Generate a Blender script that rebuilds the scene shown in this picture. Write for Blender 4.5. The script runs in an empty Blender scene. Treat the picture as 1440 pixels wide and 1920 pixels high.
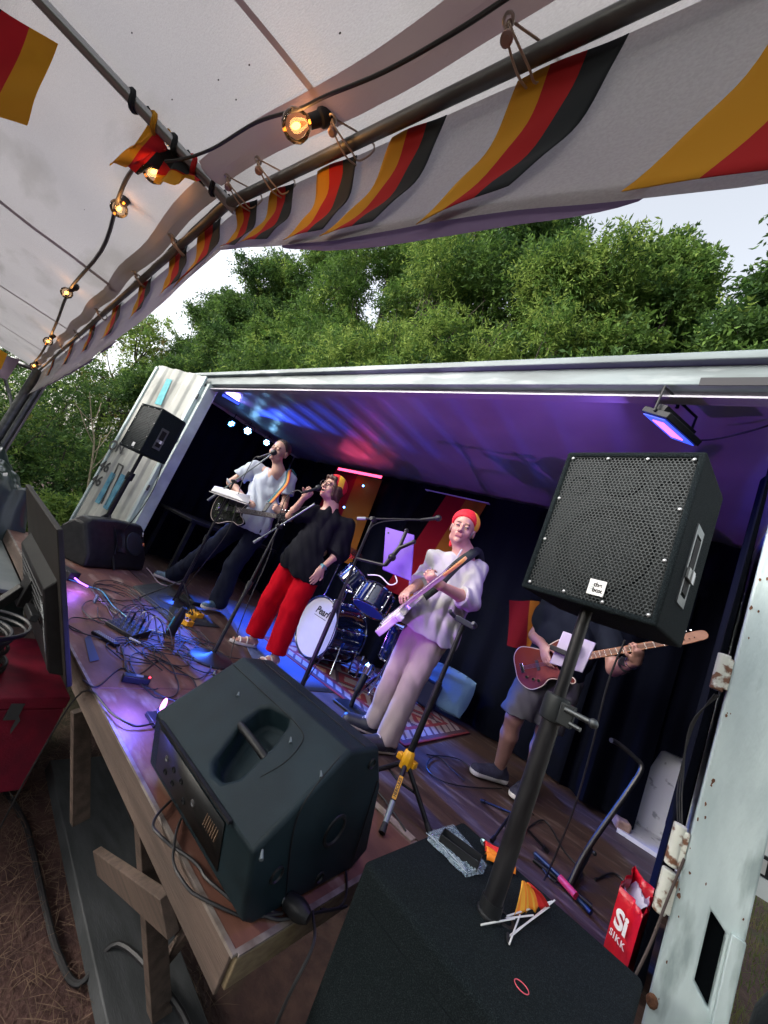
import bpy, bmesh, math, random
import numpy as np
from mathutils import Vector, Matrix, noise
random.seed(7); rng = np.random.default_rng(11)
S = bpy.context.scene; COL = S.collection
PI = math.pi; R = math.radians

# ---------------------------------------------------------------- camera
F = 721.0                                     # focal length in pixels of the 1440x1920 photograph (very wide lens)
def nrm(v): v = np.array(v, float); return v/np.linalg.norm(v)
_vx = nrm([-850, -240, 721]); _up = nrm([1658, -3997, 721]); _up = nrm(_up-_vx*_vx.dot(_up))
_X = -_vx; _Z = _up; _Y = np.cross(_Z, _X); RW = np.array([_X, _Y, _Z])
CAM = np.array([0, 0, 1.0])                   # one metre above the stage floor (z = 0)
def ray(px, py): return RW @ np.array([px-720, py-960, F])
def pz(px, py, z=0.0): d = ray(px, py); return Vector(CAM+d*(z-1)/d[2])
def py(px, py_, y): d = ray(px, py_); return Vector(CAM+d*y/d[1])
def pxx(px, py_, x): d = ray(px, py_); return Vector(CAM+d*x/d[0])
cam = bpy.data.cameras.new('camera'); cam.sensor_fit = 'VERTICAL'; cam.sensor_height = 36; cam.lens = F/1920*36
cam.clip_start = .02; cam.clip_end = 500
co = bpy.data.objects.new('camera', cam); COL.objects.link(co)
mw = Matrix.Identity(4)
for i in range(3):
    mw[i][0] = RW[i][0]; mw[i][1] = -RW[i][1]; mw[i][2] = -RW[i][2]; mw[i][3] = CAM[i]
co.matrix_world = mw; S.camera = co

# ---------------------------------------------------------------- daylight and exposure
SUN_EL, SUN_AZ = R(24), R(215)
w = bpy.data.worlds.new('World'); S.world = w; w.use_nodes = True
nt = w.node_tree; nt.nodes.clear()
sky = nt.nodes.new('ShaderNodeTexSky'); sky.sky_type = 'NISHITA'; sky.sun_disc = False
sky.sun_elevation = SUN_EL; sky.sun_rotation = SUN_AZ; sky.dust_density = 4; sky.air_density = 1.2
hs = nt.nodes.new('ShaderNodeHueSaturation'); hs.inputs['Saturation'].default_value = .30; hs.inputs['Value'].default_value = 2.5
bg = nt.nodes.new('ShaderNodeBackground'); bg.inputs['Strength'].default_value = .15
wo = nt.nodes.new('ShaderNodeOutputWorld')
nt.links.new(sky.outputs[0], hs.inputs['Color']); nt.links.new(hs.outputs[0], bg.inputs['Color']); nt.links.new(bg.outputs[0], wo.inputs[0])
sl = bpy.data.lights.new('sun', 'SUN'); sl.energy = .6; sl.angle = R(14); sl.color = (1, .93, .82)
so = bpy.data.objects.new('sun', sl); COL.objects.link(so)
sd = Vector((math.sin(SUN_AZ)*math.cos(SUN_EL), math.cos(SUN_AZ)*math.cos(SUN_EL), math.sin(SUN_EL)))
so.rotation_euler = sd.to_track_quat('Z', 'Y').to_euler()
S.view_settings.view_transform = 'Standard'; S.view_settings.look = 'None'; S.view_settings.gamma = 1
S.view_settings.exposure = 0.36; S.view_settings.use_curve_mapping = False
S.cycles.max_bounces = 6; S.cycles.transparent_max_bounces = 12; S.cycles.caustics_reflective = False; S.cycles.caustics_refractive = False
S.cycles.sample_clamp_indirect = 4

def lamp(name, kind, loc, to, power, color, size=.1, spot=60, blend=.6, sizey=None):
    l = bpy.data.lights.new(name, kind); l.energy = power; l.color = color
    if kind == 'AREA':
        l.size = size
        if sizey: l.shape = 'RECTANGLE'; l.size_y = sizey
    elif kind == 'SPOT': l.spot_size = R(spot); l.spot_blend = blend; l.shadow_soft_size = size
    else: l.shadow_soft_size = size
    o = bpy.data.objects.new(name, l); COL.objects.link(o); o.location = loc
    if to is not None: o.rotation_euler = (Vector(to)-Vector(loc)).to_track_quat('-Z', 'Y').to_euler()
    return o

# ---------------------------------------------------------------- materials
_mc = {}
def M(name, c, r=.6, m=0., c2=None, ns=6., nd=4., lo=.35, hi=.65, bump=0., bs=60., spec=.5, coat=0., rv=0., c3=None, ns3=1.2, st=(1, 1, 1), bd=3.):
    if name in _mc: return _mc[name]
    mt = bpy.data.materials.new(name); mt.use_nodes = True; t = mt.node_tree; N = t.nodes; L = t.links
    b = N['Principled BSDF']; b.inputs['Base Color'].default_value = (*c, 1); b.inputs['Roughness'].default_value = r
    b.inputs['Metallic'].default_value = m; b.inputs['Specular IOR Level'].default_value = spec; b.inputs['Coat Weight'].default_value = coat
    tc = N.new('ShaderNodeTexCoord'); mp = N.new('ShaderNodeMapping'); mp.inputs['Scale'].default_value = st
    L.new(tc.outputs['Object'], mp.inputs[0])
    if c2 is not None:
        n = N.new('ShaderNodeTexNoise'); n.inputs['Scale'].default_value = ns; n.inputs['Detail'].default_value = nd; L.new(mp.outputs[0], n.inputs['Vector'])
        cr = N.new('ShaderNodeValToRGB'); cr.color_ramp.elements[0].position = lo; cr.color_ramp.elements[1].position = hi
        cr.color_ramp.elements[0].color = (*c, 1); cr.color_ramp.elements[1].color = (*c2, 1)
        L.new(n.outputs['Fac'], cr.inputs[0]); out = cr.outputs[0]
        if c3 is not None:
            n3 = N.new('ShaderNodeTexNoise'); n3.inputs['Scale'].default_value = ns3; n3.inputs['Detail'].default_value = 6; L.new(mp.outputs[0], n3.inputs['Vector'])
            c3r = N.new('ShaderNodeValToRGB'); c3r.color_ramp.elements[0].position = .55; c3r.color_ramp.elements[1].position = .68
            L.new(n3.outputs['Fac'], c3r.inputs[0]); mx = N.new('ShaderNodeMix'); mx.data_type = 'RGBA'
            L.new(c3r.outputs[0], mx.inputs[0]); L.new(out, mx.inputs[6]); mx.inputs[7].default_value = (*c3, 1); out = mx.outputs[2]
        L.new(out, b.inputs['Base Color'])
        if rv:
            mr = N.new('ShaderNodeMapRange'); L.new(n.outputs['Fac'], mr.inputs[0]); mr.inputs[3].default_value = max(0, r-rv); mr.inputs[4].default_value = min(1, r+rv); L.new(mr.outputs[0], b.inputs['Roughness'])
    if bump:
        n2 = N.new('ShaderNodeTexNoise'); n2.inputs['Scale'].default_value = bs; n2.inputs['Detail'].default_value = bd; L.new(mp.outputs[0], n2.inputs['Vector'])
        bp = N.new('ShaderNodeBump'); bp.inputs['Strength'].default_value = min(1, bump); bp.inputs['Distance'].default_value = .01; L.new(n2.outputs['Fac'], bp.inputs['Height']); L.new(bp.outputs[0], b.inputs['Normal'])
    _mc[name] = mt; return mt
def ME(name, c, s):
    if name in _mc: return _mc[name]
    mt = bpy.data.materials.new(name); mt.use_nodes = True; b = mt.node_tree.nodes['Principled BSDF']
    b.inputs['Base Color'].default_value = (0, 0, 0, 1); b.inputs['Emission Color'].default_value = (*c, 1); b.inputs['Emission Strength'].default_value = s
    _mc[name] = mt; return mt
def MT(name, c, tr=.5, c2=None, ns=30, rough=.8, bump=0, bs=200, **kw):          # translucent sheet or leaf
    if name in _mc: return _mc[name]
    mt = M(name, c, rough, c2=c2, ns=ns, bump=bump, bs=bs, spec=.25, **kw); t = mt.node_tree; N = t.nodes; L = t.links
    b = N['Principled BSDF']; o = N['Material Output']; tl = N.new('ShaderNodeBsdfTranslucent'); ms = N.new('ShaderNodeMixShader')
    src = b.inputs['Base Color'].links[0].from_socket if b.inputs['Base Color'].links else None
    if src: L.new(src, tl.inputs['Color'])
    else: tl.inputs['Color'].default_value = (*c, 1)
    ms.inputs[0].default_value = tr; L.new(b.outputs[0], ms.inputs[1]); L.new(tl.outputs[0], ms.inputs[2]); L.new(ms.outputs[0], o.inputs[0])
    return mt
def MG(name, c=(1, 1, 1), fac=.25, r=.03):                                  # clear film / thin glass
    if name in _mc: return _mc[name]
    mt = bpy.data.materials.new(name); mt.use_nodes = True; t = mt.node_tree; N = t.nodes; L = t.links
    g = N.new('ShaderNodeBsdfGlossy'); g.inputs['Roughness'].default_value = r; tp = N.new('ShaderNodeBsdfTransparent'); tp.inputs[0].default_value = (*c, 1)
    fr = N.new('ShaderNodeLayerWeight'); fr.inputs[0].default_value = fac; ms = N.new('ShaderNodeMixShader')
    L.new(fr.outputs['Fresnel'], ms.inputs[0]); L.new(tp.outputs[0], ms.inputs[1]); L.new(g.outputs[0], ms.inputs[2]); L.new(ms.outputs[0], N['Material Output'].inputs[0])
    _mc[name] = mt; return mt

# ---------------------------------------------------------------- mesh builder
V = Vector
def frame(d):
    d = V(d).normalized(); a = V((0, 0, 1)) if abs(d.z) < .95 else V((1, 0, 0))
    u = d.cross(a).normalized(); return u, u.cross(d).normalized(), d
def basis(x, y, z, o=(0, 0, 0)):
    m = Matrix.Identity(4)
    for i in range(3): m[i][0], m[i][1], m[i][2], m[i][3] = x[i], y[i], z[i], o[i]
    return m
def smooth_path(P, k=6, closed=False):
    P = [V(p) for p in P]
    if len(P) < 3: return P
    out = []; n = len(P); rngk = range(n if closed else n-1)
    for i in rngk:
        if closed: a, b, c, d = P[(i-1) % n], P[i], P[(i+1) % n], P[(i+2) % n]
        else: a, b, c, d = P[max(i-1, 0)], P[i], P[i+1], P[min(i+2, n-1)]
        for j in range(k):
            t = j/k; out.append(.5*((2*b)+(c-a)*t+(2*a-5*b+4*c-d)*t*t+(3*b-a-3*c+d)*t**3))
    if not closed: out.append(P[-1])
    return out
class B:
    def __init__(s): s.v = []; s.f = []; s.mi = []; s.m = 0
    def mat(s, i): s.m = i; return s
    def add(s, vs, fs, T=None):
        o = len(s.v); s.v += [(T @ V(p)) if T is not None else V(p) for p in vs]
        s.f += [tuple(i+o for i in f) for f in fs]; s.mi += [s.m]*len(fs); return s
    def box(s, c, d, T=None):
        x, y, z = d[0]/2, d[1]/2, d[2]/2
        vs = [(a, b, e) for a in (-x, x) for b in (-y, y) for e in (-z, z)]
        vs = [V(p)+V(c) if T is None or not isinstance(T, Matrix) else T @ V(p)+V(c) for p in vs]
        return s.add(vs, [(0, 1, 3, 2), (4, 6, 7, 5), (0, 4, 5, 1), (2, 3, 7, 6), (0, 2, 6, 4), (1, 5, 7, 3)])
    def bb(s, lo, hi):
        return s.box([(a+b)/2 for a, b in zip(lo, hi)], [b-a for a, b in zip(lo, hi)])
    def bar(s, p, q, w, h, up=(0, 0, 1)):                        # rectangular bar from p to q
        p, q = V(p), V(q); d = (q-p).normalized(); u = V(up); x = d.cross(u).normalized() if abs(d.dot(u)) < .99 else d.cross(V((1, 0, 0))).normalized(); y = x.cross(d)
        T = basis(x, y, d); return s.box((p+q)/2, (w, h, (q-p).length), T.to_3x3().to_4x4())
    def cyl(s, p, q, r, r2=None, n=14, cap=True):
        return s.tube([p, q], [r, r if r2 is None else r2], n, cap=cap)
    def tube(s, P, r, n=8, closed=False, cap=True):
        P = [V(p) for p in P]; m = len(P); rr = r if isinstance(r, (list, tuple)) else [r]*m
        vs, fs = [], []; u = None
        for i, p in enumerate(P):
            if closed: d = (P[(i+1) % m]-P[(i-1) % m])
            else: d = P[min(i+1, m-1)]-P[max(i-1, 0)]
            d = d.normalized() if d.length > 1e-9 else V((0, 0, 1))
            if u is None: u, v, _ = frame(d)
            else:
                u = (u-d*u.dot(d)); u = u.normalized() if u.length > 1e-6 else frame(d)[0]; v = d.cross(u)
            v = d.cross(u)
            for k in range(n):
                a = 2*PI*k/n; vs.append(p+(u*math.cos(a)+v*math.sin(a))*rr[i])
        for i in range(m if closed else m-1):
            j = (i+1) % m
            for k in range(n): fs.append((i*n+k, i*n+(k+1) % n, j*n+(k+1) % n, j*n+k))
        if cap and not closed: fs += [tuple(range(n))[::-1], tuple((m-1)*n+k for k in range(n))]
        return s.add(vs, fs)
    def lathe(s, o, ax, prof, n=24):                              # prof: (distance along ax, radius)
        u, v, d = frame(ax); vs, fs = [], []
        for t, r in prof:
            for k in range(n):
                a = 2*PI*k/n; vs.append(V(o)+d*t+(u*math.cos(a)+v*math.sin(a))*max(r, 1e-4))
        for i in range(len(prof)-1):
            for k in range(n): fs.append((i*n+k, i*n+(k+1) % n, (i+1)*n+(k+1) % n, (i+1)*n+k))
        return s.add(vs, fs)
    def prism(s, poly, T, d0, d1):                                # polygon in local xy, extruded along local z
        n = len(poly); vs = [T @ V((a, b, z)) for z in (d0, d1) for a, b in poly]
        return s.add(vs, [tuple(range(n))[::-1], tuple(range(n, 2*n))]+[(i, (i+1) % n, n+(i+1) % n, n+i) for i in range(n)])
    def grid(s, fn, nu, nv, mfn=None):
        o = len(s.v)
        for j in range(nv+1):
            for i in range(nu+1): s.v.append(V(fn(i/nu, j/nv)))
        for j in range(nv):
            for i in range(nu):
                a = o+j*(nu+1)+i; s.f.append((a, a+1, a+nu+2, a+nu+1)); s.mi.append(mfn((i+.5)/nu, (j+.5)/nv) if mfn else s.m)
        return s
    def ball(s, c, r, sc=(1, 1, 1), n=14, T=None):
        vs, fs = [], []; h = n//2
        for j in range(h+1):
            for i in range(n):
                a, b = 2*PI*i/n, PI*j/h; p = V((math.cos(a)*math.sin(b)*sc[0], math.sin(a)*math.sin(b)*sc[1], math.cos(b)*sc[2]))*r
                vs.append((T.to_3x3() @ p if T is not None else p)+V(c))
        for j in range(h):
            for i in range(n): fs.append((j*n+i, j*n+(i+1) % n, (j+1)*n+(i+1) % n, (j+1)*n+i))
        return s.add(vs, fs)
    def ring(s, c, ax, Rr, r, n=28, m=8, a0=0, a1=2*PI, sx=1):
        u, v, d = frame(ax); full = abs(a1-a0-2*PI) < 1e-6
        P = [V(c)+(u*math.cos(a)*sx+v*math.sin(a))*Rr for a in [a0+(a1-a0)*k/n for k in range(n if full else n+1)]]
        return s.tube(P, r, m, closed=full)
    def sheet(s, V4, th=None): return s
W0 = {}
def put(name, me, mats, parent=None, bevel=0, seg=2, smooth=.6, label=None, cat=None, group=None, kind=None, solid=0, sub=0):
    o = bpy.data.objects.new(name, me); COL.objects.link(o)
    for m_ in (mats if isinstance(mats, (list, tuple)) else [mats]): me.materials.append(m_)
    if smooth is not None:
        me.polygons.foreach_set('use_smooth', [True]*len(me.polygons))
        try: me.set_sharp_from_angle(angle=smooth)
        except Exception: pass
    if parent is not None:
        o.parent = parent
        if parent.type == 'EMPTY' and not parent.get('_l'): o.matrix_parent_inverse = Matrix.Translation(-V(parent.location))
    if sub: md = o.modifiers.new('sub', 'SUBSURF'); md.levels = md.render_levels = sub
    if solid: md = o.modifiers.new('solid', 'SOLIDIFY'); md.thickness = solid; md.offset = 0
    if bevel: md = o.modifiers.new('bevel', 'BEVEL'); md.width = bevel; md.segments = seg; md.limit_method = 'ANGLE'; md.angle_limit = R(38)
    tag(o, label, cat, group, kind); return o
def tag(o, label=None, cat=None, group=None, kind=None):
    if label: o['label'] = label
    if cat: o['category'] = cat
    if group: o['group'] = group
    if kind: o['kind'] = kind
    return o
def obj(name, b, mats, parent=None, **k):
    vs = b.v
    me = bpy.data.meshes.new(name)
    off = V((0, 0, 0))
    if parent is None and k.get('kind') != 'structure' and vs:
        xs = [p.x for p in vs]; ys = [p.y for p in vs]; zs = [p.z for p in vs]
        off = V(((min(xs)+max(xs))/2, (min(ys)+max(ys))/2, min(zs)))
    me.from_pydata([tuple(p-off) for p in vs], [], b.f)
    me.polygons.foreach_set('material_index', b.mi)
    bm = bmesh.new(); bm.from_mesh(me); bmesh.ops.remove_doubles(bm, verts=bm.verts, dist=2e-5); bmesh.ops.recalc_face_normals(bm, faces=bm.faces); bm.to_mesh(me); bm.free()
    o = put(name, me, mats, parent, **k); o.location = off if parent is None else o.location
    return o
def thing(name, label, cat, loc=(0, 0, 0), group=None, kind=None):
    o = bpy.data.objects.new(name, None); COL.objects.link(o); o.location = loc; o.empty_display_size = .1
    return tag(o, label, cat, group, kind)
def cut(o, b):                                                    # carve b out of o
    me = bpy.data.meshes.new('cutter'); me.from_pydata([tuple(p) for p in b.v], [], b.f)
    bm = bmesh.new(); bm.from_mesh(me); bmesh.ops.remove_doubles(bm, verts=bm.verts, dist=1e-5); bmesh.ops.recalc_face_normals(bm, faces=bm.faces); bm.to_mesh(me); bm.free()
    c = bpy.data.objects.new('cutter', me); COL.objects.link(c)
    p, inv = o.parent, o.matrix_parent_inverse.copy(); o.parent = None
    md = o.modifiers.new('cut', 'BOOLEAN'); md.object = c; md.operation = 'DIFFERENCE'; md.solver = 'EXACT'
    while o.modifiers.find('cut') > 0: o.modifiers.move(o.modifiers.find('cut'), o.modifiers.find('cut')-1)
    st = [(m_, m_.show_viewport) for m_ in o.modifiers if m_.name != 'cut']
    for m_, _ in st: m_.show_viewport = False
    bpy.context.view_layer.update(); dg = bpy.context.evaluated_depsgraph_get()
    new = bpy.data.meshes.new_from_object(o.evaluated_get(dg)); o.data = new
    o.modifiers.remove(o.modifiers['cut'])
    for m_, s_ in st: m_.show_viewport = s_
    bpy.data.objects.remove(c); o.parent = p; o.matrix_parent_inverse = inv
    new.polygons.foreach_set('use_smooth', [True]*len(new.polygons))
    try: new.set_sharp_from_angle(angle=.6)
    except Exception: pass
    return o
def text_mesh(txt, size, T, depth=.001, bold=0., shear=0., space=1.):
    c = bpy.data.curves.new('t', 'FONT'); c.body = txt; c.size = size; c.extrude = depth; c.align_x = 'CENTER'; c.align_y = 'CENTER'; c.offset = bold; c.shear = shear; c.space_character = space
    o = bpy.data.objects.new('t', c); COL.objects.link(o); bpy.context.view_layer.update()
    me = bpy.data.meshes.new_from_object(o.evaluated_get(bpy.context.evaluated_depsgraph_get())); bpy.data.objects.remove(o)
    b = B(); b.add([v.co for v in me.vertices], [tuple(p.vertices) for p in me.polygons], T); return b
def quads(name, Vv, mats, parent=None, mi=None, **k):             # fast mesh of n quads, Vv (n,4,3)
    n = len(Vv); me = bpy.data.meshes.new(name); me.vertices.add(n*4); me.vertices.foreach_set('co', np.ascontiguousarray(Vv, np.float32).ravel())
    me.loops.add(n*4); me.loops.foreach_set('vertex_index', np.arange(n*4, dtype=np.int32)); me.polygons.add(n)
    me.polygons.foreach_set('loop_start', np.arange(0, n*4, 4, dtype=np.int32)); me.update(calc_edges=True)
    if mi is not None: me.polygons.foreach_set('material_index', mi.astype(np.int32))
    return put(name, me, mats, parent, smooth=None, **k)
def pl(px, py_, P, n):
    r = V(ray(px, py_)); C0 = V(CAM); n = V(n); return C0+r*((V(P)-C0).dot(n)/r.dot(n))
GZ = -1.05
# ---------------------------------------------------------------- ground
b = B()
def gfn(u, v):
    # dense near the camera, sparse to the horizon
    x = (u-.5)*2; y = (v-.5)*2; X = math.copysign(abs(x)**2.6, x)*160-1; Y = math.copysign(abs(y)**2.6, y)*160+1
    d = math.hypot(X, Y); h = .025*noise.noise(V((X*1.3, Y*1.3, 0)))+.012*noise.noise(V((X*6, Y*6, 3)))
    return (X, Y, GZ+h*min(1, 8/(d+.1)))
b.grid(gfn, 150, 150)
obj('ground', b, M('dirt', (.055, .026, .024), .95, c2=(.10, .052, .042), ns=9, bump=1, bs=40, c3=(.07, .085, .03), ns3=.7), kind='structure')
# dry straw on the dirt and grass on the right: nobody could count either
def blades(name, n, xr, yr, ln, wd, flat, mat, label, cat, seed, z=GZ, par=None):
    g = np.random.default_rng(seed); x = g.uniform(*xr, n); y = g.uniform(*yr, n); a = g.uniform(0, 2*PI, n); L = g.uniform(*ln, n)
    up = g.uniform(*flat, n); d = np.stack([np.cos(a)*np.cos(up), np.sin(a)*np.cos(up), np.sin(up)], 1); s = np.stack([-np.sin(a), np.cos(a), 0*a], 1)
    p = np.stack([x, y, z+.005+0*x+g.uniform(0, .015, n)], 1); W = g.uniform(*wd, n)[:, None]; L = L[:, None]
    m_ = p+d*L*.5+np.array([0, 0, 1])*L*.06*np.cos(up)[:, None]
    Q = np.stack([p-s*W*.5, p+s*W*.5, m_+s*W*.45, m_-s*W*.45], 1); bend = d.copy(); bend[:, 2] -= .35*np.sin(up); 
    e = m_+bend*L*.5; Q2 = np.stack([m_-s*W*.45, m_+s*W*.45, e+s*W*.08, e-s*W*.08], 1)
    return quads(name, np.concatenate([Q, Q2]), mat, par, label=label, cat=cat, kind='stuff')
blades('straw', 9000, (-3.6, .4), (-.3, 1.7), (.04, .16), (.0015, .004), (-.05, .3), M('straw', (.20, .13, .085), .9, c2=(.10, .06, .045), ns=12), 'dry straw and dead grass trodden over the bare earth', 'straw', 3)
blades('grass', 26000, (.25, 5), (.6, 9), (.05, .2), (.003, .007), (.5, 1.5), MT('grass_leaf', (.09, .15, .035), .35, c2=(.22, .2, .08), ns=3), 'patchy green grass growing beside the container', 'grass', 4)
blades('grass', 30000, (-16, -5.6), (-2, 7), (.1, .45), (.005, .012), (.6, 1.5), MT('grass_leaf', (.09, .15, .035), .35), 'long green grass in front of the shrubs on the left', 'grass', 5)

# ---------------------------------------------------------------- container that serves as the stage
white_paint = M('white_paint', (.70, .74, .72), .5, c2=(.56, .61, .60), ns=3, nd=8, bump=.12, bs=15, c3=(.42, .47, .47), ns3=2.2, st=(1, 1, .35))
door_paint = M('door_paint', (.50, .60, .60), .45, c2=(.36, .45, .46), ns=4, nd=9, lo=.4, hi=.75, bump=.35, bs=14, st=(3, 3, .7), c3=(.27, .34, .34), ns3=5)
old_white = M('old_white_steel', (.44, .45, .42), .7, c2=(.26, .27, .25), ns=2.5, nd=10, bump=.2, bs=20, c3=(.22, .23, .2), ns3=3.3, st=(1, 1, .5))
rust = M('rust', (.09, .035, .02), .9, c2=(.18, .08, .04), ns=60, bump=.6, bs=120)
ceil_m = M('ceiling_paint', (.40, .39, .44), .36, c2=(.30, .29, .34), ns=1.3, nd=6, bump=.06, bs=9)
plyd = M('container_floor_ply', (.045, .026, .021), .55, c2=(.085, .048, .036), ns=5, nd=9, rv=.15, bump=.18, bs=45, c3=(.14, .10, .08), ns3=9, st=(.5, 2.2, 1))
cont = thing('stage_container', 'white shipping container opened along its side, holding the band and forming the stage', 'container', (-2.4, 3.1, GZ))
XL, XR, YF, YB = -5.95, .36, 1.9, 4.32
b = B(); b.bb((XL, YF+.004, -.05), (XR, YB, -.0)); obj('floor', b, plyd, cont)
b = B(); b.bb((XL, YF-.02, -.2), (XR, YF+.1, -.052)); b.bb((XL, YB-.1, -.2), (XR, YB, -.052)); b.bb((XL, YF+.1, -.2), (XL+.1, YB-.1, -.052))
for i in range(12): b.bb((XL+.5+i*.47, YF+.1, -.18), (XL+.56+i*.47, YB-.1, -.054))
obj('floor_frame', b, old_white, cont)
def cfn(u, v):
    x = XL+(XR-XL)*u; y = YF+.06+(YB-YF-.06)*v; t = math.sin(x*2*PI/.36); h = max(-1, min(1, t*1.5))*.0028
    return (x, y, 2.40+h+.03*math.sin(PI*v)+.004*noise.noise(V((x*2, y*2, 0))))
b = B(); b.grid(cfn, 260, 14); obj('ceiling', b, ceil_m, cont)
b = B(); b.bb((XL, YF-.01, 2.35), (XR, YF+.045, 2.455)); b.bb((XL-.02, YF-.05, 2.455), (XR+.02, YF+.08, 2.50)); obj('roof_rail', b, M('rail_paint', (.20, .25, .26), .55, c2=(.10, .125, .13), ns=4, nd=10, bump=.2, bs=30, c3=(.32, .37, .38), ns3=5, st=(.4, 1, 2)), cont, bevel=.006)
b = B(); b.bb((XL, YF+.05, 2.292), (XR, YF+.062, 2.42)); b.bb((XL, YF+.0, 2.292), (XR, YF+.05, 2.302)); obj('rail_lip', b, ceil_m, cont)
b = B(); b.bb((-.16, YF-.016, 2.345), (XR, YF-.012, 2.385)); obj('rail_seal', b, M('dark_seal', (.03, .03, .035), .7), cont)
b = B()
def rf(u, v):
    x = XL+(XR-XL)*u; return (x, YF+.08+(YB-YF-.08)*v, 2.49+.012*math.sin(x*2*PI/.36))
b.grid(rf, 200, 2); obj('roof', b, old_white, cont)
b = B(); b.grid(lambda u, v: (XL+(XR-XL)*u, YB+.02*max(-1, min(1, 1.8*math.sin(u*110))), 2.5*v), 330, 2); obj('back_wall', b, white_paint, cont)
b = B(); b.grid(lambda u, v: (XL+.01*math.sin(u*50), YF+(YB-YF)*u, -.1+2.6*v), 80, 2); obj('end_wall', b, white_paint, cont)
b = B(); b.bb((XR-.02, YF+.17, -.0), (XR, YB, 2.40)); obj('end_wall', b, white_paint, cont)
b = B(); b.bb((-5.03, YF-.03, -.15), (-4.95, YF+.10, 2.348)); b.bb((-5.06, YF-.055, -.1), (-5.03, YF+.02, 2.30)); obj('corner_post', b, M('post_paint', (.55, .64, .63), .5, c2=(.40, .48, .47), ns=6, nd=9, bump=.15, bs=30), cont, bevel=.006)
for i, zz in enumerate((.85, 1.52, 2.1)):
    b = B(); b.bb((-5.05, YF-.075, zz), (-5.00, YF-.055, zz+.07)); obj('latch', b, rust if i == 1 else M('dark_steel', (.06, .065, .07), .5, .6), cont, bevel=.004)
# left door leaf, corrugated and swung outward, with faded lettering
A_, Bp = V((-5.06, 1.86, 0)), V((-5.98, 1.58, 0)); dv = (Bp-A_); DL = dv.length; dv.normalize(); dn = V((-dv.y, dv.x, 0));  dn = dn if dn.y < 0 else -dn
b = B()
def dfn(u, v):
    t = max(-1, min(1, 2.2*math.sin(u*DL*2*PI/.27+1.2)))*.010
    top = 2.40+.03*(u > .06); return A_+dv*(u*DL)+dn*t+V((0, 0, -.12+(top+.12)*v))
b.grid(dfn, 90, 12); dl = obj('side_door', b, old_white, cont, solid=.012)
b = B(); b.bar(A_+dn*.028+V((0, 0, -.1)), A_+dn*.028+V((0, 0, 2.42)), .05, .03, up=dn); b.bar(Bp+V((0, 0, -.1)), Bp+V((0, 0, 2.40)), .04, .03, up=dn); obj('door_frame', b, door_paint, dl, bevel=.004)
ink = M('black_lettering', (.02, .022, .025), .7); teal = M('teal_stripe', (.02, .30, .36), .6, c2=(.05, .40, .44), ns=20); bluem = M('blue_stripe', (.02, .14, .25), .6, c2=(.10, .30, .40), ns=12)
Tx = lambda P: basis(-dv, V((0, 0, 1)), dn, P)
def dpl(px, q, off=.021): return pl(px, q, A_+dn*off, dn)
def stripe(P4, m_, nm='stripe'):
    bb_ = B(); Q = [dpl(*p) for p in P4]; bb_.add(Q+[q+dn*.003 for q in Q], [(0, 1, 2, 3), (7, 6, 5, 4), (0, 1, 5, 4), (1, 2, 6, 5), (2, 3, 7, 6), (3, 0, 4, 7)]); return obj(nm, bb_, m_, dl)
stripe([(313, 710), (323, 712), (302, 760), (290, 757)], teal)
stripe([(209, 885), (217, 889), (186, 945), (178, 941)], bluem); stripe([(228, 888), (237, 893), (201, 957), (193, 951)], bluem)
for P4 in ([(222, 868), (224, 869), (191, 945), (189, 944)], [(230, 874), (232, 875), (199, 948), (197, 947)], [(223, 868), (232, 873), (231, 876), (222, 871)]): stripe(P4, ink, 'outline')
for tx_, q, sz in (('ON', (218, 838), .19), ('46', (196, 875), .19), ('46', (181, 901), .19)):
    obj('lettering', text_mesh(tx_, sz, Tx(dpl(*q, .022)), .001, .004), ink, dl)
# right corner post with its hinges, and the door leaf beside it
rp = B(); rp.bb((.176, YF-.002, -.95), (.345, YF+.035, 2.348)); ro = obj('corner_post', rp, door_paint, cont)
c_ = B(); zb, zt = .235, .445
c_.add([V((x, y, z)) for y in (YF-.1, YF+.2) for x, z in ((.262, zb+.02), (.305, zb-.02), (.305, zt-.02), (.262, zt+.012))], [(0, 1, 2, 3), (7, 6, 5, 4), (0, 1, 5, 4), (1, 2, 6, 5), (2, 3, 7, 6), (3, 0, 4, 7)]); cut(ro, c_)
b = B(); b.bb((.25, YF+.03, zb-.04), (.345, YF+.034, zt+.03)); b.bb((.25, YF+.0, zb-.04), (.258, YF+.03, zt+.03)); obj('opening_shade', b, M('shade_black', (.003, .004, .005), .95, spec=.02), ro)  # shade inside the cut-out, put in as a black panel
md = ro.modifiers.new('bevel', 'BEVEL'); md.width = .006; md.segments = 2; md.limit_method = 'ANGLE'
b = B(); b.bb((.312, YF-.02, -.95), (.345, YF-.003, .44)); obj('edge_angle', b, door_paint, cont, bevel=.003)
hw = M('hinge_paint', (.60, .62, .55), .6, c2=(.16, .07, .035), ns=26, nd=6, lo=.52, hi=.6, bump=.4, bs=60)
for px, q in ((1380, 1270), (1276, 1592), (1255, 1680)):
    p = py(px, q, 1.89); zc = p.z
    b = B(); b.cyl((.148, 1.905, zc-.065), (.148, 1.905, zc+.065), .019, n=12); b.bb((.15, 1.893, zc-.055), (.176, 1.912, zc+.055)); obj('hinge', b, hw, cont, bevel=.003)
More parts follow.
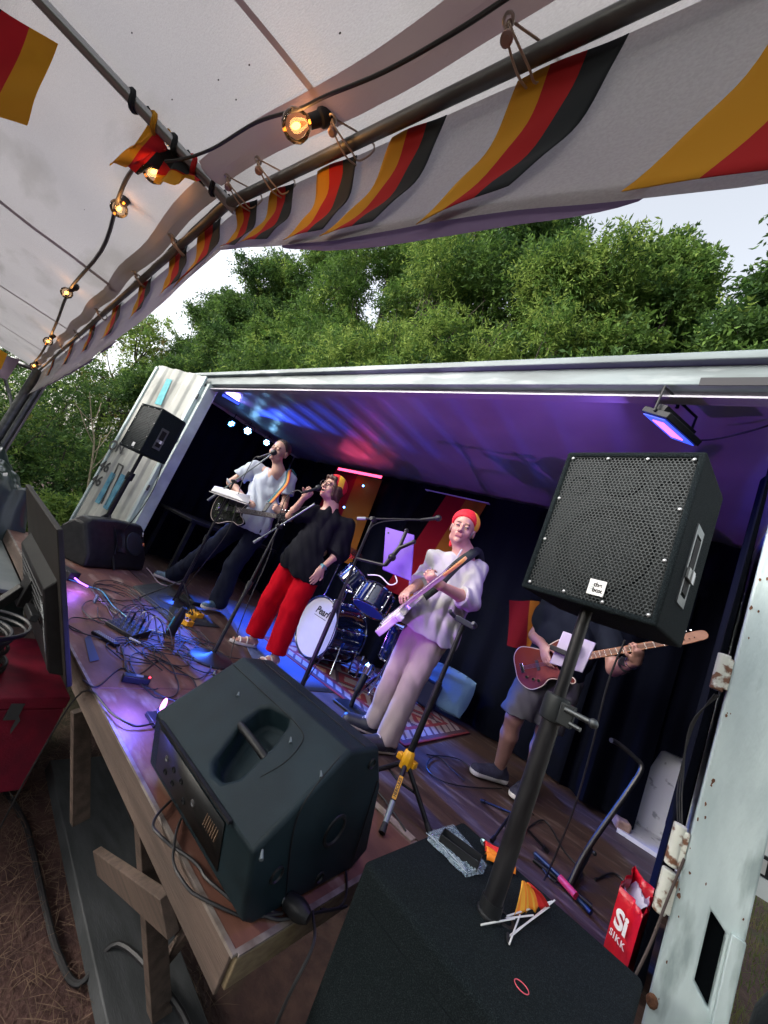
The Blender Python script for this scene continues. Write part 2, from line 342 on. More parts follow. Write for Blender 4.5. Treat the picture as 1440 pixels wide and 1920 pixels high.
for i in range(24):
    b = B(); z = random.uniform(.1, 1.6); x = random.choice([random.uniform(.18, .2), random.uniform(.18, .34)]); r_ = random.choice([.002, .003, .004, .006])
    if zb-.03 < z < zt+.03 and x > .25: continue
    n_ = 7; P = [(x+r_*random.uniform(.4, 1)*math.cos(2*PI*k/n_), z+1.7*r_*random.uniform(.5, 1.2)*math.sin(2*PI*k/n_)) for k in range(n_)]
    b.prism(P, basis((1, 0, 0), (0, 0, 1), (0, -1, 0), (0, YF-.002, 0)), .0005, .0018); obj('rust_chip', b, rust, cont)
b = B(); b.ball((.184, YF-.006, .135), .016, (1, .4, 1.3), 10); obj('rust_patch', b, rust, cont)
b = B(); b.bb((-.06, YB-.10, .0), (XR-.03, YB-.03, .62)); b.bb((-.02, 3.78, .004), (XR-.03, YB-.1, .03)); obj('inner_panel', b, M('chipped_white', (.55, .56, .60), .5, c2=(.25, .26, .29), ns=14, lo=.6, hi=.68), cont)

# ---------------------------------------------------------------- wooden deck in front of the container
ply = M('worn_plywood', (.19, .082, .056), .6, c2=(.095, .040, .030), ns=4, nd=10, rv=.18, bump=.2, bs=35, c3=(.27, .19, .15), ns3=5.5, st=(.6, 1.5, 1))
lumber = M('raw_lumber', (.115, .080, .064), .75, c2=(.06, .042, .034), ns=5, nd=8, bump=.3, bs=40, st=(.35, 5, 5))
edge_m = M('plywood_edge', (.20, .16, .09), .7, c2=(.14, .10, .06), ns=9, st=(.3, 3, 9))
deck = thing('wooden_deck', 'worn brown plywood stage deck on slanting timber legs, built out in front of the container', 'stage deck', (-3, 1.4, GZ))
for x0, x1 in ((-1.985, -.655), (-3.43, -1.99), (-5.2, -3.435)):
    b = B(); b.bb((x0, .935, -.021), (x1, 1.893, 0)); obj('plywood_sheet', b, ply, deck, bevel=.002)
b = B(); b.bb((-5.2, .92, -.098), (-.66, .932, -.004)); obj('fascia_board', b, lumber, deck, bevel=.003)
b = B(); b.bb((-.665, .933, -.080), (-.645, 1.89, -.007)); obj('end_board', b, edge_m, deck, bevel=.003)
b = B(); b.bb((-5.2, .9195, -.006), (-.652, .934, .0022)); b.bb((-.662, .934, -.004), (-.644, 1.89, .0022)); obj('metal_trim', b, M('worn_metal_edge', (.26, .23, .21), .6, .2, c2=(.14, .11, .095), ns=20), deck)
b = B(); [b.bb((x, .945, -.115), (x+.045, 1.89, -.023)) for x in (-1.1, -1.9, -2.7, -3.5, -4.3)]; obj('joists', b, lumber, deck)
b = B(); b.bb((-.93, YF-.05, .001), (-.67, YF-.005, .006)); b.bb((-1.6, YF-.05, .001), (-.935, YF-.005, .006)); obj('joint_strip', b, M('pale_strip', (.38, .31, .25), .7, c2=(.25, .19, .15), ns=30), deck)
lt, lb_ = pl(262, 1478, (0, .97, 0), (0, 1, 0)), pz(300, 1905, -.97)
b = B(); b.bar(lt+V((0, .02, .0)), lb_, .055, .075, up=(0, 1, 0)); obj('leg', b, lumber, deck, bevel=.003)
lt2, lb2 = py(152, 1330, 1.02), pz(150, 1538, -.75)
b = B(); b.bar(lt2, lb2, .05, .075, up=(0, 1, 0)); obj('leg', b, lumber, deck, bevel=.003)
br0, br1 = pz(186, 1614, -.8), pl(485, 1762, (0, .958, 0), (0, 1, 0)); br1.z = max(br1.z, -.14)
b = B(); b.bar(br0, (-.98, .99, -.20), .035, .11, up=(.3, -.5, 1)); obj('brace', b, lumber, deck, bevel=.003)
b = B(); b.bar(pz(310, 1800, -.85), py(360, 1735, 1.35), .03, .05); obj('brace', b, lumber, deck, bevel=.003)
b = B(); b.bb((-4.4, 1.84, GZ), (-4.34, 1.89, -.14)); b.bb((-.78, 1.80, GZ), (-.72, 1.86, -.1)); obj('rear_legs', b, lumber, deck)
# long grey plank lying under the deck edge
P0, P1 = pz(93, 1425, -.95), pz(204, 1930, -.95); dd = (P1-P0).normalized(); sd_ = V((-dd.y, dd.x, 0)); sd_ = sd_ if sd_.y > 0 else -sd_
P1 = P1+dd*.9; b = B(); Q = [P0, P1, P1+sd_*.34, P0+sd_*.34]; b.add(Q+[q+V((0, 0, -.07)) for q in Q], [(0, 1, 2, 3), (7, 6, 5, 4), (0, 4, 5, 1), (1, 5, 6, 2), (2, 6, 7, 3), (3, 7, 4, 0)])
tag(obj('scaffold_plank', b, M('grey_plank', (.055, .06, .065), .7, c2=(.03, .034, .037), ns=5, nd=9, bump=.2, bs=50, st=(1, 4, 1)), bevel=.006), 'long grey plank lying on the ground under the deck edge', 'plank')

# ---------------------------------------------------------------- trees and shrubs
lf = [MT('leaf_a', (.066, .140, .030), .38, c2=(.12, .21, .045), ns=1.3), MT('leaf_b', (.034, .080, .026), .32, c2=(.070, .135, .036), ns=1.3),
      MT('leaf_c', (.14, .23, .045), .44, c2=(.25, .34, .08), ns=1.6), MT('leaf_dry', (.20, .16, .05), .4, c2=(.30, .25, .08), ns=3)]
bark = M('bark', (.035, .028, .022), .9, c2=(.07, .06, .05), ns=9, bump=.8, bs=30, st=(4, 4, 1))
def foliage(name, parent, blobs, ntw, nl, L, Wd, seed, mats, pmat, droop=.25, tl=.5, **k):
    g = np.random.default_rng(seed); bl = np.array(blobs, float); vol = bl[:, 3]*bl[:, 3]*bl[:, 4]; ib = g.choice(len(bl), ntw, p=vol/vol.sum())
    d = g.normal(size=(ntw, 3)); d /= np.linalg.norm(d, axis=1)[:, None]; rr = g.uniform(.45, 1, ntw)**.6
    c = bl[ib, :3]+d*rr[:, None]*np.stack([bl[ib, 3], bl[ib, 3], bl[ib, 4]], 1)
    ax = d*.8+g.normal(size=(ntw, 3))*.5+np.array([0, 0, .35]); ax /= np.linalg.norm(ax, axis=1)[:, None]
    pm = g.choice(len(mats), ntw, p=pmat)
    t = np.tile(np.linspace(-.5, .5, nl), ntw); tw = np.repeat(np.arange(ntw), nl); tlw = (tl*g.uniform(.6, 1.3, ntw))[tw]
    p = c[tw]+ax[tw]*(t*tlw)[:, None]; p[:, 2] -= droop*((t+.5)**2)*tlw; p += g.normal(size=p.shape)*.02
    n = len(p); side = np.cross(ax[tw], g.normal(size=(n, 3))); side /= np.linalg.norm(side, axis=1)[:, None]+1e-9
    ld = side*.8+ax[tw]*.6; ld[:, 2] -= droop; ld /= np.linalg.norm(ld, axis=1)[:, None]
    wv = np.cross(ld, g.normal(size=(n, 3))*.6+np.array([0, 0, 1.])); wv /= np.linalg.norm(wv, axis=1)[:, None]+1e-9
    LL = (L*g.uniform(.6, 1.25, n))[:, None]; WW = (Wd*g.uniform(.7, 1.2, n))[:, None]; nn = np.cross(ld, wv)
    Q = np.stack([p, p+ld*LL*.45+wv*WW*.5+nn*LL*.05, p+ld*LL-nn*LL*.08, p+ld*LL*.45-wv*WW*.5+nn*LL*.05], 1)
    return quads(name, Q, mats, parent, mi=pm[tw], **k)
def tree(x, y, top, rad, seed, label, mats, pm, ntw=900, group='trees behind the container', low=3.2, L=.12, Wd=.048, droop=.25, lean=0, conf=0):
    rad *= 1.3; g = random.Random(seed); t = thing('tree', label, 'tree', (x, y, GZ), group)
    b = B(); H = top-GZ; P = [V((x+g.uniform(-.15, .15)+lean*i/6, y+g.uniform(-.15, .15), GZ-.1+H*.9*i/6)) for i in range(7)]
    b.tube(smooth_path(P, 3), [max(.02, .11*(1-i/20)) for i in range(19)], 8)
    blobs = []
    for i in range(38):
        f = g.uniform(.0, 1); z = low+(top-low-.5)*f; a = g.uniform(0, 2*PI); rr = rad*(1-.55*f**1.6)*g.uniform(.3, .95)
        c = V((x+lean*f+math.cos(a)*rr, y+math.sin(a)*rr, z)); s = g.uniform(.45, .85)*rad*.55*(1-.35*f)
        st = P[min(6, max(1, int(f*5)+1))]; mid = (st+c)/2+V((0, 0, -.15)); b.tube(smooth_path([st, mid, c], 4), [.03-.0028*k for k in range(9)], 5)
        for q in range(3):
            e = c+V((g.uniform(-1, 1), g.uniform(-1, 1), g.uniform(-.2, 1)))*s; b.tube([c, (c+e)/2+V((0, 0, .05)), e], [.015, .01, .005], 4)
        blobs.append((c.x, c.y, c.z, s, s*.85))
    blobs.append((x+lean, y, top-.45, rad*.3, .5)); blobs.append((x+lean*.7, y, top-1.2, rad*.45, .7))
    obj('trunk', b, bark, t); foliage('crown', t, blobs, ntw, 17, L, Wd, seed, mats, pm, droop); return t
TR = [(.7, 5.9, 9.9, 1.0, 'feathery dark green tree with a leaning top, rightmost above the roof', 1), (-1.5, 6.9, 9.1, 1.4, 'mid green tree left of the feathery tree at the right edge', 0), (-2.9, 5.9, 8.3, 1.4, 'bright green bushy tree above the middle right of the roof', 2),
      (-4.4, 6.6, 10.7, 1.5, 'tall dark green tree rising just left of the sky gap on the right', 1), (-6.2, 6.0, 9.9, 1.6, 'leafy light green tree with long narrow leaves above the guitarist', 2), (-8.4, 6.5, 11.0, 1.9, 'broad mid green tree behind the middle of the container', 0),
      (-10.8, 6.0, 10.8, 1.8, 'dense green tree behind the left half of the container', 0), (-13.0, 5.1, 9.9, 1.4, 'dark green tree beside the sky gap under the canopy corner', 1), (-14.9, 4.9, 8.4, 1.1, 'lower dark tree at the right edge of the sky gap', 1)]
for i, (x, y, tp, rd, lb, k) in enumerate(TR):
    pm = [(.6, .25, .15), (.35, .6, .05), (.35, .15, .5)][k]
    tree(x, y, tp, rd, 30+i, lb, lf[:3], pm, ntw=7200, low=3.4 if y < 6.3 else 4.0, Wd=.028 if k == 2 else .042, L=.105)
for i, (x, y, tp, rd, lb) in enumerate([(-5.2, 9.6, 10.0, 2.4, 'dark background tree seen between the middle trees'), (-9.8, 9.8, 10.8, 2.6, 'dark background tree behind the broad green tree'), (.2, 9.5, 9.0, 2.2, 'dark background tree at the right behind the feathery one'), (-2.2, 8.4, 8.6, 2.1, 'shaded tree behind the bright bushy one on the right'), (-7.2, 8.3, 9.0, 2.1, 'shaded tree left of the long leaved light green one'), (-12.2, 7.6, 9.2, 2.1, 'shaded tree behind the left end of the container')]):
    tree(x, y, tp, rd, 60+i, lb, lf[:3], (.25, .72, .03), ntw=3600, low=3.6, L=.15, Wd=.065)  # mostly the dark leaf tone: shade of depth put into the leaf colour
tree(-16.5, 3.7, 6.6, 1.9, 71, 'yellow green tree touched with dry leaves left of the sky gap', [lf[2], lf[0], lf[3]], (.55, .3, .15), ntw=1500, group='trees on the left', low=.8, L=.13)
tree(-19, 5.6, 6.0, 2.2, 72, 'dull green tree behind the left door leaf', lf[:3], (.5, .4, .1), ntw=1500, group='trees on the left', low=.5, L=.14)
tree(-21, 1.2, 5.0, 2.4, 73, 'dark tree beyond the canopy leg', lf[:3], (.4, .5, .1), ntw=800, group='trees on the left', low=.5, L=.16)
# unseen leaf ring added behind the camera to block the bright horizon
_g = np.random.default_rng(77); _n = 26000; _a = _g.uniform(R(-178), R(-2), _n); _r = _g.uniform(11, 16, _n); _c = np.stack([_r*np.cos(_a)-2, _r*np.sin(_a), GZ+_g.uniform(0, 1, _n)**.8*(4.6+1.5*np.sin(_a*9)+1.2*np.sin(_a*23))], 1)
_u = _g.normal(size=(_n, 3)); _u /= np.linalg.norm(_u, axis=1)[:, None]; _v = np.cross(_u, _g.normal(size=(_n, 3))); _v /= np.linalg.norm(_v, axis=1)[:, None]
quads('horizon_blocker', np.stack([_c-_u*.30, _c-_v*.16, _c+_u*.30, _c+_v*.16], 1), lf[:3], mi=_g.integers(0, 3, _n), label='unseen ring of loose leaves added behind the camera to block the bright horizon', cat='wood', kind='stuff')
def shrub(x, y, h, r_, seed, label, mats, pm, n=420, L=.11):
    t = thing('shrub', label, 'shrub', (x, y, GZ), 'shrubs on the left'); g = random.Random(seed); b = B(); bl = []
    for i in range(7):
        a = g.uniform(0, 2*PI); q = g.uniform(0, r_*.7); z = GZ+g.uniform(.25, .85)*h; c = V((x+math.cos(a)*q, y+math.sin(a)*q, z)); s = r_*g.uniform(.4, .6)
        b.tube(smooth_path([(x, y, GZ), ((x+c.x)/2, (y+c.y)/2, GZ+h*.3), c], 4), [.03-.0025*k for k in range(9)], 5); bl.append((c.x, c.y, c.z, s, s))
    bl.append((x, y, GZ+h*.35, r_*.8, h*.3)); obj('stems', b, bark, t); foliage('foliage', t, bl, n, 15, L, L*.42, seed, mats, pm, .2, .4)
SH = [(-11.5, 2.6, 2.6, 1.1, 'dark leafy shrub right behind the left door leaf'), (-12.5, 1.3, 2.9, 1.2, 'dark shrub left of the bare sapling'), (-13.5, 3.8, 3.6, 1.4, 'tall dark shrub under the yellow green tree'), (-12.2, -.1, 2.4, 1.2, 'pale green shrub left of the canopy leg'),
      (-10.2, 3.7, 2.4, 1.1, 'round shrub hidden half behind the door leaf'), (-14.5, 2.3, 4.4, 1.6, 'big dark bush between the canopy leg and the container'), (-15, .2, 3.4, 1.5, 'bush beyond the canopy leg'), (-17, 2.8, 5.0, 1.9, 'large bush filling the gap under the sky opening'), (-11.2, .8, 1.5, .9, 'low grassy bush above the black tarpaulin'), (-9.6, 2.2, 1.2, .7, 'low bright shrub at the foot of the door leaf')]
for i, (x, y, h, r_, lb) in enumerate(SH): shrub(x, y, h, r_, 100+i, lb, lf[:3], (.3, .6, .1) if i not in (3, 8, 9) else (.4, .1, .5), n=560 if r_ > 1.3 else 420)
# bare pale sapling in front of the shrubs
b = B(); p0 = pxx(172, 925, -9.4)+V((0, 0, -.3)); p1 = pxx(168, 735, -9.4); mid = pxx(176, 840, -9.4); b.tube(smooth_path([p0, mid, pxx(172, 790, -9.4), p1], 4), [.022-.0014*k for k in range(13)], 6)
for a_, c_ in (((175, 850), (212, 800)), ((174, 830), (150, 770)), ((172, 800), (190, 755)), ((172, 880), (215, 830)), ((172, 790), (140, 755)), ((175, 870), (190, 815))):
    b.tube(smooth_path([pxx(*a_, -9.4), pxx((a_[0]+c_[0])/2, (a_[1]+c_[1])/2+4, -9.4), pxx(*c_, -9.5)], 4), .008, 5)
tag(obj('sapling', b, M('pale_bark', (.34, .29, .20), .8, c2=(.22, .18, .12), ns=20)), 'thin bare pale sapling standing in front of the dark shrubs', 'sapling')
# ---------------------------------------------------------------- canopy tent over the camera
J, EL, ER = V((-1.06, .24, 1.70)), V((-6.9, .70, 1.70)), V((2.4, .394, 1.70))
dr = V((-.16, -.40, .085)).normalized(); eA = (ER-J).normalized(); eB = (EL-J).normalized(); UP = V((0, 0, 1))
cloth = MT('tent_cloth', (.51, .485, .48), .56, c2=(.46, .43, .43), ns=260, nd=2, rough=.75, bump=.5, bs=160, c3=(.40, .375, .365), ns3=2.2, st=(1, 3, 1))
hem = MT('tent_hem', (.46, .345, .40), .52, c2=(.50, .40, .40), ns=4, rough=.8, bump=.2, bs=260)
purple = MT('purple_band', (.17, .12, .20), .45)  # purple band along the lower edge of the valance
pipe_m = M('painted_steel_tube', (.085, .095, .10), .42, .3, c2=(.14, .15, .15), ns=15)
tent = thing('canopy_tent', 'white cloth canopy tent on grey steel tubes, its eave and pointed valance overhead', 'canopy tent', (-3.5, -1, GZ))
def wr(x, y, k=1): return .016*k*noise.noise(V((x*2.1, y*2.1, 1)))+.008*k*noise.noise(V((x*7, y*4, 5)))+.004*k*abs(noise.noise(V((x*11+y*5, y*3, 9))))
def roof(e, n0, s1):
    nn = e.cross(dr).normalized(); nn = nn if nn.z > 0 else -nn
    b = B(); b.grid(lambda u, v: J+e*(s1*u)+dr*(-.050+4.2*v)+nn*(.02+wr(s1*u, 4*v)-.035*math.sin(PI*min(1, v*2.5))*min(1, u*6)), 90, 50); return b
obj('roof_panel', roof(eA, 0, 3.4), cloth, tent); obj('roof_panel', roof(eB, 0, 6.0), cloth, tent)
b = B(); b.tube([ER+V((0, 0, 0)), J, EL], .0112, 14); obj('eave_tube', b, pipe_m, tent)
b = B(); b.tube([J-dr*.02, J+dr*4.0], .0125, 12); obj('rafter_tube', b, M('galvanised_tube', (.38, .40, .41), .28, .9), tent)
# hem band inside the roof with eyelets
def hband(e, s0, s1, u0, u1):
    nn = e.cross(dr).normalized(); nn = nn if nn.z > 0 else -nn; b = B()
    b.grid(lambda u, v: J+e*(s0+(s1-s0)*u)+dr*(u0+(u1-u0)*v+.006*math.sin(9*u*(s1-s0)))+nn*(.006+wr(9*u, v)*.5-.012*math.sin(PI*v)), 60, 5); return b
obj('hem_band', hband(eA, .02, 2.3, .036, .098), hem, tent); obj('hem_band', hband(eB, .02, 5.8, .022, .075), MT('pale_hem', (.42, .36, .37), .45, c2=(.40, .34, .28), ns=3, rough=.8), tent)
tanm = MT('tan_patch', (.36, .29, .27), .42)
for s0, s1 in (): pt_ = hband(eA, s0, s1, .038, .088); pt_.v = [p-UP*.003 for p in pt_.v]; obj('reinforcement_patch', pt_, tanm, tent)
b = B(); nA = eA.cross(dr).normalized(); nA = nA if nA.z > 0 else -nA; nB = eB.cross(dr).normalized(); nB = nB if nB.z > 0 else -nB
seam = MT('seam_tape', (.40, .34, .345), .4)
for e, nn, ss in ((eA, nA, (.42, 1.35)), (eB, nB, (1.15, 2.6, 4.2))):
    for s_ in ss:
        b = B(); b.grid(lambda u, v: J+e*(s_+.014*(u-.5)*(1 if e is eA else 2.6))+dr*(.03+4*v)+nn*(.010+wr(s_, 4*v)-.035*math.sin(PI*min(1, v*2.5))*min(1, s_/6*6 if e is eB else s_*2.5)), 1, 60); obj('seam', b, seam, tent)
# valance
def vlen(s, side):
    if side == 'A': xs, ys = (-.05, .03, .25, .47, .69, .83, 1.04, 2.4), (.105, .125, .165, .205, .228, .245, .288, .40)
    else: xs, ys = (-.05, .03, .13, .43, 1.48, 3, 6), (.10, .125, .17, .235, .32, .34, .34)
    return float(np.interp(s, xs, ys))
def vpt(s, v, side='A', off=0.):
    e = eA if side == 'A' else eB; L_ = vlen(s, side); o = V((0, 1, 0)) if side == 'A' else V((.08, 1, 0))
    bulge = .025+.018*math.sin(PI*v)+.008*noise.noise(V((s*5, v*2, 2)))*v
    return J+e*s+o*(bulge-off)+UP*(.012-(L_+.012)*v)
b = B(); b.grid(lambda u, v: vpt(3.4*u, v), 100, 10); obj('valance', b, cloth, tent, label='white valance panel over the stage side')
b = B(); b.grid(lambda u, v: vpt(6*u, v, 'B'), 120, 10); obj('valance', b, cloth, tent)
b = B(); b.grid(lambda u, v: vpt(.28+.68*u, .90+.22*v*math.sin(PI*u)**.4, off=-.006), 40, 3); obj('valance_purple_band', b, purple, tent)
b = B(); b.grid(lambda u, v: vpt(.9+3.4*u, .88+.14*v, 'B', off=-.006), 60, 3); obj('valance_purple_band', b, purple, tent)
# eyelets, cord loops and wooden toggles
brass = M('eyelet_metal', (.55, .53, .5), .3, .9); cordm = M('beige_cord', (.45, .37, .31), .8); knob = M('pale_plastic_toggle', (.42, .30, .28), .4)
for e, nn, ss, uu in ((eA, nA, (.075, .2, .43, .755, 1.1), .046), (eB, nB, (.35, .80, 1.6, 2.4, 3.2), .030)):
    for s_ in ss:
        c = J+e*s_+dr*uu-nn*.004; k = 1 if e is eA else 1.6
        b = B(); b.ring(c, nn, .0065*k, .0022*k, 18, 6); ey = obj('eyelet', b, brass, tent)
        b = B(); b.cyl(c-nn*.0005, c+nn*.03, .0045*k, n=10); obj('eyelet_opening', b, MG('clear_gap', (1, 1, 1), .01, .4), ey) if False else None
        b = B(); pp = J+e*(s_+.012)+UP*-.019; b.tube(smooth_path([c, c-nn*.012-dr*.012+e*.004, pp-e*.006, pp+V((0, .02, 0)), pp+UP*.03+V((0, .02, 0))+e*.02, c+nn*.003], 4), .0017*k, 5)
        b.tube(smooth_path([c, c-nn*.008-dr*.01-e*.006, pp-e*.02-UP*.004, pp-e*.012+V((0, .025, 0))], 4), .0017*k, 5); obj('cord_loop', b, cordm, tent)
        if e is eA:
            b = B(); tc = c-nn*.012-dr*.014-e*.006; b.lathe(tc-nn*.0, -nn+e*.3, [(-.006, .0), (-.006, .006), (-.002, .0085), (.003, .008), (.005, .005), (.008, .005), (.008, 0)], 16); obj('toggle', b, knob, tent)
# corner leg with brace, far left
b = B(); lg = EL+V((0, 0, 0)); b.cyl((lg.x, lg.y, GZ), lg, .055, n=14); b.cyl((lg.x+.1, lg.y+.07, GZ), (lg.x+.1, lg.y+.07, 1.55), .03, n=10); obj('leg', b, pipe_m, tent)
b = B(); b.grid(lambda u, v: lg+V((.18-.36*u, .10+.03*math.sin(9*u), -.02-2.6*v)), 8, 20); obj('rolled_side_cloth', b, MT('mauve_side_cloth', (.16, .14, .18), .3), tent)
b = B(); b.grid(lambda u, v: lg+V((-.0-2.5*u, -.2-1.3*u, .02-.30*v-.03*math.sin(8*u))), 30, 4); obj('valance', b, MT('mauve_valance', (.24, .17, .25), .4), tent)
b = B(); b.tube([lg, lg+V((-2.4, -1.4, .0))], .03, 10); b.tube([lg+V((-.6, -.35, .0)), (lg.x, lg.y, 1.1)], .02, 8); obj('brace_tube', b, pipe_m, tent)

# little insects and specks caught on the cloth
for px, q in ((412, 148), (445, 185), (325, 185), (470, 120), (160, 392), (42, 570), (640, 60), (250, 60)):
    b = B(); c = pl(px, q, J-nB*.004, nB) if px < 390 else pl(px, q, J-nA*.004, nA); b.ball(c-nA*.004, .0016, (1.6, .8, .6), 8); tag(obj('speck', b, M('speck', (.05, .04, .04), .8)), None, 'speck'); bpy.context.view_layer.objects; COL.objects[-1]['label'] = 'tiny dark speck stuck under the white canopy cloth'; COL.objects[-1]['group'] = 'specks on the canopy cloth'
# ---------------------------------------------------------------- bunting of black, red and gold flags on the valance
fb, fr_, fg = MT('flag_black', (.022, .028, .034), .12), MT('flag_red', (.52, .025, .03), .35), MT('flag_gold', (.66, .34, .025), .35)
FL = [fg, fr_, fb]
def flag(label, sT, sB, vT=-.02, vB=None, side='A', grp='bunting flags laid over the valance', order=None):
    b = B()
    def fn(u, v):
        s_ = (sT[0]+(sT[1]-sT[0])*u)*(1-v)+(sB[0]+(sB[1]-sB[0])*u)*v; bend = .012*math.sin(PI*v)*(-1 if side == 'A' else 1)
        vb = vB if not callable(vB) else vB(u); return vpt(s_-bend, vT+(vb-vT)*v, side, .0105+.002*math.sin(12*v+5*u))
    b.grid(fn, 18, 16, lambda u, v: int(u*3) if order is None else order[int(u*3)])
    return tag(obj('bunting_flag', b, FL, solid=.0008), label, 'flag', grp)
flag('largest bunting flag at the right end of the valance, running out of the picture', (1.03, 1.20), (.93, 1.12), .05, 1.0)
flag('big bunting flag hanging to a point below the purple band', (.735, .87), (.675, .79), .05, lambda u: 1.06-.22*u)
flag('bunting flag hanging just left of the large wooden toggle', (.51, .62), (.445, .565), .05, lambda u: .99-.08*u)
flag('bunting flag above the middle of the trees', (.315, .425), (.325, .43), .05, lambda u: .99-.12*u)
flag('narrow bunting flag second right of the tent joint', (.15, .235), (.125, .245), .05, lambda u: .96-.05*u)
flag('bunting flag hanging right at the tent joint', (-.0, .095), (.035, .115), .05, .98)
for s_, lb in ((.10, 'bunting flag left of the joint, hanging flat with wide stripes'), (.36, 'second bunting flag left of the joint'), (.75, 'third bunting flag left of the joint'), (1.25, 'fourth bunting flag left of the joint'), (1.9, 'fifth bunting flag left of the joint'), (2.8, 'sixth bunting flag left of the joint'), (4.1, 'bunting flag nearest the canopy leg')):
    flag(lb, (s_+.16+.03*s_, s_), (s_+.14+.03*s_, s_-.03), -.05, .52 if s_ > .2 else .9, 'B', 'bunting flags on the far eave')
b = B(); b.tube([vpt(2.3*k/40, -.02, 'A', .022)+UP*(.002*math.sin(k)) for k in range(41)], .0022, 6); b.tube([vpt(5.9*k/40, -.04, 'B', .03) for k in range(41)], .003, 6)
tag(obj('cord', b, M('dark_cord', (.03, .03, .035), .8)), 'dark cord carrying the bunting along the eave', 'cord')
# crumpled flag wound round the rafter
def rp(px, q, lift=.02):      # a point a little below the roof plane B
    return pl(px, q, J-nB*lift, nB)
b = B(); c0 = [(262, 212), (230, 248), (208, 300), (262, 328), (298, 330)]
def crumple(u, v):
    top = J+dr*(.205-.085*u)+V((0, 0, -.012)); a = rp(208+62*u, 306+20*u, .05); p = top.lerp(a, v); return p+V((.006*math.sin(9*u+6*v), .007*math.sin(15*u+3*v), .008*math.sin(11*v+7*u)))
b.grid(crumple, 16, 16, lambda u, v: int(u*3) % 3)
def crumple2(u, v):
    top = J+dr*(.15-.09*u)+V((0, 0, -.013)); a = rp(285+75*u, 345-14*u, .06); p = top.lerp(a, v); return p+V((.006*math.sin(8*u+7*v), .006*math.sin(13*u), .008*math.sin(9*v+4*u)))
b.grid(crumple2, 14, 14, lambda u, v: (2 if v < .35 else 1 if v < .65 else 0))
for k in range(5):
    t0 = .02+k*.05; b.m = (2, 1, 2, 0, 2)[k]; b.tube(smooth_path([J+dr*(t0+.008*j)+(nB*math.cos(j*1.25)+eB*math.sin(j*1.25))*.0155 for j in range(7)], 3), .006, 6)
tag(obj('crumpled_flag', b, FL), 'crumpled black, red and gold flag wound round the rafter tube near the first small bulb', 'flag')
b = B(); Q = [rp(-60, -30), rp(106, 84), rp(48, 238), rp(-150, 170)]
def bigf(u, v): p = Q[0].lerp(Q[1], u).lerp(Q[3].lerp(Q[2], u), v); return p-nB*(.006*math.sin(7*v+4*u))
b.grid(bigf, 20, 12, lambda u, v: 0 if u > .72 else 1 if u > .38 else 2)
tag(obj('large_flag', b, FL), 'large red and gold flag hanging under the roof in the top left corner', 'flag')
b = B(); Q2 = [pxx(0, 655, -6.5), pxx(14, 664, -6.5), pxx(2, 692, -6.5), pxx(-20, 700, -6.5)]
b.grid(lambda u, v: Q2[0].lerp(Q2[1], u).lerp(Q2[3].lerp(Q2[2], u), v), 6, 6, lambda u, v: 0); tag(obj('bunting_flag', b, FL), 'gold tip of a bunting flag at the left edge of the photo', 'flag')

# ---------------------------------------------------------------- string lights
SLZ = 1.715
cable = M('black_rubber', (.012, .012, .014), .5)
pts = [(1180, -160), (960, -10), (850, 62), (720, 135), (612, 180), (560, 205), (480, 230), (400, 278), (345, 298), (310, 303)]
P = [pz(px, q, 1.688+.003*math.sin(i)) for i, (px, q) in enumerate(pts)]
pts2 = [(310, 303), (262, 312), (243, 326), (222, 372), (190, 470), (130, 545), (108, 600), (92, 636), (76, 665), (62, 682)]
P2 = [pz(px, q, SLZ+.0) for px, q in pts2]
b = B(); b.tube(smooth_path(P, 6), .0032, 7); b.tube(smooth_path(P2, 5), [.0035+.012*(k/45)*.5 for k in range(46)], 6)
tag(obj('light_string_cable', b, cable), 'black cable of the string lights sagging under the canopy', 'cable')
glass = MG('bulb_glass', (1, .84, .66), .28, .05); fil = ME('filament', (1, .34, .04), 18)  # orange tint puts the filament's glow into the glass
warmg = ME('warm_glow', (1, .28, .03), 4)
def bulb(px, q, z, r_, aim, label):
    c = pz(px, q, z); ax = V(aim).normalized(); t = thing('light_bulb', label, 'light bulb', c, 'string light bulbs')
    b = B(); b.lathe(c+ax*(-r_), ax, [(0, .002), (.15*r_, .55*r_), (.5*r_, .86*r_), (r_, r_), (1.5*r_, .87*r_), (1.85*r_, .55*r_), (2.05*r_, .42*r_)], 20); g = obj('glass', b, glass, t)
    b = B(); b.ball(c, r_*.36, (1, .55, .55), 10, frame_m(ax)); obj('filament', b, fil, t)
    b = B(); b.cyl(c+ax*r_*1.0, c+ax*r_*1.6, r_*.12, n=8); obj('glass_stem', b, warmg, t)
    b = B(); b.lathe(c+ax*(r_*1.0), ax, [(0, .44*r_), (.02, .47*r_), (.024, .6*r_), (.04, .6*r_), (.05, .35*r_), (.05, 0)], 14); b.ring(c+ax*(r_*1.0+.045)+V((.01, 0, 0)), (0, 1, 0), r_*.3, .0018, 14, 5); s_ = obj('socket', b, cable, t)
    l = lamp('bulb_light', 'POINT', c, None, .24*(r_/.025)**2, (1, .55, .22), size=.012); return t
def frame_m(d): u, v, w_ = frame(d); return basis(w_, u, v)
bulb(555, 236, 1.665, .025, (.35, .35, .62), 'big round bulb hanging nearest the camera, below the joint of the roof seam')
bulb(288, 322, 1.70, .026, (.85, .2, .25), 'round bulb hanging beside the crumpled flag on the rafter')
bulb(223, 391, 1.70, .024, (-.2, .1, .9), 'pear shaped bulb, third along the string from the right')
bulb(125, 549, 1.69, .027, (.6, .15, .5), 'glowing bulb, fourth along the string, halfway to the canopy leg')
bulb(90, 640, 1.66, .032, (.1, .1, .9), 'small glowing bulb, last but one before the canopy leg')
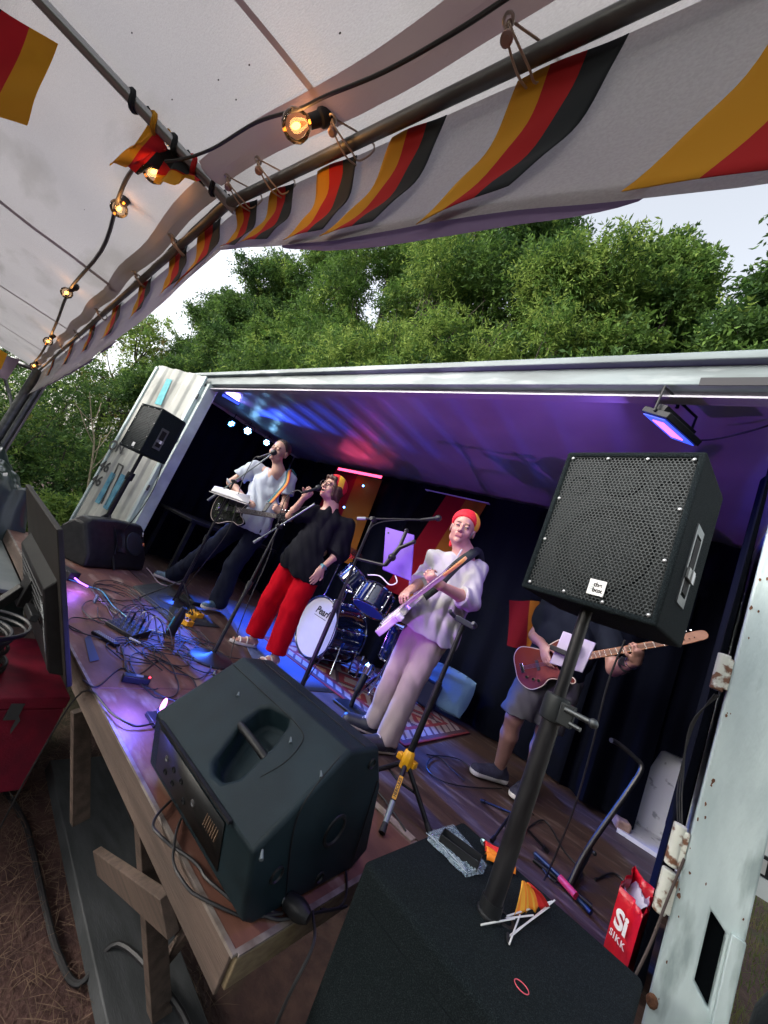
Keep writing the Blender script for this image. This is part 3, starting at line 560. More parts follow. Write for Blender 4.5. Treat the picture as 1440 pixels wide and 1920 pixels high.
bulb(64, 686, 1.66, .04, (.5, .1, .7), 'small glowing bulb nearest the canopy leg')
# ---------------------------------------------------------------- black drapes inside the container
drape = M('black_drape', (.004, .005, .010), .95, bump=.3, bs=30, spec=.03)  # navy cast puts the blue LED light into the cloth colour
def curtain(label, A, Bq, z0, z1, wav=.03, per=.22, mat=drape, edge=None):
    A, Bq = V(A), V(Bq); d = Bq-A; L_ = d.length; n = V((-d.y, d.x, 0)).normalized(); b = B()
    def fn(u, v):
        s_ = u*L_; a = wav*(.4+.6*v)*math.sin(s_*2*PI/per+.7*math.sin(s_*3))+wav*.4*math.sin(s_*23)
        zb = z0 if edge is None else z0+edge(u); return A+d*u+n*a+UP*(z1+(zb-z1)*v)
    b.grid(fn, int(L_*45)+8, 14); return tag(obj('curtain', b, mat, label=label), None, 'curtain', None)
curtain('long black curtain covering the back wall of the container', (-5.85, 4.08, 0), (.30, 4.08, 0), .015, 2.36, .03, .3, edge=lambda u: .0 if u < .945 else min(.62, (u-.945)*26))
curtain('black curtain hanging on the left end wall behind the table', (-5.84, 2.0, 0), (-5.84, 4.05, 0), .015, 2.36, .03)
curtain('black curtain at the right end of the stage beside the hinged post', (.27, 4.0, 0), (.15, 2.0, 0), .04, 2.30, .03, .35, edge=lambda u: .45*max(0, 1-u*5))
curtain('loose black cloth hanging low behind the bass player', (-.45, 3.93, 0), (.07, 3.93, 0), .03, 1.9, .05, .25)

# ---------------------------------------------------------------- shared materials
blk = M('black_plastic', (.008, .009, .011), .42, c2=(.015, .016, .018), ns=20, bump=.12, bs=400, spec=.28)
blkp = M('textured_cabinet_plastic', (.006, .015, .020), .42, c2=(.012, .025, .032), ns=7, rv=.08, bump=.35, bs=700, spec=.2)  # teal cast puts the sky's highlights into the base colour
felt = M('speckled_carpet', (.006, .010, .012), .95, c2=(.024, .034, .038), ns=420, nd=2, lo=.48, hi=.7, bump=.7, bs=600, spec=.15)
stl = M('black_steel', (.006, .0065, .008), .38, .1, c2=(.013, .013, .016), ns=25, spec=.3)
chrome = M('chrome', (.75, .77, .8), .08, 1.0, c2=(.6, .62, .66), ns=30)
galv = M('grey_metal', (.28, .29, .30), .35, .85)
grille_m = M('grille_steel', (.010, .018, .021), .55, .1, bump=.2, bs=300)
white_l = M('white_label', (.75, .76, .76), .5); ink2 = M('black_print', (.01, .01, .012), .6)
yel = M('yellow_plastic', (.75, .38, .01), .4, c2=(.65, .30, .01), ns=30)

def hexgrille(T, w, h, cell, wire=.0014, dep=.003):                   # perforated sheet made of hexagonal cells
    b = B(); dx = cell; dy = cell*math.sqrt(3)/2; r_ = cell/math.sqrt(3); ri = r_*.80; ny = int(h/dy)+1; nx = int(w/dx)+1
    for j in range(ny):
        for i in range(nx):
            cx, cy = -w/2+dx*(i+.5*(j % 2)), -h/2+dy*j
            if abs(cx) > w/2 or abs(cy) > h/2: continue
            O = [(cx+r_*math.sin(PI*k/3), cy+r_*math.cos(PI*k/3)) for k in range(6)]; I = [(cx+ri*math.sin(PI*k/3), cy+ri*math.cos(PI*k/3)) for k in range(6)]
            b.add([V((a, q, 0)) for a, q in O]+[V((a, q, 0)) for a, q in I]+[V((a, q, -dep)) for a, q in I], [(k, (k+1) % 6, 6+(k+1) % 6, 6+k) for k in range(6)]+[(6+k, 6+(k+1) % 6, 12+(k+1) % 6, 12+k) for k in range(6)], T)
    return b
# ---- full range cabinets (wedge plan) : local x right, y up, z forward out of the grille
def cabinet(T, w, h, d, label, detail=True, badge=None):
    t = thing('loudspeaker', label, 'loudspeaker', T @ V((0, -h/2, -d/2)), 'loudspeakers on stands')
    P = [(-w/2, 0), (w/2, 0), (w/2, -.80*d), (w*.30, -d), (-w*.30, -d), (-w/2, -.80*d)]
    T2 = T @ basis((1, 0, 0), (0, 0, 1), (0, -1, 0), (0, h/2, 0)).to_4x4()
    b = B(); b.prism([(a, q) for a, q in P], T2, 0, h); body = obj('cabinet', b, felt, t)
    c = B(); c.box((0, 0, 0), (w-.034, h-.034, .05)); c.v = [T @ p for p in c.v]; cut(body, c)
    md = body.modifiers.new('bevel', 'BEVEL'); md.width = .007; md.segments = 3; md.limit_method = 'ANGLE'
    b = hexgrille(T @ Matrix.Translation((0, 0, -.006)), w-.036, h-.036, .0105 if detail else .02); g = obj('grille', b, grille_m, t)
    b = B(); b.box((0, 0, 0), (w-.04, h-.04, .002)); b.v = [T @ (p+V((0, 0, -.0235))) for p in b.v]; obj('baffle', b, M('baffle_black', (.008, .012, .014), .8), t)
    for (cx, cy, rr) in ((0, -h*.13, w*.36), (-w*.33, h*.27, .035), (w*.33, h*.27, .035), (0, h*.33, w*.16)):
        b = B(); b.lathe(T @ V((cx, cy, -.0225)), (T.to_3x3() @ V((0, 0, 1))), [(0, rr), (.005, rr*.96), (.004, rr*.86), (-.008, rr*.4), (-.004, rr*.3), (-.004, 0)], 32); obj('driver_cone' if rr > .05 else 'port', b, M('cone_black', (.003, .005, .006), .6, spec=.2), t)
    for sx in (-1, 0, 1):
        for sy in (-1, -.33, .33, 1):
            if sx == 0 and abs(sy) < 1: continue
            for qx in ((sx,) if sx else (-.33, .33)):
                b = B(); p = T @ V((qx*(w/2-.024), sy*(h/2-.024), -.003)); b.lathe(p, T.to_3x3() @ V((0, 0, 1)), [(0, .0055), (.002, .005), (.0035, .002), (.0035, 0)], 10); obj('screw', b, galv, g)
    if badge:
        b = B(); b.box((0, 0, 0), (.046, .046, .002)); b.v = [T @ (p+V((.03, -h/2+.06, -.001))) for p in b.v]; bd = obj('badge', b, white_l, t, bevel=.001)
        if detail:
            for s_, dy, dx in (('the', .008, .002), ('box', -.008, .004)): obj('badge_text', text_mesh(s_, .0175, T @ Matrix.Translation((.03+dx, -h/2+.06+dy, .0006)), .0004, .0006), ink2, bd)
            b = B(); [b.box((-.014+.004*i, .006-.006*j, 0), (.0025, .0025, .0006)) for i in range(3) for j in range(3)]; b.v = [T @ (p+V((.03-.003, -h/2+.06, .0006))) for p in b.v]; obj('badge_dots', b, M('grey_print', (.35, .42, .42), .6), bd)
    # handle plate on the slanting right side
    a = T @ V((w/2, -.04, 0)); e_ = T @ V((w/2, -.04, -.80*d)); ux = (e_-a).normalized(); uy = T.to_3x3() @ V((0, 1, 0)); un = uy.cross(ux).normalized(); un = un if un.dot(T.to_3x3() @ V((1, 0, 0))) > 0 else -un
    Ts = basis(ux, uy, un, (a+e_)/2-ux*.01); pw, ph = .085, .235
    b = B(); O = [(-pw/2, -ph/2), (pw/2, -ph/2), (pw/2, ph/2), (-pw/2, ph/2)]; I = [(x*.64, y*.78) for x, y in O]
    b.add([V((x, y, .0035)) for x, y in O+I]+[V((x, y, -.001)) for x, y in O]+[V((x, y, -.02)) for x, y in I], [(k, (k+1) % 4, 4+(k+1) % 4, 4+k) for k in range(4)]+[(k, (k+1) % 4, 8+(k+1) % 4, 8+k) for k in range(4)]+[(4+k, 4+(k+1) % 4, 12+(k+1) % 4, 12+k) for k in range(4)]+[(12, 13, 14, 15)], Ts)
    hp = obj('handle_plate', b, M('handle_grey', (.085, .095, .10), .4, .5), t, bevel=.001)
    b = B(); b.box((0, 0, 0), (pw*.6, ph*.7, .002)); b.v = [Ts @ (p+V((0, 0, .0035))) for p in b.v]; obj('handle_recess', b, M('recess_black', (.002, .002, .003), .9), hp)
    b = B(); b.box((-.0, -.028, .008), (pw*.95, .03, .006)); b.box((-.0, -.028, .0118), (.024, .03, .001)); b.v = [Ts @ p for p in b.v]; obj('handle_bar', b, M('handle_light', (.16, .17, .17), .4, .3), hp, bevel=.002)
    b = B(); b.box((.006, -.03, .0135), (.022, .034, .001)); b.v = [Ts @ p for p in b.v]; obj('handle_sticker', b, white_l, hp)
    return t
hdir = V((.9806, -.196, 0)).normalized(); fwd_ = V((-hdir.y*-1, -hdir.x, 0)).normalized(); fwd_ = V((-.196, -.9806, 0)).normalized()
TL_, TR_ = V((-.415, 1.302, 1.655)), V((-.042, 1.222, 1.66)); W_ = (TR_-TL_).length; H_ = .505
TB = basis((TR_-TL_).normalized(), UP, (TR_-TL_).normalized().cross(UP), (TL_+TR_)/2-UP*H_/2)
cabinet(TB, W_+.004, H_, .375, 'big black carpeted loudspeaker with honeycomb grille, on the pole in front of the bass player', True, True)
TS = basis(nrm((.50, -.87, 0)), UP, nrm((-.87, -.50, 0)), (-4.93, 1.50, 1.465)) if False else basis(nrm((.28, .96, 0)), UP, nrm((.96, -.28, 0)), (-4.70, 1.43, 1.455))
cabinet(basis(nrm((.98, .21, 0)), UP, nrm((.21, -.98, 0)), (-4.696, 1.373, 1.455)), .40, .52, .35, 'dark loudspeaker on the far left stand in front of the white door leaf', False, True)

# ---- pole stands
def collar(b, c, r_, h): b.lathe(V(c)-UP*h/2, UP, [(0, r_*.8), (.0, r_), (h*.2, r_*1.06), (h*.8, r_*1.06), (h, r_), (h, 0)], 18)
pb, ptp = V((-.222, 1.36, .27)), V((-.222, 1.36, 1.16))
pm_ = M('scuffed_black_tube', (.007, .007, .009), .38, .1, c2=(.02, .02, .023), ns=14, rv=.1, st=(3, 3, .6))
t = thing('speaker_stand', 'thick black telescopic pole under the big loudspeaker, standing on the subwoofer', 'speaker stand', pb)
b = B(); b.cyl(pb, V((-.222, 1.36, .87)), .0265, n=20); obj('outer_tube', b, pm_, t)
b = B(); b.cyl(V((-.222, 1.36, .86)), ptp, .0175, n=18); obj('inner_tube', b, pm_, t)
b = B(); collar(b, (-.222, 1.36, .845), .035, .075); b.bb((-.205, 1.318, .815), (-.165, 1.352, .875)); cl = obj('clamp', b, M('clamp_grey', (.022, .026, .028), .45, .3), t, bevel=.003)
b = B(); b.cyl((-.19, 1.32, .86), (-.12, 1.30, .862), .008); b.cyl((-.17, 1.32, .83), (-.14, 1.31, .83), .006); b.ball((-.115, 1.30, .862), .013); obj('knob', b, M('dull_knob_metal', (.10, .11, .115), .4, .7), cl)
b = B(); b.lathe(pb+UP*.0, UP, [(-.005, .034), (.006, .034), (.01, .031), (.04, .030), (.04, .02)], 20); obj('base_flange', b, blk, t)
t = thing('speaker_stand', 'black pole stand carrying the far left loudspeaker', 'speaker stand', (-4.70, 1.508, 0))
b = B(); b.cyl((-4.70, 1.508, .55), (-4.70, 1.508, 1.21), .0175); obj('inner_tube', b, stl, t)
b = B(); b.cyl((-4.70, 1.508, .12), (-4.70, 1.508, .92), .023); obj('outer_tube', b, stl, t)
b = B(); collar(b, (-4.70, 1.508, .93), .036, .09); b.cyl((-4.67, 1.50, .93), (-4.60, 1.48, .93), .012); obj('clamp', b, blk, t)
for a_ in (.5, 2.6, 4.7):
    b = B(); c = V((-4.70+.42*math.cos(a_), 1.508+.42*math.sin(a_)*.8, .02)); b.tube([(-4.70, 1.508, .5), c], .012, 8); obj('leg', b, stl, t)

# ---- black subwoofer box in the foreground
A0, A1, A2 = pz(684, 1612, .27), pz(868, 1538, .27), pz(1210, 1808, .27)
ey = (A0-A1); ey.normalize(); ex = V((-ey.y, ey.x, 0))
Ly = (A0-A1).length; Lx = .60; Tsb = basis(ex, -ey, UP, A1)
b = B(); b.bb((0, -Ly, GZ-.27+.27+.06), (Lx, 0, 0)); 
b.v = []; b.f = []; b.mi = []; b.box((Lx/2, -Ly/2, -.30), (Lx, Ly, .60)); b.v = [Tsb @ p for p in b.v]
t = thing('subwoofer', 'large black carpeted subwoofer box in the foreground with small things lying on top', 'subwoofer', Tsb @ V((Lx/2, -Ly/2, -.6)))
sb = obj('cabinet', b, felt, t, bevel=.016, seg=4)
for s_ in (0, 1):
    b = B(); b.lathe(Tsb @ V((Lx*.5, -Ly*.5, -.0)), UP, [(0, .03), (.002, .028), (.002, .019), (0, .019)], 20); obj('pole_socket', b, stl, t) if s_ == 0 else None
b = B(); b.box((Lx*.5, -Ly-.002, -.3), (Lx-.1, .006, .45)); b.v = [Tsb @ p for p in b.v]; obj('grille', b, felt, t)
b = B(); b.box((Lx/2, -Ly/2, -.965), (Lx*.95, Ly*.95, .70)); b.v = [Tsb @ p for p in b.v]
tag(obj('speaker_crate', b, felt, bevel=.01), 'dark crate standing on the ground beneath the subwoofer', 'crate')
ST = .27                                                                # top of the subwoofer
def on_sub(px, q, dz=0): return pz(px, q, ST+dz)

# ---- things lying on the subwoofer
blackc = M('tray_black', (.01, .011, .013), .5)
c0, c1, c2_, c3_ = on_sub(842, 1548, .03), on_sub(908, 1596, .03), on_sub(888, 1632, .03), on_sub(818, 1582, .03)
tx = (c1-c0).normalized(); ty = UP.cross(tx); tl_ = (c1-c0).length; tw_ = .055; Tt = basis(tx, ty, UP, (c0+c1+c2_+c3_)/4-UP*.03)
b = B(); hL, hW, hh, th = .066, .026, .034, .002
b.box((0, 0, .001), (2*hL, 2*hW, .002)); b.box((0, hW, hh/2), (2*hL, th, hh)); b.box((0, -hW, hh/2), (2*hL, th, hh)); b.box((hL, 0, hh/2), (th, 2*hW, hh)); b.box((-hL, 0, hh/2), (th, 2*hW, hh))
b.v = [Tt @ (p+V((0, 0, .004))) for p in b.v]; tag(obj('tray', b, blackc, bevel=.0008), 'open black oblong tray lying on a plastic bag on the subwoofer', 'tray')
film = M('plastic_film', (.30, .46, .54), .12, c2=(.55, .70, .76), ns=70, bump=.8, bs=110, spec=1); film.node_tree.nodes['Principled BSDF'].inputs['Alpha'].default_value = .42; film2 = M('crinkled_film', (.35, .45, .5), .12, c2=(.55, .65, .7), ns=60, spec=1)
bagP = [on_sub(*q) for q in ((803, 1562), (848, 1548), (912, 1625), (905, 1642), (872, 1648), (800, 1578))]
b = B(); cc = sum(bagP, V((0, 0, 0)))/6
def bagfn(u, v):
    a = u*6; i = int(a) % 6; f = a-int(a); e = bagP[i].lerp(bagP[(i+1) % 6], f); p = cc.lerp(e, v); n_ = noise.noise(p*90)
    return p+UP*(.004+.012*math.sin(PI*min(1, v*1.0))**.5*(1 if v > .55 else .3)+.006*abs(n_)*(v > .4))
b.grid(bagfn, 60, 10); tag(obj('plastic_bag', b, film, smooth=None), 'clear crinkled plastic bag under the black tray', 'plastic bag')
b = B()
for i in range(22):
    f = random.random(); e0, e1 = (bagP[4], bagP[5]) if i % 3 else (bagP[3], bagP[4]); p = e0.lerp(e1, f).lerp(cc, random.uniform(.0, .25))+UP*.016; d = (e1-e0).normalized()*random.uniform(.008, .03)+V((random.uniform(-.006, .006), random.uniform(-.006, .006), .002)); b.tube([p-d, p+UP*.002, p+d], [.0003, .0011, .0003], 5)
tag(obj('bag_fold', b, M('film_fold', (.5, .58, .62), .15, spec=1)), 'shiny creases of the clear plastic bag beside the tray', 'plastic folds')
fo, fr2 = M('orange_cloth', (.85, .24, .01), .7, bump=.2, bs=300), M('red_cloth', (.70, .02, .02), .7, bump=.2, bs=300)
p0, p1 = on_sub(912, 1600, .012), on_sub(960, 1625, .012); ax = (p1-p0).normalized(); ay = UP.cross(ax); Tp = basis(ax, ay, UP, (p0+p1)/2-UP*.01)
b = B()
for k, (oy, mi_, zz) in enumerate(((-.012, 0, .0), (.002, 0, .006), (.016, 1, .004), (.024, 1, .010))):
    b.m = mi_; b.grid(lambda u, v: Tp @ V((-.05+.10*u, 1.3*oy-.016+.03*v+.003*math.sin(9*u), zz+.006+.014*math.sin(PI*v)+.003*math.sin(7*u+k))), 10, 5)
tag(obj('folded_flag', b, [fo, fr2], solid=.0015), 'folded orange and red flag lying behind the speaker pole', 'flag')
lens = M('mirror_lens', (.30, .45, .5), .05, .7)
t = thing('sunglasses', 'sunglasses with pale reflecting lenses lying next to the black tray', 'sunglasses', on_sub(907, 1582))
g0 = on_sub(907, 1580, .012)
b = B(); b.ball(g0, .014, (1, .35, .8), 14); b.ball(g0+tx*.034, .014, (1, .35, .8), 14); obj('lens', b, lens, t)
b = B(); b.tube(smooth_path([g0+V((-.015, 0, .006)), g0+V((0, .0, .013)), g0+tx*.017+UP*.006, g0+tx*.034+UP*.013, g0+tx*.05+UP*.006], 4), .0016, 6); b.tube(smooth_path([g0+tx*.05+UP*.006, g0+tx*.06+ty*.05, g0+tx*.055+ty*.1], 4), .0015, 6); obj('frame', b, blk, t)
# bundle of little hand flags on white sticks
t = thing('hand_flag_bundle', 'bundle of orange and red paper flags on white sticks leaning on the speaker pole', 'hand flags', on_sub(975, 1700))
b = B(); q0a, q0b, q1a, q1b = on_sub(978, 1652, .07), on_sub(990, 1655, .07), on_sub(962, 1716, .004), on_sub(1022, 1702, .006)
b.grid(lambda u, v: q0a.lerp(q0b, u).lerp(q1a.lerp(q1b, u), v)+UP*(.010*math.sin(PI*v)+.0035*math.sin(26*u)*(.4+v))+V((.003*math.sin(19*u+2*v), 0, 0)), 48, 12, lambda u, v: 1 if u > .80 else (2 if (u*5) % 1 < .45 else 0))
b.grid(lambda u, v: q0b.lerp(q0b+V((.012, .01, -.01)), u).lerp(q1b.lerp(q1b+V((.022, .016, 0)), u), v*.85)+UP*(.008*math.sin(PI*v)+.003*math.sin(9*u)), 8, 10, lambda u, v: 1)
obj('paper_flags', b, [fo, fr2, M('yellow_cloth', (.85, .40, .03), .7, bump=.2, bs=300)], t, solid=.0008)
b = B()
for (a_, c_) in (((902, 1734), (965, 1722)), ((950, 1718), (1035, 1690)), ((955, 1755), (1030, 1700)), ((962, 1752), (1040, 1688)), ((948, 1722), (1000, 1716)), ((975, 1715), (955, 1770))):
    b.tube([on_sub(*a_, .006), on_sub(*c_, .012)], .0022, 7)
obj('sticks', b, M('white_stick', (.78, .78, .76), .5), t)
b = B(); b.tube(smooth_path([on_sub(953, 1750, .008), on_sub(952, 1762, .004), on_sub(956, 1770, .004)], 3), .0035, 6); obj('tie', b, ink2, t)
b = B(); c = on_sub(978, 1850, .0015); b.ring(c, UP, .0165, .0011, 36, 6, sx=.8); tag(obj('hair_tie', b, M('pink_elastic', (.65, .10, .14), .6)), 'thin pink hair elastic lying alone at the front of the subwoofer', 'hair tie')

# ---------------------------------------------------------------- wedge monitors
def xprism(sec, x0, x1, T=None, n=1, taper=0):
    b = B(); k = len(sec); cy = sum(p[0] for p in sec)/k; cz = sum(p[1] for p in sec)/k; xs = [x0, x1]
    vs = [V((x, y, z)) for x in xs for y, z in sec]; b.add(vs, [tuple(range(k)), tuple(range(k, 2*k))[::-1]]+[(i, (i+1) % k, k+(i+1) % k, k+i) for i in range(k)], T); return b
sec = [(.885, .225), (.955, .03), (1.0, .004), (1.45, .004), (1.52, .05), (1.43, .30), (1.315, .455), (1.15, .458)]
t = thing('stage_monitor', 'large black plastic monitor loudspeaker lying on the deck corner with a handle recess on top', 'stage monitor', (-1.05, 1.2, 0))
bd = obj('cabinet', xprism(sec, -1.37, -.69), blkp, t, bevel=.028, seg=5)
PN = V((0, -.233, .265)).normalized(); PO = V((0, .885, .225)); ps = V((0, .265, .233)).normalized()
def mp(px, q, o=0.): return pl(px, q, PO+PN*o, PN)
def fl_(x, s_, o=0): return V((x, 0, 0))+PO+ps*s_+PN*o
hc = [(-1.015, .045), (-.975, .028), (-.925, .035), (-.895, .075), (-.905, .20), (-.93, .285), (-.955, .305), (-1.05, .285), (-1.075, .26), (-1.075, .19)]
hc = [(x, s_) for x, s_ in hc]
c = B(); n_ = len(hc); c.add([fl_(x, s_, .02) for x, s_ in hc]+[fl_(-.985+(x+.985)*.86, .165+(s_-.165)*.86, -.085) for x, s_ in hc], [tuple(range(n_)), tuple(range(n_, 2*n_))[::-1]]+[(i, (i+1) % n_, n_+(i+1) % n_, n_+i) for i in range(n_)]); bm_ = bd.modifiers['bevel']; cut(bd, c)
bd.modifiers.remove(bd.modifiers['bevel']) if 'bevel' in bd.modifiers else None
md = bd.modifiers.new('bevel', 'BEVEL'); md.width = .022; md.segments = 4; md.limit_method = 'ANGLE'; md.angle_limit = R(25)
b = B(); b.tube(smooth_path([fl_(-1.078, .175, -.012), fl_(-1.03, .172, -.004), fl_(-.95, .168, -.004), fl_(-.898, .165, -.012)], 4), .013, 12); obj('handle', b, blk, t)
b = B()
for x in (-1.36, -1.22): pass
def slit(b, p, d, n_, l=.022): b.tube([p-d*l*.5, p+d*l*.5], [.006, .009], 8)
for (px, q) in ((402, 1262), (545, 1388), (602, 1452), (491, 1603), (447, 1302)):
    b = B()
    p = mp(px, q, -.001); b.tube([p-V((.009, -.006, -.004)), p+V((.009, -.006, -.004))], [.003, .006], 8); obj('screw_recess', b, M('dimple', (.10, .125, .14), .3), t)
b = B(); b.tube([fl_(-1.37, .302, .0008), fl_(-.93, .302, .0008)], .0016, 5); b.tube(smooth_path([fl_(-.93, .302, .0008), fl_(-.86, .29, .0008), fl_(-.835, .25, .0008), fl_(-.83, .19, .0005), fl_(-.85, .12, 0)], 5), .0016, 5); b.tube([(-1.36, 1.235, .4595), (-.70, 1.235, .4595)], .0016, 5)
obj('panel_line', b, M('panel_gap', (.003, .004, .005), .8), t)
def ring_on_end(y, z, r_, nm, col=blk):
    b = B(); b.lathe((-.694, y, z), (1, 0, 0), [(0, r_), (.008, r_*.95), (.010, r_*.8), (.004, r_*.72), (-.004, r_*.4), (.002, r_*.36), (.004, 0)], 28); obj(nm, b, col, t)
ring_on_end(1.232, .195, .052, 'pole_socket'); ring_on_end(1.30, .40, .02, 'foot'); ring_on_end(1.02, .13, .024, 'foot'); ring_on_end(1.25, .045, .018, 'foot')
b = B(); b.tube(smooth_path([(-.688, 1.09, .45), (-.686, 1.0, .3), (-.687, 1.10, .05)], 5), .002, 5); obj('end_ridge', b, blk, t); b = B(); b.tube([(-.687, 1.385, .33), (-.687, 1.43, .03)], .002, 5); obj('end_ridge', b, blk, t)
# connector panel on the lower back face
q0, q1 = V((0, .888, .214)), V((0, .955, .03)); bs_ = (q0-q1).normalized(); bn_ = V((0, -bs_.z, bs_.y)); bn_ = bn_ if bn_.y < 0 else -bn_
Tb = lambda x, s_, o=0: V((x, 0, 0))+q1+bs_*s_+bn_*o
b = B(); b.add([Tb(-1.30, .03, .002), Tb(-.83, .03, .002), Tb(-.83, .185, .002), Tb(-1.30, .185, .002)], [(0, 1, 2, 3)]); pn = obj('connector_panel', b, M('panel_dark', (.007, .008, .009), .5), t, solid=.003)
b = B()
for k in range(7): b.box(Tb(-.92+.011*k, .13, .006), (.003, .006, .035))
obj('heat_sink_bars', b, M('warm_metal', (.25, .17, .12), .4, .6), pn)
for k, (x, s_) in enumerate(((-1.22, .12), (-1.16, .12), (-1.10, .12), (-1.22, .07), (-1.16, .07), (-1.07, .07), (-1.01, .11))):
    b = B(); b.lathe(Tb(x, s_, .002), bn_, [(0, .011), (.004, .011), (.005, .008), (-.002, .006), (-.002, 0)], 14); obj('socket', b, galv if k in (0, 6) else blk, pn)
b = B(); b.bb((-1.30, .872, .224), (-.80, .884, .232)); obj('panel_lip', b, blk, pn)
# left monitor
t = thing('stage_monitor', 'black monitor loudspeaker lying at the far left of the deck, one side glowing purple', 'stage monitor', (-4.5, 1.8, 0))
mc = [pz(120, 1035, 0), pz(150, 1066, 0), pz(268, 1072, 0)]
def lm(px, q, y): return py(px, q, y)
fr0 = V((-4.22, 1.40, 0)); ux_ = V((-.55, .83, 0)).normalized(); uy_ = V((-ux_.y, ux_.x, 0))   # long axis runs back into the stage
Tm = basis(ux_, uy_, UP, fr0)
s2 = [(0, .02), (.03, 0), (.42, 0), (.47, .08), (.42, .34), (.33, .46), (.22, .46), (.03, .15)]
b = B(); L2 = .82; k = len(s2); vs = []
for x, sc in ((0, .80), (.05, .92), (.36, 1), (.74, 1), (L2, .9)): vs += [Tm @ V((x, y+(1-sc)*.1, z*sc)) for y, z in s2]
b.add(vs, [tuple(range(k)), tuple(range(4*k, 5*k))[::-1]]+[(r_*k+i, r_*k+(i+1) % k, (r_+1)*k+(i+1) % k, (r_+1)*k+i) for r_ in range(4) for i in range(k)])
obj('cabinet', b, blk, t, bevel=.02, seg=4)
fa, fbv = Tm @ V((.0, .03, .15)), Tm @ V((0, .22, .46)); fu = (fbv-fa).normalized(); fn_ = fu.cross(ux_).normalized(); fn_ = fn_ if fn_.dot(V((1, .3, 0))) > 0 else -fn_
def fp(x, s_, o=.0): return fa+ux_*x+fu*s_+fn_*o
b = B(); b.lathe(fp(.60, .14, .004), fn_, [(0, .13), (.008, .128), (.012, .12), (.008, 0)], 36); obj('woofer_grille', b, grille_m, t)
b = B(); b.grid(lambda u, v: fp(.32+.12*u, .03+.24*v, .004+.0*u-.03*math.sin(PI*u)*math.sin(PI*v)+.012), 10, 10); obj('horn', b, blk, t)
b = B(); b.tube(smooth_path([fp(.30, .01, .008), fp(.33, .15, .010), fp(.30, .29, .008)], 5), .005, 6); obj('trim_ridge', b, blk, t)
b = B(); P_ = fp(.73, .13, .012); b.add([P_, P_+ux_*.03, P_+ux_*.03+fu*.035, P_+fu*.035], [(0, 1, 2, 3)]); obj('badge', b, M('orange_badge', (.75, .28, .08), .5), t, solid=.002)
b = B(); P_ = fp(.74, .24, .006); b.add([P_, P_+ux_*.012, P_+ux_*.02+fu*.05, P_+ux_*.006+fu*.05], [(0, 1, 2, 3)]); obj('label_strip', b, white_l, t, solid=.002)

# ---------------------------------------------------------------- television seen from behind on a stand, red case, coil of cable, tarpaulin
t = thing('television', 'flat television seen almost edge on from behind, leaning back at the left of the deck', 'television', (-2.5, .7, -.1))
tv = [V((-2.95, .50, .69)), V((-2.0, .50, .655)), V((-1.98, .82, .0)), V((-2.95, .82, .02))]
nv = (tv[1]-tv[0]).cross(tv[3]-tv[0]).normalized(); nv = nv if nv.y > 0 else -nv
b = B(); b.add(tv+[q+nv*.022 for q in tv], [(0, 1, 2, 3), (7, 6, 5, 4), (0, 1, 5, 4), (1, 2, 6, 5), (2, 3, 7, 6), (3, 0, 4, 7)]); obj('screen_panel', b, M('tv_back', (.018, .017, .016), .55, c2=(.028, .026, .024), ns=8, spec=.2), t, bevel=.005)
def tvp(u, v, o=0): return tv[0].lerp(tv[1], u).lerp(tv[3].lerp(tv[2], u), v)+nv*o
b = B(); Q = [tvp(.12, .34, -.0), tvp(.93, .34, 0), tvp(.93, .97, 0), tvp(.12, .97, 0)]; Q2_ = [tvp(.15, .40, -.045), tvp(.9, .40, -.045), tvp(.9, .95, -.045), tvp(.15, .95, -.045)]
b.add(Q+Q2_, [(4, 5, 6, 7), (0, 1, 5, 4), (1, 2, 6, 5), (2, 3, 7, 6), (3, 0, 4, 7)]); obj('back_housing', b, blk, t, bevel=.006)
b = B(); [b.tube([tvp(.2+.7*0, .45+.05*k, -.0465), tvp(.88, .45+.05*k, -.0465)], .003, 4) for k in range(6)]; obj('vent_slats', b, blk, t)
b = B(); b.add([tvp(.80, .50, -.047), tvp(.885, .50, -.047), tvp(.885, .94, -.047), tvp(.86, .94, -.047)], [(0, 1, 2, 3)]); obj('label', b, M('grey_label', (.22, .24, .25), .5), t, solid=.001)
b = B(); b.box(tvp(.45, .62, -.06), (.14, .04, .14)); b.bar(tvp(.45, .6, -.07), (-2.48, .28, -.35), .05, .04); b.bar(tvp(.6, .66, -.07), tvp(.85, .6, -.075), .03, .03); obj('mount', b, blk, t, bevel=.004)
t = thing('television_stand', 'black folding stand carrying the television', 'stand', (-2.6, .4, GZ))
b = B(); b.cyl((-2.52, .33, -.35), (-2.72, .28, GZ), .018); obj('leg', b, stl, t); b = B(); b.cyl((-2.5, .36, -.2), (-2.1, .20, GZ), .018); obj('leg', b, stl, t); b = B(); b.cyl((-2.5, .36, -.2), (-2.45, .75, GZ), .018); obj('leg', b, stl, t)
redm = M('red_case_vinyl', (.24, .004, .028), .6, c2=(.15, .003, .022), ns=8, bump=.2, bs=120)
t = thing('red_case', 'big red flight case standing on the dirt at the left edge under the cable coil', 'flight case', (-3.1, .75, GZ))
b = B(); b.bb((-3.5, .18, GZ+.1), (-2.66, 1.15, -.47)); cs = obj('body', b, redm, t, bevel=.008)
b = B(); b.bb((-3.5, .18, -.467), (-2.655, 1.152, -.40)); obj('lid', b, redm, t, bevel=.008)
b = B(); b.tube(smooth_path([(-2.65, .35, -.62), (-2.60, .37, -.74), (-2.58, .45, -.79), (-2.60, .53, -.74), (-2.65, .55, -.62)], 5), .011, 8); obj('rope_handle', b, M('rope', (.45, .33, .22), .8, c2=(.3, .2, .12), ns=90), t)
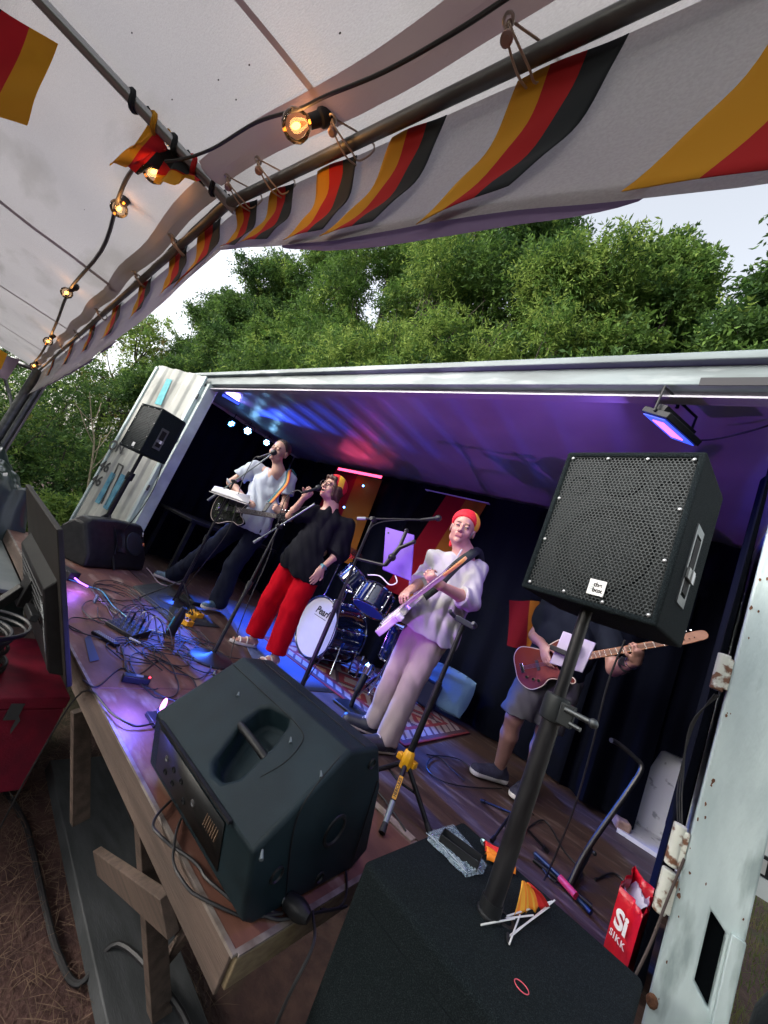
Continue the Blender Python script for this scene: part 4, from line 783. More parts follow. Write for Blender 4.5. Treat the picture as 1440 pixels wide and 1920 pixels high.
b = B(); b.bb((-2.658, .88, -.52), (-2.648, .94, -.43)); b.add([(-2.646, .935, -.49), (-2.640, .955, -.52), (-2.645, .945, -.60), (-2.648, .935, -.57)], [(0, 1, 2, 3)]); obj('latch', b, M('latch_steel', (.12, .13, .14), .4, .6), t)
b = B()
for i in range(16):
    c = V((-3.0+random.uniform(-.03, .03), .62+random.uniform(-.03, .03), -.385+.017*i)); b.ring(c, (random.uniform(-.08, .08), random.uniform(-.08, .08), 1), .2+random.uniform(-.03, .03), .010, 36, 7)
tag(obj('cable_coil', b, cable), 'thick coil of black cable lying on the red case', 'cable coil')
tarpm = M('black_tarpaulin', (.022, .034, .038), .28, c2=(.035, .05, .055), ns=3, bump=.15, bs=20)
b = B()
def tarp(u, v):
    x = -8.6+4.0*u; y = -.3+1.62*v; h = .62*math.sin(PI*min(1, .12+.88*v))**.7*(.55+.45*math.sin(PI*min(1, .2+.8*u)))
    p = V((x*1.7, y*2.5, 0)); f = noise.noise(p)*.16+abs(noise.noise(p*2.3))*.13+abs(noise.noise(p*5))*.05
    e = min(1, 6*u, 6*(1-u), 5*v, 5*(1-v)); return (x+.05*f, y, -.75*(1-e)+e*(h*1.05-.05+f))
b.grid(tarp, 90, 60); tag(obj('tarpaulin', b, tarpm), 'crumpled black tarpaulin heaped behind the television at the left', 'tarpaulin')
t = thing('trestle_table', 'grey table top covered with leads at the left edge of the photo', 'table', (-4.6, .6, GZ))
b = B(); b.bb((-5.4, .15, -.13), (-3.55, .915, -.10)); obj('table_top', b, M('grey_table', (.09, .11, .11), .5, c2=(.14, .155, .15), ns=6), t, bevel=.006)
for x in (-3.7, -5.2):
    for y in (.25, .8): b = B(); b.bb((x, y, GZ), (x+.04, y+.04, -.13)); obj('leg', b, lumber, t)
# ---------------------------------------------------------------- stage lights (all of them hang or stand in the photo)
def led_par(c, aim, label, em, on=7, r_=.055):
    ax = (V(aim)-V(c)).normalized(); t = thing('stage_light', label, 'stage light', c, 'round LED spotlights on the left wall')
    b = B(); b.lathe(V(c)-ax*.09, ax, [(0, 0), (0, r_*.7), (.03, r_), (.10, r_*1.05), (.10, r_*.95), (.085, r_*.9), (.085, 0)], 20); obj('housing', b, blk, t)
    u, v, _ = frame(ax)
    for k in range(on):
        b = B(); o = V((0, 0, 0)) if k == 0 else (u*math.cos(2*PI*k/(on-1))+v*math.sin(2*PI*k/(on-1)))*r_*.6
        b.ball(V(c)+ax*.0+o, r_*.22, (1, 1, 1), 8); obj('led_lens', b, em, t)
    b = B(); b.tube(smooth_path([V(c)+u*r_*1.1, V(c)+u*r_*1.2+UP*.09, V(c)-u*r_*1.2+UP*.09, V(c)-u*r_*1.1], 3), .005, 5); b.cyl(V(c)+UP*.09, (c[0], c[1], 2.4), .006); obj('bracket', b, blk, t)
    return t
blueE = ME('blue_led', (.08, .35, 1), 22); cyanE = ME('ice_blue_led', (.25, .6, 1), 30); pinkE = ME('pink_led', (1, .07, .18), 5); magE = ME('magenta_led', (1, .14, .50), 2.2)
vioE = ME('violet_panel', (.05, .10, 1), 1.3)
c1_, c2p, c3p = V((-5.72, 2.70, 2.23)), V((-5.66, 2.95, 2.26)), V((-5.68, 3.34, 2.27))
led_par(c1_, (-3.4, 3.4, .6), 'LED spotlight in the left corner, turned away so its lens looks like stripes', blueE, 7, .06)
led_par(c2p, (-.6, .3, 1.0), 'bright LED spotlight with six ice blue lamps, between the two dimmer ones', cyanE, 7, .065)
led_par(c3p, (-1.2, .6, .6), 'LED spotlight nearest the singing man\'s head', cyanE, 7, .055)
def flood(c, aim, w, h, label, pink, grp=None, roll=0., T=None):
    T0 = T; ax = (V(aim)-V(c)).normalized() if T is None else V((T[0][2], T[1][2], T[2][2])); u = V((ax.y, -ax.x, 0)).normalized(); v = ax.cross(u); 
    u, v = u*math.cos(roll)+v*math.sin(roll), v*math.cos(roll)-u*math.sin(roll)
    T = basis(u, v, ax, c) if T0 is None else T0; t = thing('floodlight', label, 'floodlight', c, grp)
    b = B(); b.box((0, 0, -.02), (w, h, .03)); b.v = [T @ p for p in b.v]; hs_ = obj('housing', b, blk, t, bevel=.004)
    b = B(); b.box((0, 0, -.05), (w*.9, h*.3, .03)); b.v = [T @ p for p in b.v]; obj('fins', b, blk, hs_)
    b = B(); b.box((0, 0, .0), (w*.90, h*.84, .004)); b.v = [T @ p for p in b.v]; obj('glow_panel', b, vioE, t)
    b = B()
    for i in range(12):
        for j in range(5): b.box(((i-5.5)*w*.052, (j-2)*h*.09, .004), (w*.036, h*.06, .003))
    b.v = [T @ p for p in b.v]; obj('led_array', b, pink, t)
    b = B(); e0, e1 = T @ V((-w/2-.006, 0, -.02)), T @ V((w/2+.006, 0, -.02)); b.tube([e0, e0+V((0, 0, .11))+ax*-.02, e1+V((0, 0, .11))+ax*-.02, e1], .007, 6); b.cyl((e0+e1)/2+V((0, 0, .10)), ((e0.x+e1.x)/2, (e0.y+e1.y)/2, 2.42), .008); obj('bracket', b, blk, t)
    return t
fc = py(1247, 803, 2.28); fc.z = 2.22
flood(V((-.235, 2.01, 2.185)), None, .27, .155, 'floodlight with a pink LED field hanging from the ceiling above the big loudspeaker', magE, 'floodlights under the container roof', T=basis(V((.48, .88, 0)).normalized(), V((-.43, .23, -.88)).normalized().cross(V((.48, .88, 0)).normalized()), V((-.43, .23, -.88)).normalized(), (-.235, 2.01, 2.185)))
flood(py(437, 742, 2.28), (-2.9, 1.4, .9), .26, .19, 'floodlight with a pink glow in the left front corner of the ceiling', magE, 'floodlights under the container roof')
b = B(); b.tube(smooth_path([py(1305, 826, 2.24), py(1350, 822, 2.2), py(1440, 798, 2.1), py(1500, 770, 2.05)], 5), .0045, 6); tag(obj('lamp_cable', b, cable), 'thin black cable running right from the ceiling floodlight', 'cable')
t = thing('light_bar', 'pink glowing LED bar mounted high on the back curtain above the singing woman', 'light bar', py(675, 887, 3.95))
q0, q1 = py(634, 879, 3.93), py(716, 895, 3.93)
b = B(); b.bar(q0+V((0, .03, 0)), q1+V((0, .03, 0)), .05, .06); obj('housing', b, blk, t)
b = B()
for i in range(46):
    for j in range(3): b.box(q0.lerp(q1, (i+.5)/46)+V((0, -.004, (j-1)*.014)), (.013, .006, .008))
obj('leds', b, pinkE, t)
for k, (px, q) in enumerate(((681, 911), (645, 951), (659, 977), (590, 740), (505, 722), (470, 715))):
    if k > 2: continue
    b = B(); b.ball(py(px, q, 3.9), .013, (1, 1, 1), 8); tag(obj('laser_dot', b, blueE), ('tiny blue laser dot glowing on the flag under the pink bar', 'tiny blue laser dot glowing beside the red and yellow cap', 'tiny blue laser dot low on the left flag')[k], 'lamp')  # glowing balls stand in for dots of blue laser light
# small floor spotlight at the edge of the deck behind the near monitor
fpz = pz(292, 1352, 0); t = thing('stage_light', 'small floor spotlight glowing magenta on the deck edge behind the near monitor', 'stage light', fpz)
b = B(); b.bb((fpz.x-.05, fpz.y-.035, 0), (fpz.x+.06, fpz.y+.045, .02)); b.cyl(fpz+V((-.01, .02, .02)), fpz+V((0, .0, .055)), .02); obj('base', b, blk, t, bevel=.003)
b = B(); b.ball(fpz+V((0, 0, .075)), .020, (.55, .55, 1.6), 12); obj('lens', b, ME('hot_magenta', (1, .22, .85), 6), t)

lamp('floor_spot', 'SPOT', fpz+V((0, .02, .13)), (-1.3, 3.1, 2.4), 62, (.50, .12, 1), .02, 95, .9)
b = B(); b.tube([pz(138, 1082, .03), pz(150, 1092, .02), pz(165, 1100, .01)], .006, 6); tag(obj('glowing_lead', b, ME('violet_glow', (.35, .1, 1), 5)), 'short violet glowing lead beside the black box on the deck', 'cable')
lamp('violet_lead', 'POINT', pz(150, 1090, .08), None, 2.2, (.35, .12, 1), .03)
lamp('floor_glow', 'POINT', fpz+V((-.05, -.10, .12)), None, 9, (.12, .12, 1), .03)
lamp('flood_right', 'AREA', V((-.26, 2.02, 2.15)), (-1.8, 2.4, .6), 7, (.34, .16, 1), .2)
lamp('flood_left', 'AREA', py(437, 742, 2.26)+V((.02, 0, -.03)), (-3.0, 2.3, .6), 10, (.30, .22, 1), .2)
lamp('par_one', 'SPOT', c1_+V((.1, 0, -.05)), (-2.5, 3.0, .3), 600, (.05, .16, 1), .04, 40, .7)
lamp('par_two', 'SPOT', c2p+V((.1, -.05, -.05)), (-2.6, 2.5, 0), 1000, (.03, .13, 1), .04, 42, .8)
lamp('par_three', 'SPOT', c3p+V((.1, 0, .0)), (-2.3, 2.95, .5), 2200, (.03, .16, 1), .04, 30, .7)
lamp('par_ceiling', 'SPOT', c1_+V((.1, 0, .06)), (-1.9, 2.7, 2.42), 950, (.03, .09, 1), .03, 26, .8)
lamp('pink_bar', 'AREA', (q0+q1)/2+V((0, -.03, 0)), (-3.6, 2.6, .9), 2, (1, .08, .22), .9, sizey=.04)
lamp('pink_bar_wall', 'POINT', (q0+q1)/2+V((0, -.10, -.08)), None, .25, (1, .05, .10), .1)

# ---------------------------------------------------------------- flags hanging on the back curtain
def backflag(label, P4, cols, rod=False):
    t = thing('wall_flag', label, 'flag', P4[3], 'large flags on the back curtain')
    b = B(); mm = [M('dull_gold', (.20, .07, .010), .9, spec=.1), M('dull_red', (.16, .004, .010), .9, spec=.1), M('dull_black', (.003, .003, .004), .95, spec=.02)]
    b.grid(lambda u, v: P4[0].lerp(P4[1], u).lerp(P4[3].lerp(P4[2], u), v)+V((0, .02*math.sin(11*u+2*v)*v-.03, 0)), 36, 20, lambda u, v: cols[int(u*3)]); obj('cloth', b, mm, t)
    if rod: b = B(); b.bar(P4[0]+V((-.04, -.035, .0)), P4[1]+V((.03, -.035, 0)), .05, .008); obj('rod', b, M('white_rod', (.5, .56, .7), .4), t)
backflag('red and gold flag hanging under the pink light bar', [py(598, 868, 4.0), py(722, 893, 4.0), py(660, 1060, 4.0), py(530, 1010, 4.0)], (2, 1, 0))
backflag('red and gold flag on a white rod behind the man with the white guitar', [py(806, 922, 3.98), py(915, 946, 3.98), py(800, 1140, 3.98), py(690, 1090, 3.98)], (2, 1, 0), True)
b = B(); P4 = [py(955, 1125, 3.85), py(1012, 1128, 3.85), py(1000, 1225, 3.85), py(950, 1210, 3.85)]
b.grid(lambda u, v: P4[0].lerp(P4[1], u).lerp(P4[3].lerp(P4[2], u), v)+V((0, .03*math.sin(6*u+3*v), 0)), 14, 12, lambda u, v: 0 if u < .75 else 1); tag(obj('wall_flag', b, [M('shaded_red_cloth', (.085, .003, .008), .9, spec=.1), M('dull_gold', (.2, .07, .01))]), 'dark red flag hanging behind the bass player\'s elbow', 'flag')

# ---------------------------------------------------------------- rug, mats
b = B()
RX0, RX1, RY0, RY1 = -3.05, -1.22, 2.66, 3.86
rugc = [M('rug_red', (.20, .02, .028), .95, c2=(.22, .02, .03), ns=60, bump=.5, bs=300), M('rug_cream', (.30, .24, .22), .95, bump=.5, bs=300), M('rug_tan', (.42, .22, .12), .95, bump=.5, bs=300), M('rug_dark', (.07, .03, .045), .95, bump=.5, bs=300)]
def rugm(u, v):
    e = min(u*1.83, (1-u)*1.83, v*1.2, (1-v)*1.2)
    if e < .03: return 0
    if e < .06: return 3
    if e < .16: k = (u*1.83+v*1.2)*9; return 1 if (k % 1) < .7 else 3
    if e < .20: return 0
    a = abs(((u*1.83*2.2) % 1)-.5)*2; c = abs(((v*1.2*2.2) % 1)-.5)*2; s_ = a+c
    return 2 if s_ < .35 else 0 if s_ < .65 else 1 if s_ < .95 else 3 if s_ < 1.15 else 0 if s_ < 1.5 else 1
b.grid(lambda u, v: (RX0+(RX1-RX0)*u, RY0+(RY1-RY0)*v, .008+.003*noise.noise(V((u*9, v*9, 0)))), 150, 100, rugm); tag(obj('rug', b, rugc, solid=.006), 'patterned rug in red, cream and tan under the drums', 'rug')
b = B(); Q = [pz(248, 1100, .0), pz(310, 1092, 0), pz(412, 1178, 0), pz(318, 1168, 0)]
b.grid(lambda u, v: Q[0].lerp(Q[1], u).lerp(Q[3].lerp(Q[2], u), v)+UP*(.005+.002*math.sin(9*v)), 6, 10); tag(obj('floor_mat', b, M('dark_rubber_mat', (.018, .024, .026), .8, bump=.4, bs=200), solid=.004), 'dark rubber mat under the round base of the man\'s microphone stand', 'mat')
b = B(); Q = [pz(415, 1120, 0), pz(520, 1150, 0), pz(640, 1300, 0), pz(500, 1290, 0)]
b.grid(lambda u, v: Q[0].lerp(Q[1], u).lerp(Q[3].lerp(Q[2], u), v)+UP*(.004+.001*math.sin(12*v)), 8, 12); tag(obj('floor_mat', b, M('blue_sheet', (.05, .07, .17), .9, bump=.4, bs=200), solid=.003), 'thin blue sheet on the floor where the woman stands', 'mat')  # thin blue sheet laid flat on the floor
b = B(); Q = [pz(158, 1198, .001), pz(168, 1190, .001), pz(186, 1238, .001), pz(168, 1242, .001)]; b.add([q+UP*.003 for q in Q], [(0, 1, 2, 3)]); tag(obj('tape_strip', b, M('blue_tape', (.015, .03, .09), .5)), 'dark blue strip of tape stuck at the deck edge', 'tape')

# ---------------------------------------------------------------- microphone stands
def mic(b, p, d, L_=.16, r_=.026):
    d = V(d).normalized(); b.lathe(V(p)-d*L_, d, [(0, .009), (.0, .010), (L_*.70, .013), (L_*.72, r_*.75), (L_*.78, r_), (L_*.92, r_*.98), (L_, r_*.5), (L_, 0)], 16)
def mic_stand(base, top, label, kind='round', boom=None, sock=None, r_=.0125, foot=.14, mat=stl, lo=None):
    t = thing('microphone_stand', label, 'microphone stand', base)
    base, top = V(base), V(top); b = B(); m_ = base.lerp(top, .52); b.cyl(base+UP*.02, m_, r_*1.15); b.cyl(m_, top, r_*.75); obj('pole', b, mat, t)
    b = B(); b.lathe(m_-UP*.03, (top-base), [(0, r_*1.3), (.0, r_*1.7), (.06, r_*1.7), (.06, r_)], 12); obj('height_clutch', b, blk, t)
    if kind == 'round': b = B(); b.lathe(base, UP, [(0, foot), (.008, foot), (.018, foot*.9), (.026, foot*.35), (.05, .018), (.05, 0)], 36); obj('round_base', b, M('cast_iron', (.025, .028, .032), .4, .3), t)
    else:
        for k in range(3):
            a = .5+2*PI*k/3; e = base+V((math.cos(a)*foot*1.9, math.sin(a)*foot*1.9, .012)); b = B(); b.cyl(base+UP*.10, e, .007); b.cyl(e-(e-base-UP*.1).normalized()*.03, e, .011); obj('leg', b, mat, t)
    if boom:
        e0, e1 = V(boom[0]), V(boom[1]); b = B(); b.cyl(e0, e1, .0075); bo = obj('boom', b, boom[2] if len(boom) > 2 else mat, t)
        b = B(); b.cyl(e0, e0.lerp(e1, .12), .012); obj('counterweight', b, M('grey_rubber', (.2, .22, .24), .5), bo)
        b = B(); b.ball(top, .022, (1, 1, 1), 10); b.cyl(top+V((0, -.03, 0)), top+V((0, .03, 0)), .014); obj('boom_clutch', b, blk, t)
    return t
mb = pz(327, 1130, .0)
b0, b1 = py(390, 938, 1.96), py(508, 853, 2.08)
mtop = b0.lerp(b1, .42)
mic_stand(mb, mtop, 'microphone stand with a round base in front of the singing man', 'round', (b0, b1, M('grey_boom', (.16, .19, .2), .35, .7)), foot=.16)
t = thing('microphone', 'black microphone at the mouth of the singing man in the white T-shirt', 'microphone', b1)
m1 = py(519, 847, 2.14); b = B(); mic(b, m1, m1-py(488, 857, 2.06), .2, .03); obj('mic_body', b, blk, t)
b = B(); b.tube(smooth_path([py(490, 857, 2.06), py(478, 858, 2.03), py(462, 885, 1.98), py(450, 915, 1.97), py(430, 990, 1.98), py(380, 1060, 1.98), mb+UP*.03], 6), .004, 5); obj('cable', b, cable, t)
# sheet music plate
t = thing('music_stand', 'tilted music stand plate with a white sheet held in front of the black guitar', 'music stand', py(430, 960, 1.9))
ms4 = [py(396, 920, 1.86), py(466, 944, 1.86), py(470, 930, 2.02), py(402, 912, 2.02)]
b = B(); b.add([ms4[0], ms4[1], ms4[2], ms4[3]], [(0, 1, 2, 3)]); obj('plate', b, M('plate_grey', (.5, .5, .5), .5), t, solid=.004)
b = B(); b.grid(lambda u, v: ms4[0].lerp(ms4[1], u).lerp(ms4[3].lerp(ms4[2], u), v)+UP*(.006+.004*math.sin(5*u)), 12, 5); obj('sheet', b, M('paper', (.72, .70, .66), .8, c2=(.5, .48, .46), ns=30), t)
b = B(); b.bar(ms4[0]-UP*.012, ms4[1]-UP*.012, .03, .008); obj('ledge', b, M('ledge_grey', (.40, .38, .38), .5), t)
b = B(); cm = (ms4[0]+ms4[1]+ms4[2]+ms4[3])/4; b.cyl(cm-UP*.01, (cm.x-.06, cm.y, .05), .009); [b.cyl((cm.x-.06, cm.y, .25), (cm.x-.06+.28*math.cos(a), cm.y+.28*math.sin(a), .01), .006) for a in (.4, 2.5, 4.6)]; obj('shaft', b, stl, t)
# woman's stand
wb = pz(395, 1236, 0); wtop = py(520, 996, 1.98)
w0, w1 = py(476, 1017, 1.94), py(590, 945, 2.04)
mic_stand(wb+V((0, .0, 0)), w0.lerp(w1, .42), 'microphone stand with a grey boom and round base in front of the singing woman', 'round', (w0, w1, M('grey_boom', (.16, .19, .2), .35, .7)), foot=.16)
# centre stand in front of the man with the white guitar, holding boom microphone and tablet
cb = pz(556, 1330, 0); ct = py(700, 974, 2.1); ct = V((ct.x, ct.y, ct.z))
cb = V((ct.x+.02, ct.y-.02, 0))
mic_stand(cb, ct, 'tall black tripod microphone stand in the middle with a level boom', 'tripod', (py(670, 972, 2.06), py(806, 975, 2.26)), r_=.014)
t = thing('microphone', 'black microphone on the level boom left of the capped guitarist\'s head', 'microphone', py(815, 972, 2.27)); b = B(); mic(b, py(828, 971, 2.28), py(828, 971, 2.28)-py(795, 974, 2.24), .15, .022); obj('mic_body', b, blk, t)
b = B(); b.tube(smooth_path([py(760, 975, 2.19), py(700, 985, 2.08), py(668, 1045, 2.06), py(645, 1110, 2.06), py(620, 1200, 2.06), cb+UP*.1], 6), .0035, 5); tag(obj('microphone_cable', b, cable), 'cable looping down the middle microphone stand', 'cable')
t = thing('tablet', 'tablet with a violet back clamped beside the middle microphone stand', 'tablet', py(748, 1035, 2.2))
tp = [py(723, 988, 2.14), py(777, 1003, 2.2), py(771, 1090, 2.2), py(717, 1068, 2.14)]
b = B(); n_t = (tp[1]-tp[0]).cross(tp[3]-tp[0]).normalized(); b.add(tp+[q+n_t*.008 for q in tp], [(0, 1, 2, 3), (7, 6, 5, 4), (0, 1, 5, 4), (1, 2, 6, 5), (2, 3, 7, 6), (3, 0, 4, 7)]); obj('case', b, M('violet_aluminium', (.13, .045, .42), .4, .1), t, bevel=.004)
b = B(); b.cyl(tp[0].lerp(tp[2], .12)-n_t*.002, tp[0].lerp(tp[2], .12)-n_t*.003, .008); obj('camera_lens', b, ink2, t)
b = B(); arm = [py(730, 1062, 2.10), py(745, 1030, 2.12), py(757, 1002, 2.12)]
hc_ = py(748, 1028, 2.10); b.cyl(hc_, py(762, 995, 2.12), .013); b.cyl(hc_, py(776, 1016, 2.12), .013); b.ball(py(762, 995, 2.12), .016); b.ball(py(776, 1016, 2.12), .016); b.cyl(hc_, py(722, 1060, 2.08), .016); b.ball(py(735, 1045, 2.09), .028); b.cyl(py(722, 1060, 2.08), V((cb.x, cb.y, 1.05)), .010); obj('holder', b, stl, t)
b = B(); b.tube(smooth_path([py(741, 1079, 2.14), py(744, 1092, 2.14), py(730, 1096, 2.14), py(712, 1080, 2.12), py(690, 1078, 2.12)], 5), .004, 6); obj('charging_lead', b, M('white_cable', (.7, .7, .7), .5), t)
# tall tripod guitar stand with yellow collar in front of the capped guitarist
gb = V((-.92, 1.98, 0)); gt = py(870, 1168, 2.02)
gc = py(764, 1424, 1.97); gdir = (gt-gc); 
t = thing('guitar_stand', 'black tripod guitar stand with yellow collar, empty, in front of the man in white', 'guitar stand', gb)
b = B(); b.cyl(gc, gc.lerp(gt, .55), .0165); b.cyl(gc.lerp(gt, .5), gt, .0125); obj('pole', b, stl, t)
b = B(); b.cyl(gc.lerp(gt, .36), gc.lerp(gt, .41), .018); obj('white_band', b, white_l, t) if False else None
b = B(); b.lathe(gc-UP*.045, UP, [(0, .024), (.0, .03), (.05, .034), (.08, .028), (.09, .02)], 8); b.box(gc+V((-.035, -.01, 0)), (.03, .04, .03)); b.box(gc+V((.03, .02, -.01)), (.03, .04, .03)); obj('yellow_collar', b, yel, t, bevel=.004)
for k, (px, q) in enumerate(((716, 1562), (806, 1562), (690, 1448))):
    e = pz(px, q, .012); s_ = gc+UP*-.01; b = B(); b.cyl(s_, e, .012); lg_ = obj('leg', b, stl, t)
    b = B(); b.cyl(e+(s_-e).normalized()*.04, e, .013, .016); obj('rubber_foot', b, ink2, lg_)
    if k == 0:
        ax_ = (e-s_).normalized(); up_ = V((1, .1, 0)); n_f = (V(CAM)-(s_+e)/2); n_f = (n_f-ax_*n_f.dot(ax_)).normalized(); T_ = basis(-ax_, n_f.cross(-ax_), n_f, s_.lerp(e, .42)+n_f*.0126)
        b = B(); b.box((0, 0, 0), (.11, .020, .0012)); b.v = [T_ @ p for p in b.v]; lb = obj('yellow_label', b, yel, lg_); obj('lettering', text_mesh('HERCULES', .019, T_ @ Matrix.Translation((0, 0, .0012)), .0003, .0004), ink2, lb)
        b = B(); b.cyl(s_.lerp(e, .6), e+(s_-e)*.12, .0127); obj('grey_sleeve', b, M('sleeve_grey', (.22, .26, .28), .4, .4), lg_)
b = B(); m_ = gc*.5+pz(716, 1562)*.5; m2 = gc*.5+pz(806, 1562)*.5; m3 = gc*.5+pz(690, 1448)*.5; cc = V((gc.x, gc.y, m_.z)); [b.cyl(cc, q, .006) for q in (m_, m2, m3)]; obj('spreader', b, stl, t)
b = B(); hd = gt; b.bar(hd+V((-.045, -.03, .01)), hd+V((.05, .02, .0)), .035, .03); b.tube(smooth_path([hd+V((-.05, -.03, .01)), hd+V((-.06, -.08, .025)), hd+V((-.045, -.11, .03))], 4), .012, 8); b.tube(smooth_path([hd+V((.05, .02, .0)), hd+V((.075, -.03, .012)), hd+V((.07, -.06, .02))], 4), .012, 8); obj('yoke', b, M('yoke_grey', (.05, .055, .065), .4, .2), t, bevel=.004)
# kick drum microphone on low stand
kb = pz(655, 1330, 0); t = thing('microphone_stand', 'low floor stand with a silver microphone in front of the bass drum', 'microphone stand', kb)
b = B(); b.box(kb+UP*.012, (.24, .16, .02)); b.cyl(kb+UP*.01, kb+UP*.16, .02, .015); obj('base', b, blk, t, bevel=.006)
kt = kb+V((.0, .03, .27)); b = B(); b.cyl(kb+UP*.14, kt, .026, .03); obj('sleeve', b, blk, t); b = B(); b.lathe(kt, UP+V((.1, .1, 0)), [(0, .03), (.01, .042), (.06, .046), (.085, .03), (.085, 0)], 18); obj('capsule', b, chrome, t)
# bass player's stand on the right with the white tablet
bb0 = pz(955, 1570, 0); bt = py(1078, 1245, 2.55); bb0 = V((bt.x-.05, bt.y-.05, 0))
mic_stand(pz(948, 1560, 0), py(1075, 1240, 2.55), 'thin black stand holding the silver tablet in front of the bass player', 'tripod', r_=.011, foot=.12)
t = thing('tablet', 'silver tablet held in front of the sunburst bass', 'tablet', py(1080, 1220, 2.6))
tp = [py(1056, 1183, 2.6), py(1118, 1206, 2.6), py(1092, 1262, 2.6), py(1030, 1243, 2.6)]; n_t = (tp[1]-tp[0]).cross(tp[3]-tp[0]).normalized()
b = B(); b.add(tp+[q+n_t*.01 for q in tp], [(0, 1, 2, 3), (7, 6, 5, 4), (0, 1, 5, 4), (1, 2, 6, 5), (2, 3, 7, 6), (3, 0, 4, 7)]); obj('case', b, M('silver_tablet', (.34, .30, .42), .35, .4), t, bevel=.004)
b = B(); b.bar(py(1032, 1213, 2.57), py(1078, 1232, 2.57), .04, .03); b.bar(py(1080, 1225, 2.56), py(1085, 1204, 2.56), .03, .02); obj('holder', b, stl, t, bevel=.004)
# bent guitar stand and gig stand on the right floor
t = thing('guitar_stand', 'black bent tube stand leaning over the floor before the black cloth', 'guitar stand', pz(1075, 1650, 0))
b = B(); b.tube(smooth_path([pz(1066, 1664, .01), py(1100, 1595, 2.55), py(1180, 1480, 2.62), py(1203, 1440, 2.66), py(1190, 1420, 2.66), py(1160, 1395, 2.64), py(1146, 1388, 2.6)], 5), .0125, 10); obj('bent_tube', b, stl, t)
b = B(); b.cyl(pz(1066, 1664, .01), pz(1105, 1592, .10), .018); b.cyl(pz(1066, 1664, .012), pz(1000, 1612, .012), .010); b.cyl(pz(1066, 1664, .014), pz(1110, 1700, .014), .012); obj('foot_tube', b, stl, t)
b = B(); b.ball(pz(1115, 1600, .07), .012); b.box(pz(1098, 1606, .05), (.02, .004, .05)); obj('knob', b, blk, t)
b = B(); b.cyl(pz(1003, 1600, .03), pz(1056, 1650, .03), .010); b.cyl(pz(1075, 1675, .02), pz(1108, 1712, .02), .010); tag(obj('stand_tube', b, M('blue_black_tube', (.01, .03, .10), .35, .4)), 'blue black metal tube lying on the floor between subwoofer and red bag', 'tube')
b = B(); b.cyl(pz(1050, 1646, .03), pz(1080, 1680, .03), .016); tag(obj('tube_grip', b, M('pink_grip', (.5, .03, .08), .5)), 'pink red grip on the tube lying on the floor', 'grip')
b = B(); e0 = pz(1147, 1515, .05); e1 = pz(1170, 1552, .05); b.bar(e0, e1, .10, .07); tag(obj('brick', b, M('worn_brick', (.33, .22, .17), .9, c2=(.22, .13, .10), ns=20, bump=.8, bs=60), bevel=.02, seg=3), 'worn brick holding down the hem of the black cloth', 'brick')

# ---------------------------------------------------------------- drum kit
shell = M('blue_black_lacquer', (.010, .016, .05), .12, 0, c2=(.012, .02, .07), ns=5, coat=1); headw = M('drum_head_white', (.80, .80, .82), .4, c2=(.72, .72, .76), ns=4)
headb = MT('clear_blue_head', (.10, .22, .65), .3, rough=.25)
def drum(c, ax, r_, dep, label, cat, front, name, lugs=8):
    c = V(c); ax = V(ax).normalized(); u, v, _ = frame(ax); t = thing(name, label, cat, c-UP*r_)
    b = B(); b.lathe(c, ax, [(0, r_), (dep, r_)], 48); b.lathe(c+ax*dep*.02, ax, [(dep*.02, r_*.97), (dep*.96, r_*.97)], 48); obj('shell', b, shell, t)
    for s_, hm in ((0, front), (dep, headw)):
        b = B(); b.lathe(c+ax*s_, ax, [(0, 0), (0, r_*1.0)], 48); obj('drum_head', b, hm, t)
        b = B(); b.ring(c+ax*s_, ax, r_*1.03, .011, 56, 8); obj('hoop', b, chrome if r_ < .2 else M('dark_hoop', (.02, .03, .07), .15, .2, coat=1), t)
    for k in range(lugs):
        b = B(); a = 2*PI*(k+.5)/lugs; o = (u*math.cos(a)+v*math.sin(a)); p = c+o*(r_+.012); b.cyl(p, p+ax*dep, .0045, n=8)
        for s_ in (.22, .78): b.lathe(c+o*r_+ax*dep*s_, o, [(0, .014), (.012, .013), (.02, .007), (.02, 0)], 12)
        for s_ in (-.0, 1.0): b.box(c+o*(r_+.012)+ax*dep*s_, (.018, .018, .018))
        obj('tension_rod', b, chrome, t)
    return t
bc = V((-2.64, 2.90, .31)); bax = V((.10, .97, .0)).normalized()
bd_ = drum(bc, bax, .285, .42, 'big bass drum with white front head and black lettering', 'bass drum', headw, 'bass_drum', 10)
u_ = V((bax.y, -bax.x, 0)).normalized(); T_ = basis(u_, UP, -bax, bc+UP*.150-bax*.002+u_*.0)
obj('lettering', text_mesh('Pearl', .098, T_, .0008, .002, .35), ink2, bd_); b = B(); b.box((.0, -.055, 0), (.19, .005, .001)); b.v = [T_ @ p for p in b.v]; obj('underline', b, ink2, bd_)
for sx in (-1, 1):
    b = B(); p = bc+u_*.27*sx+UP*-.05+bax*.15; b.cyl(p, p+u_*sx*.13+UP*-.24-bax*.12, .007); b.box(p, (.03, .04, .05)); obj('spur_leg', b, chrome, bd_)
drum(pxx(690, 1143, -2.12), (-.10, .35, .80), .155, .20, 'rack tom with a bright blue lower head, right above the bass drum', 'tom drum', headb, 'tom_drum', 6)
drum(pxx(652, 1098, -2.50), (.25, .30, .85), .13, .17, 'smaller chrome trimmed tom above the white drum head', 'tom drum', headb, 'tom_drum', 6)
drum(V((-1.72, 3.25, .52)), (.05, .1, 1), .17, .15, 'snare drum behind the leg of the man in white', 'snare drum', headw, 'snare_drum', 8)
drum(V((-2.0, 3.5, .28)), (0, .0, 1), .18, .34, 'floor tom standing behind the bass drum', 'floor tom', headw, 'floor_tom', 8)
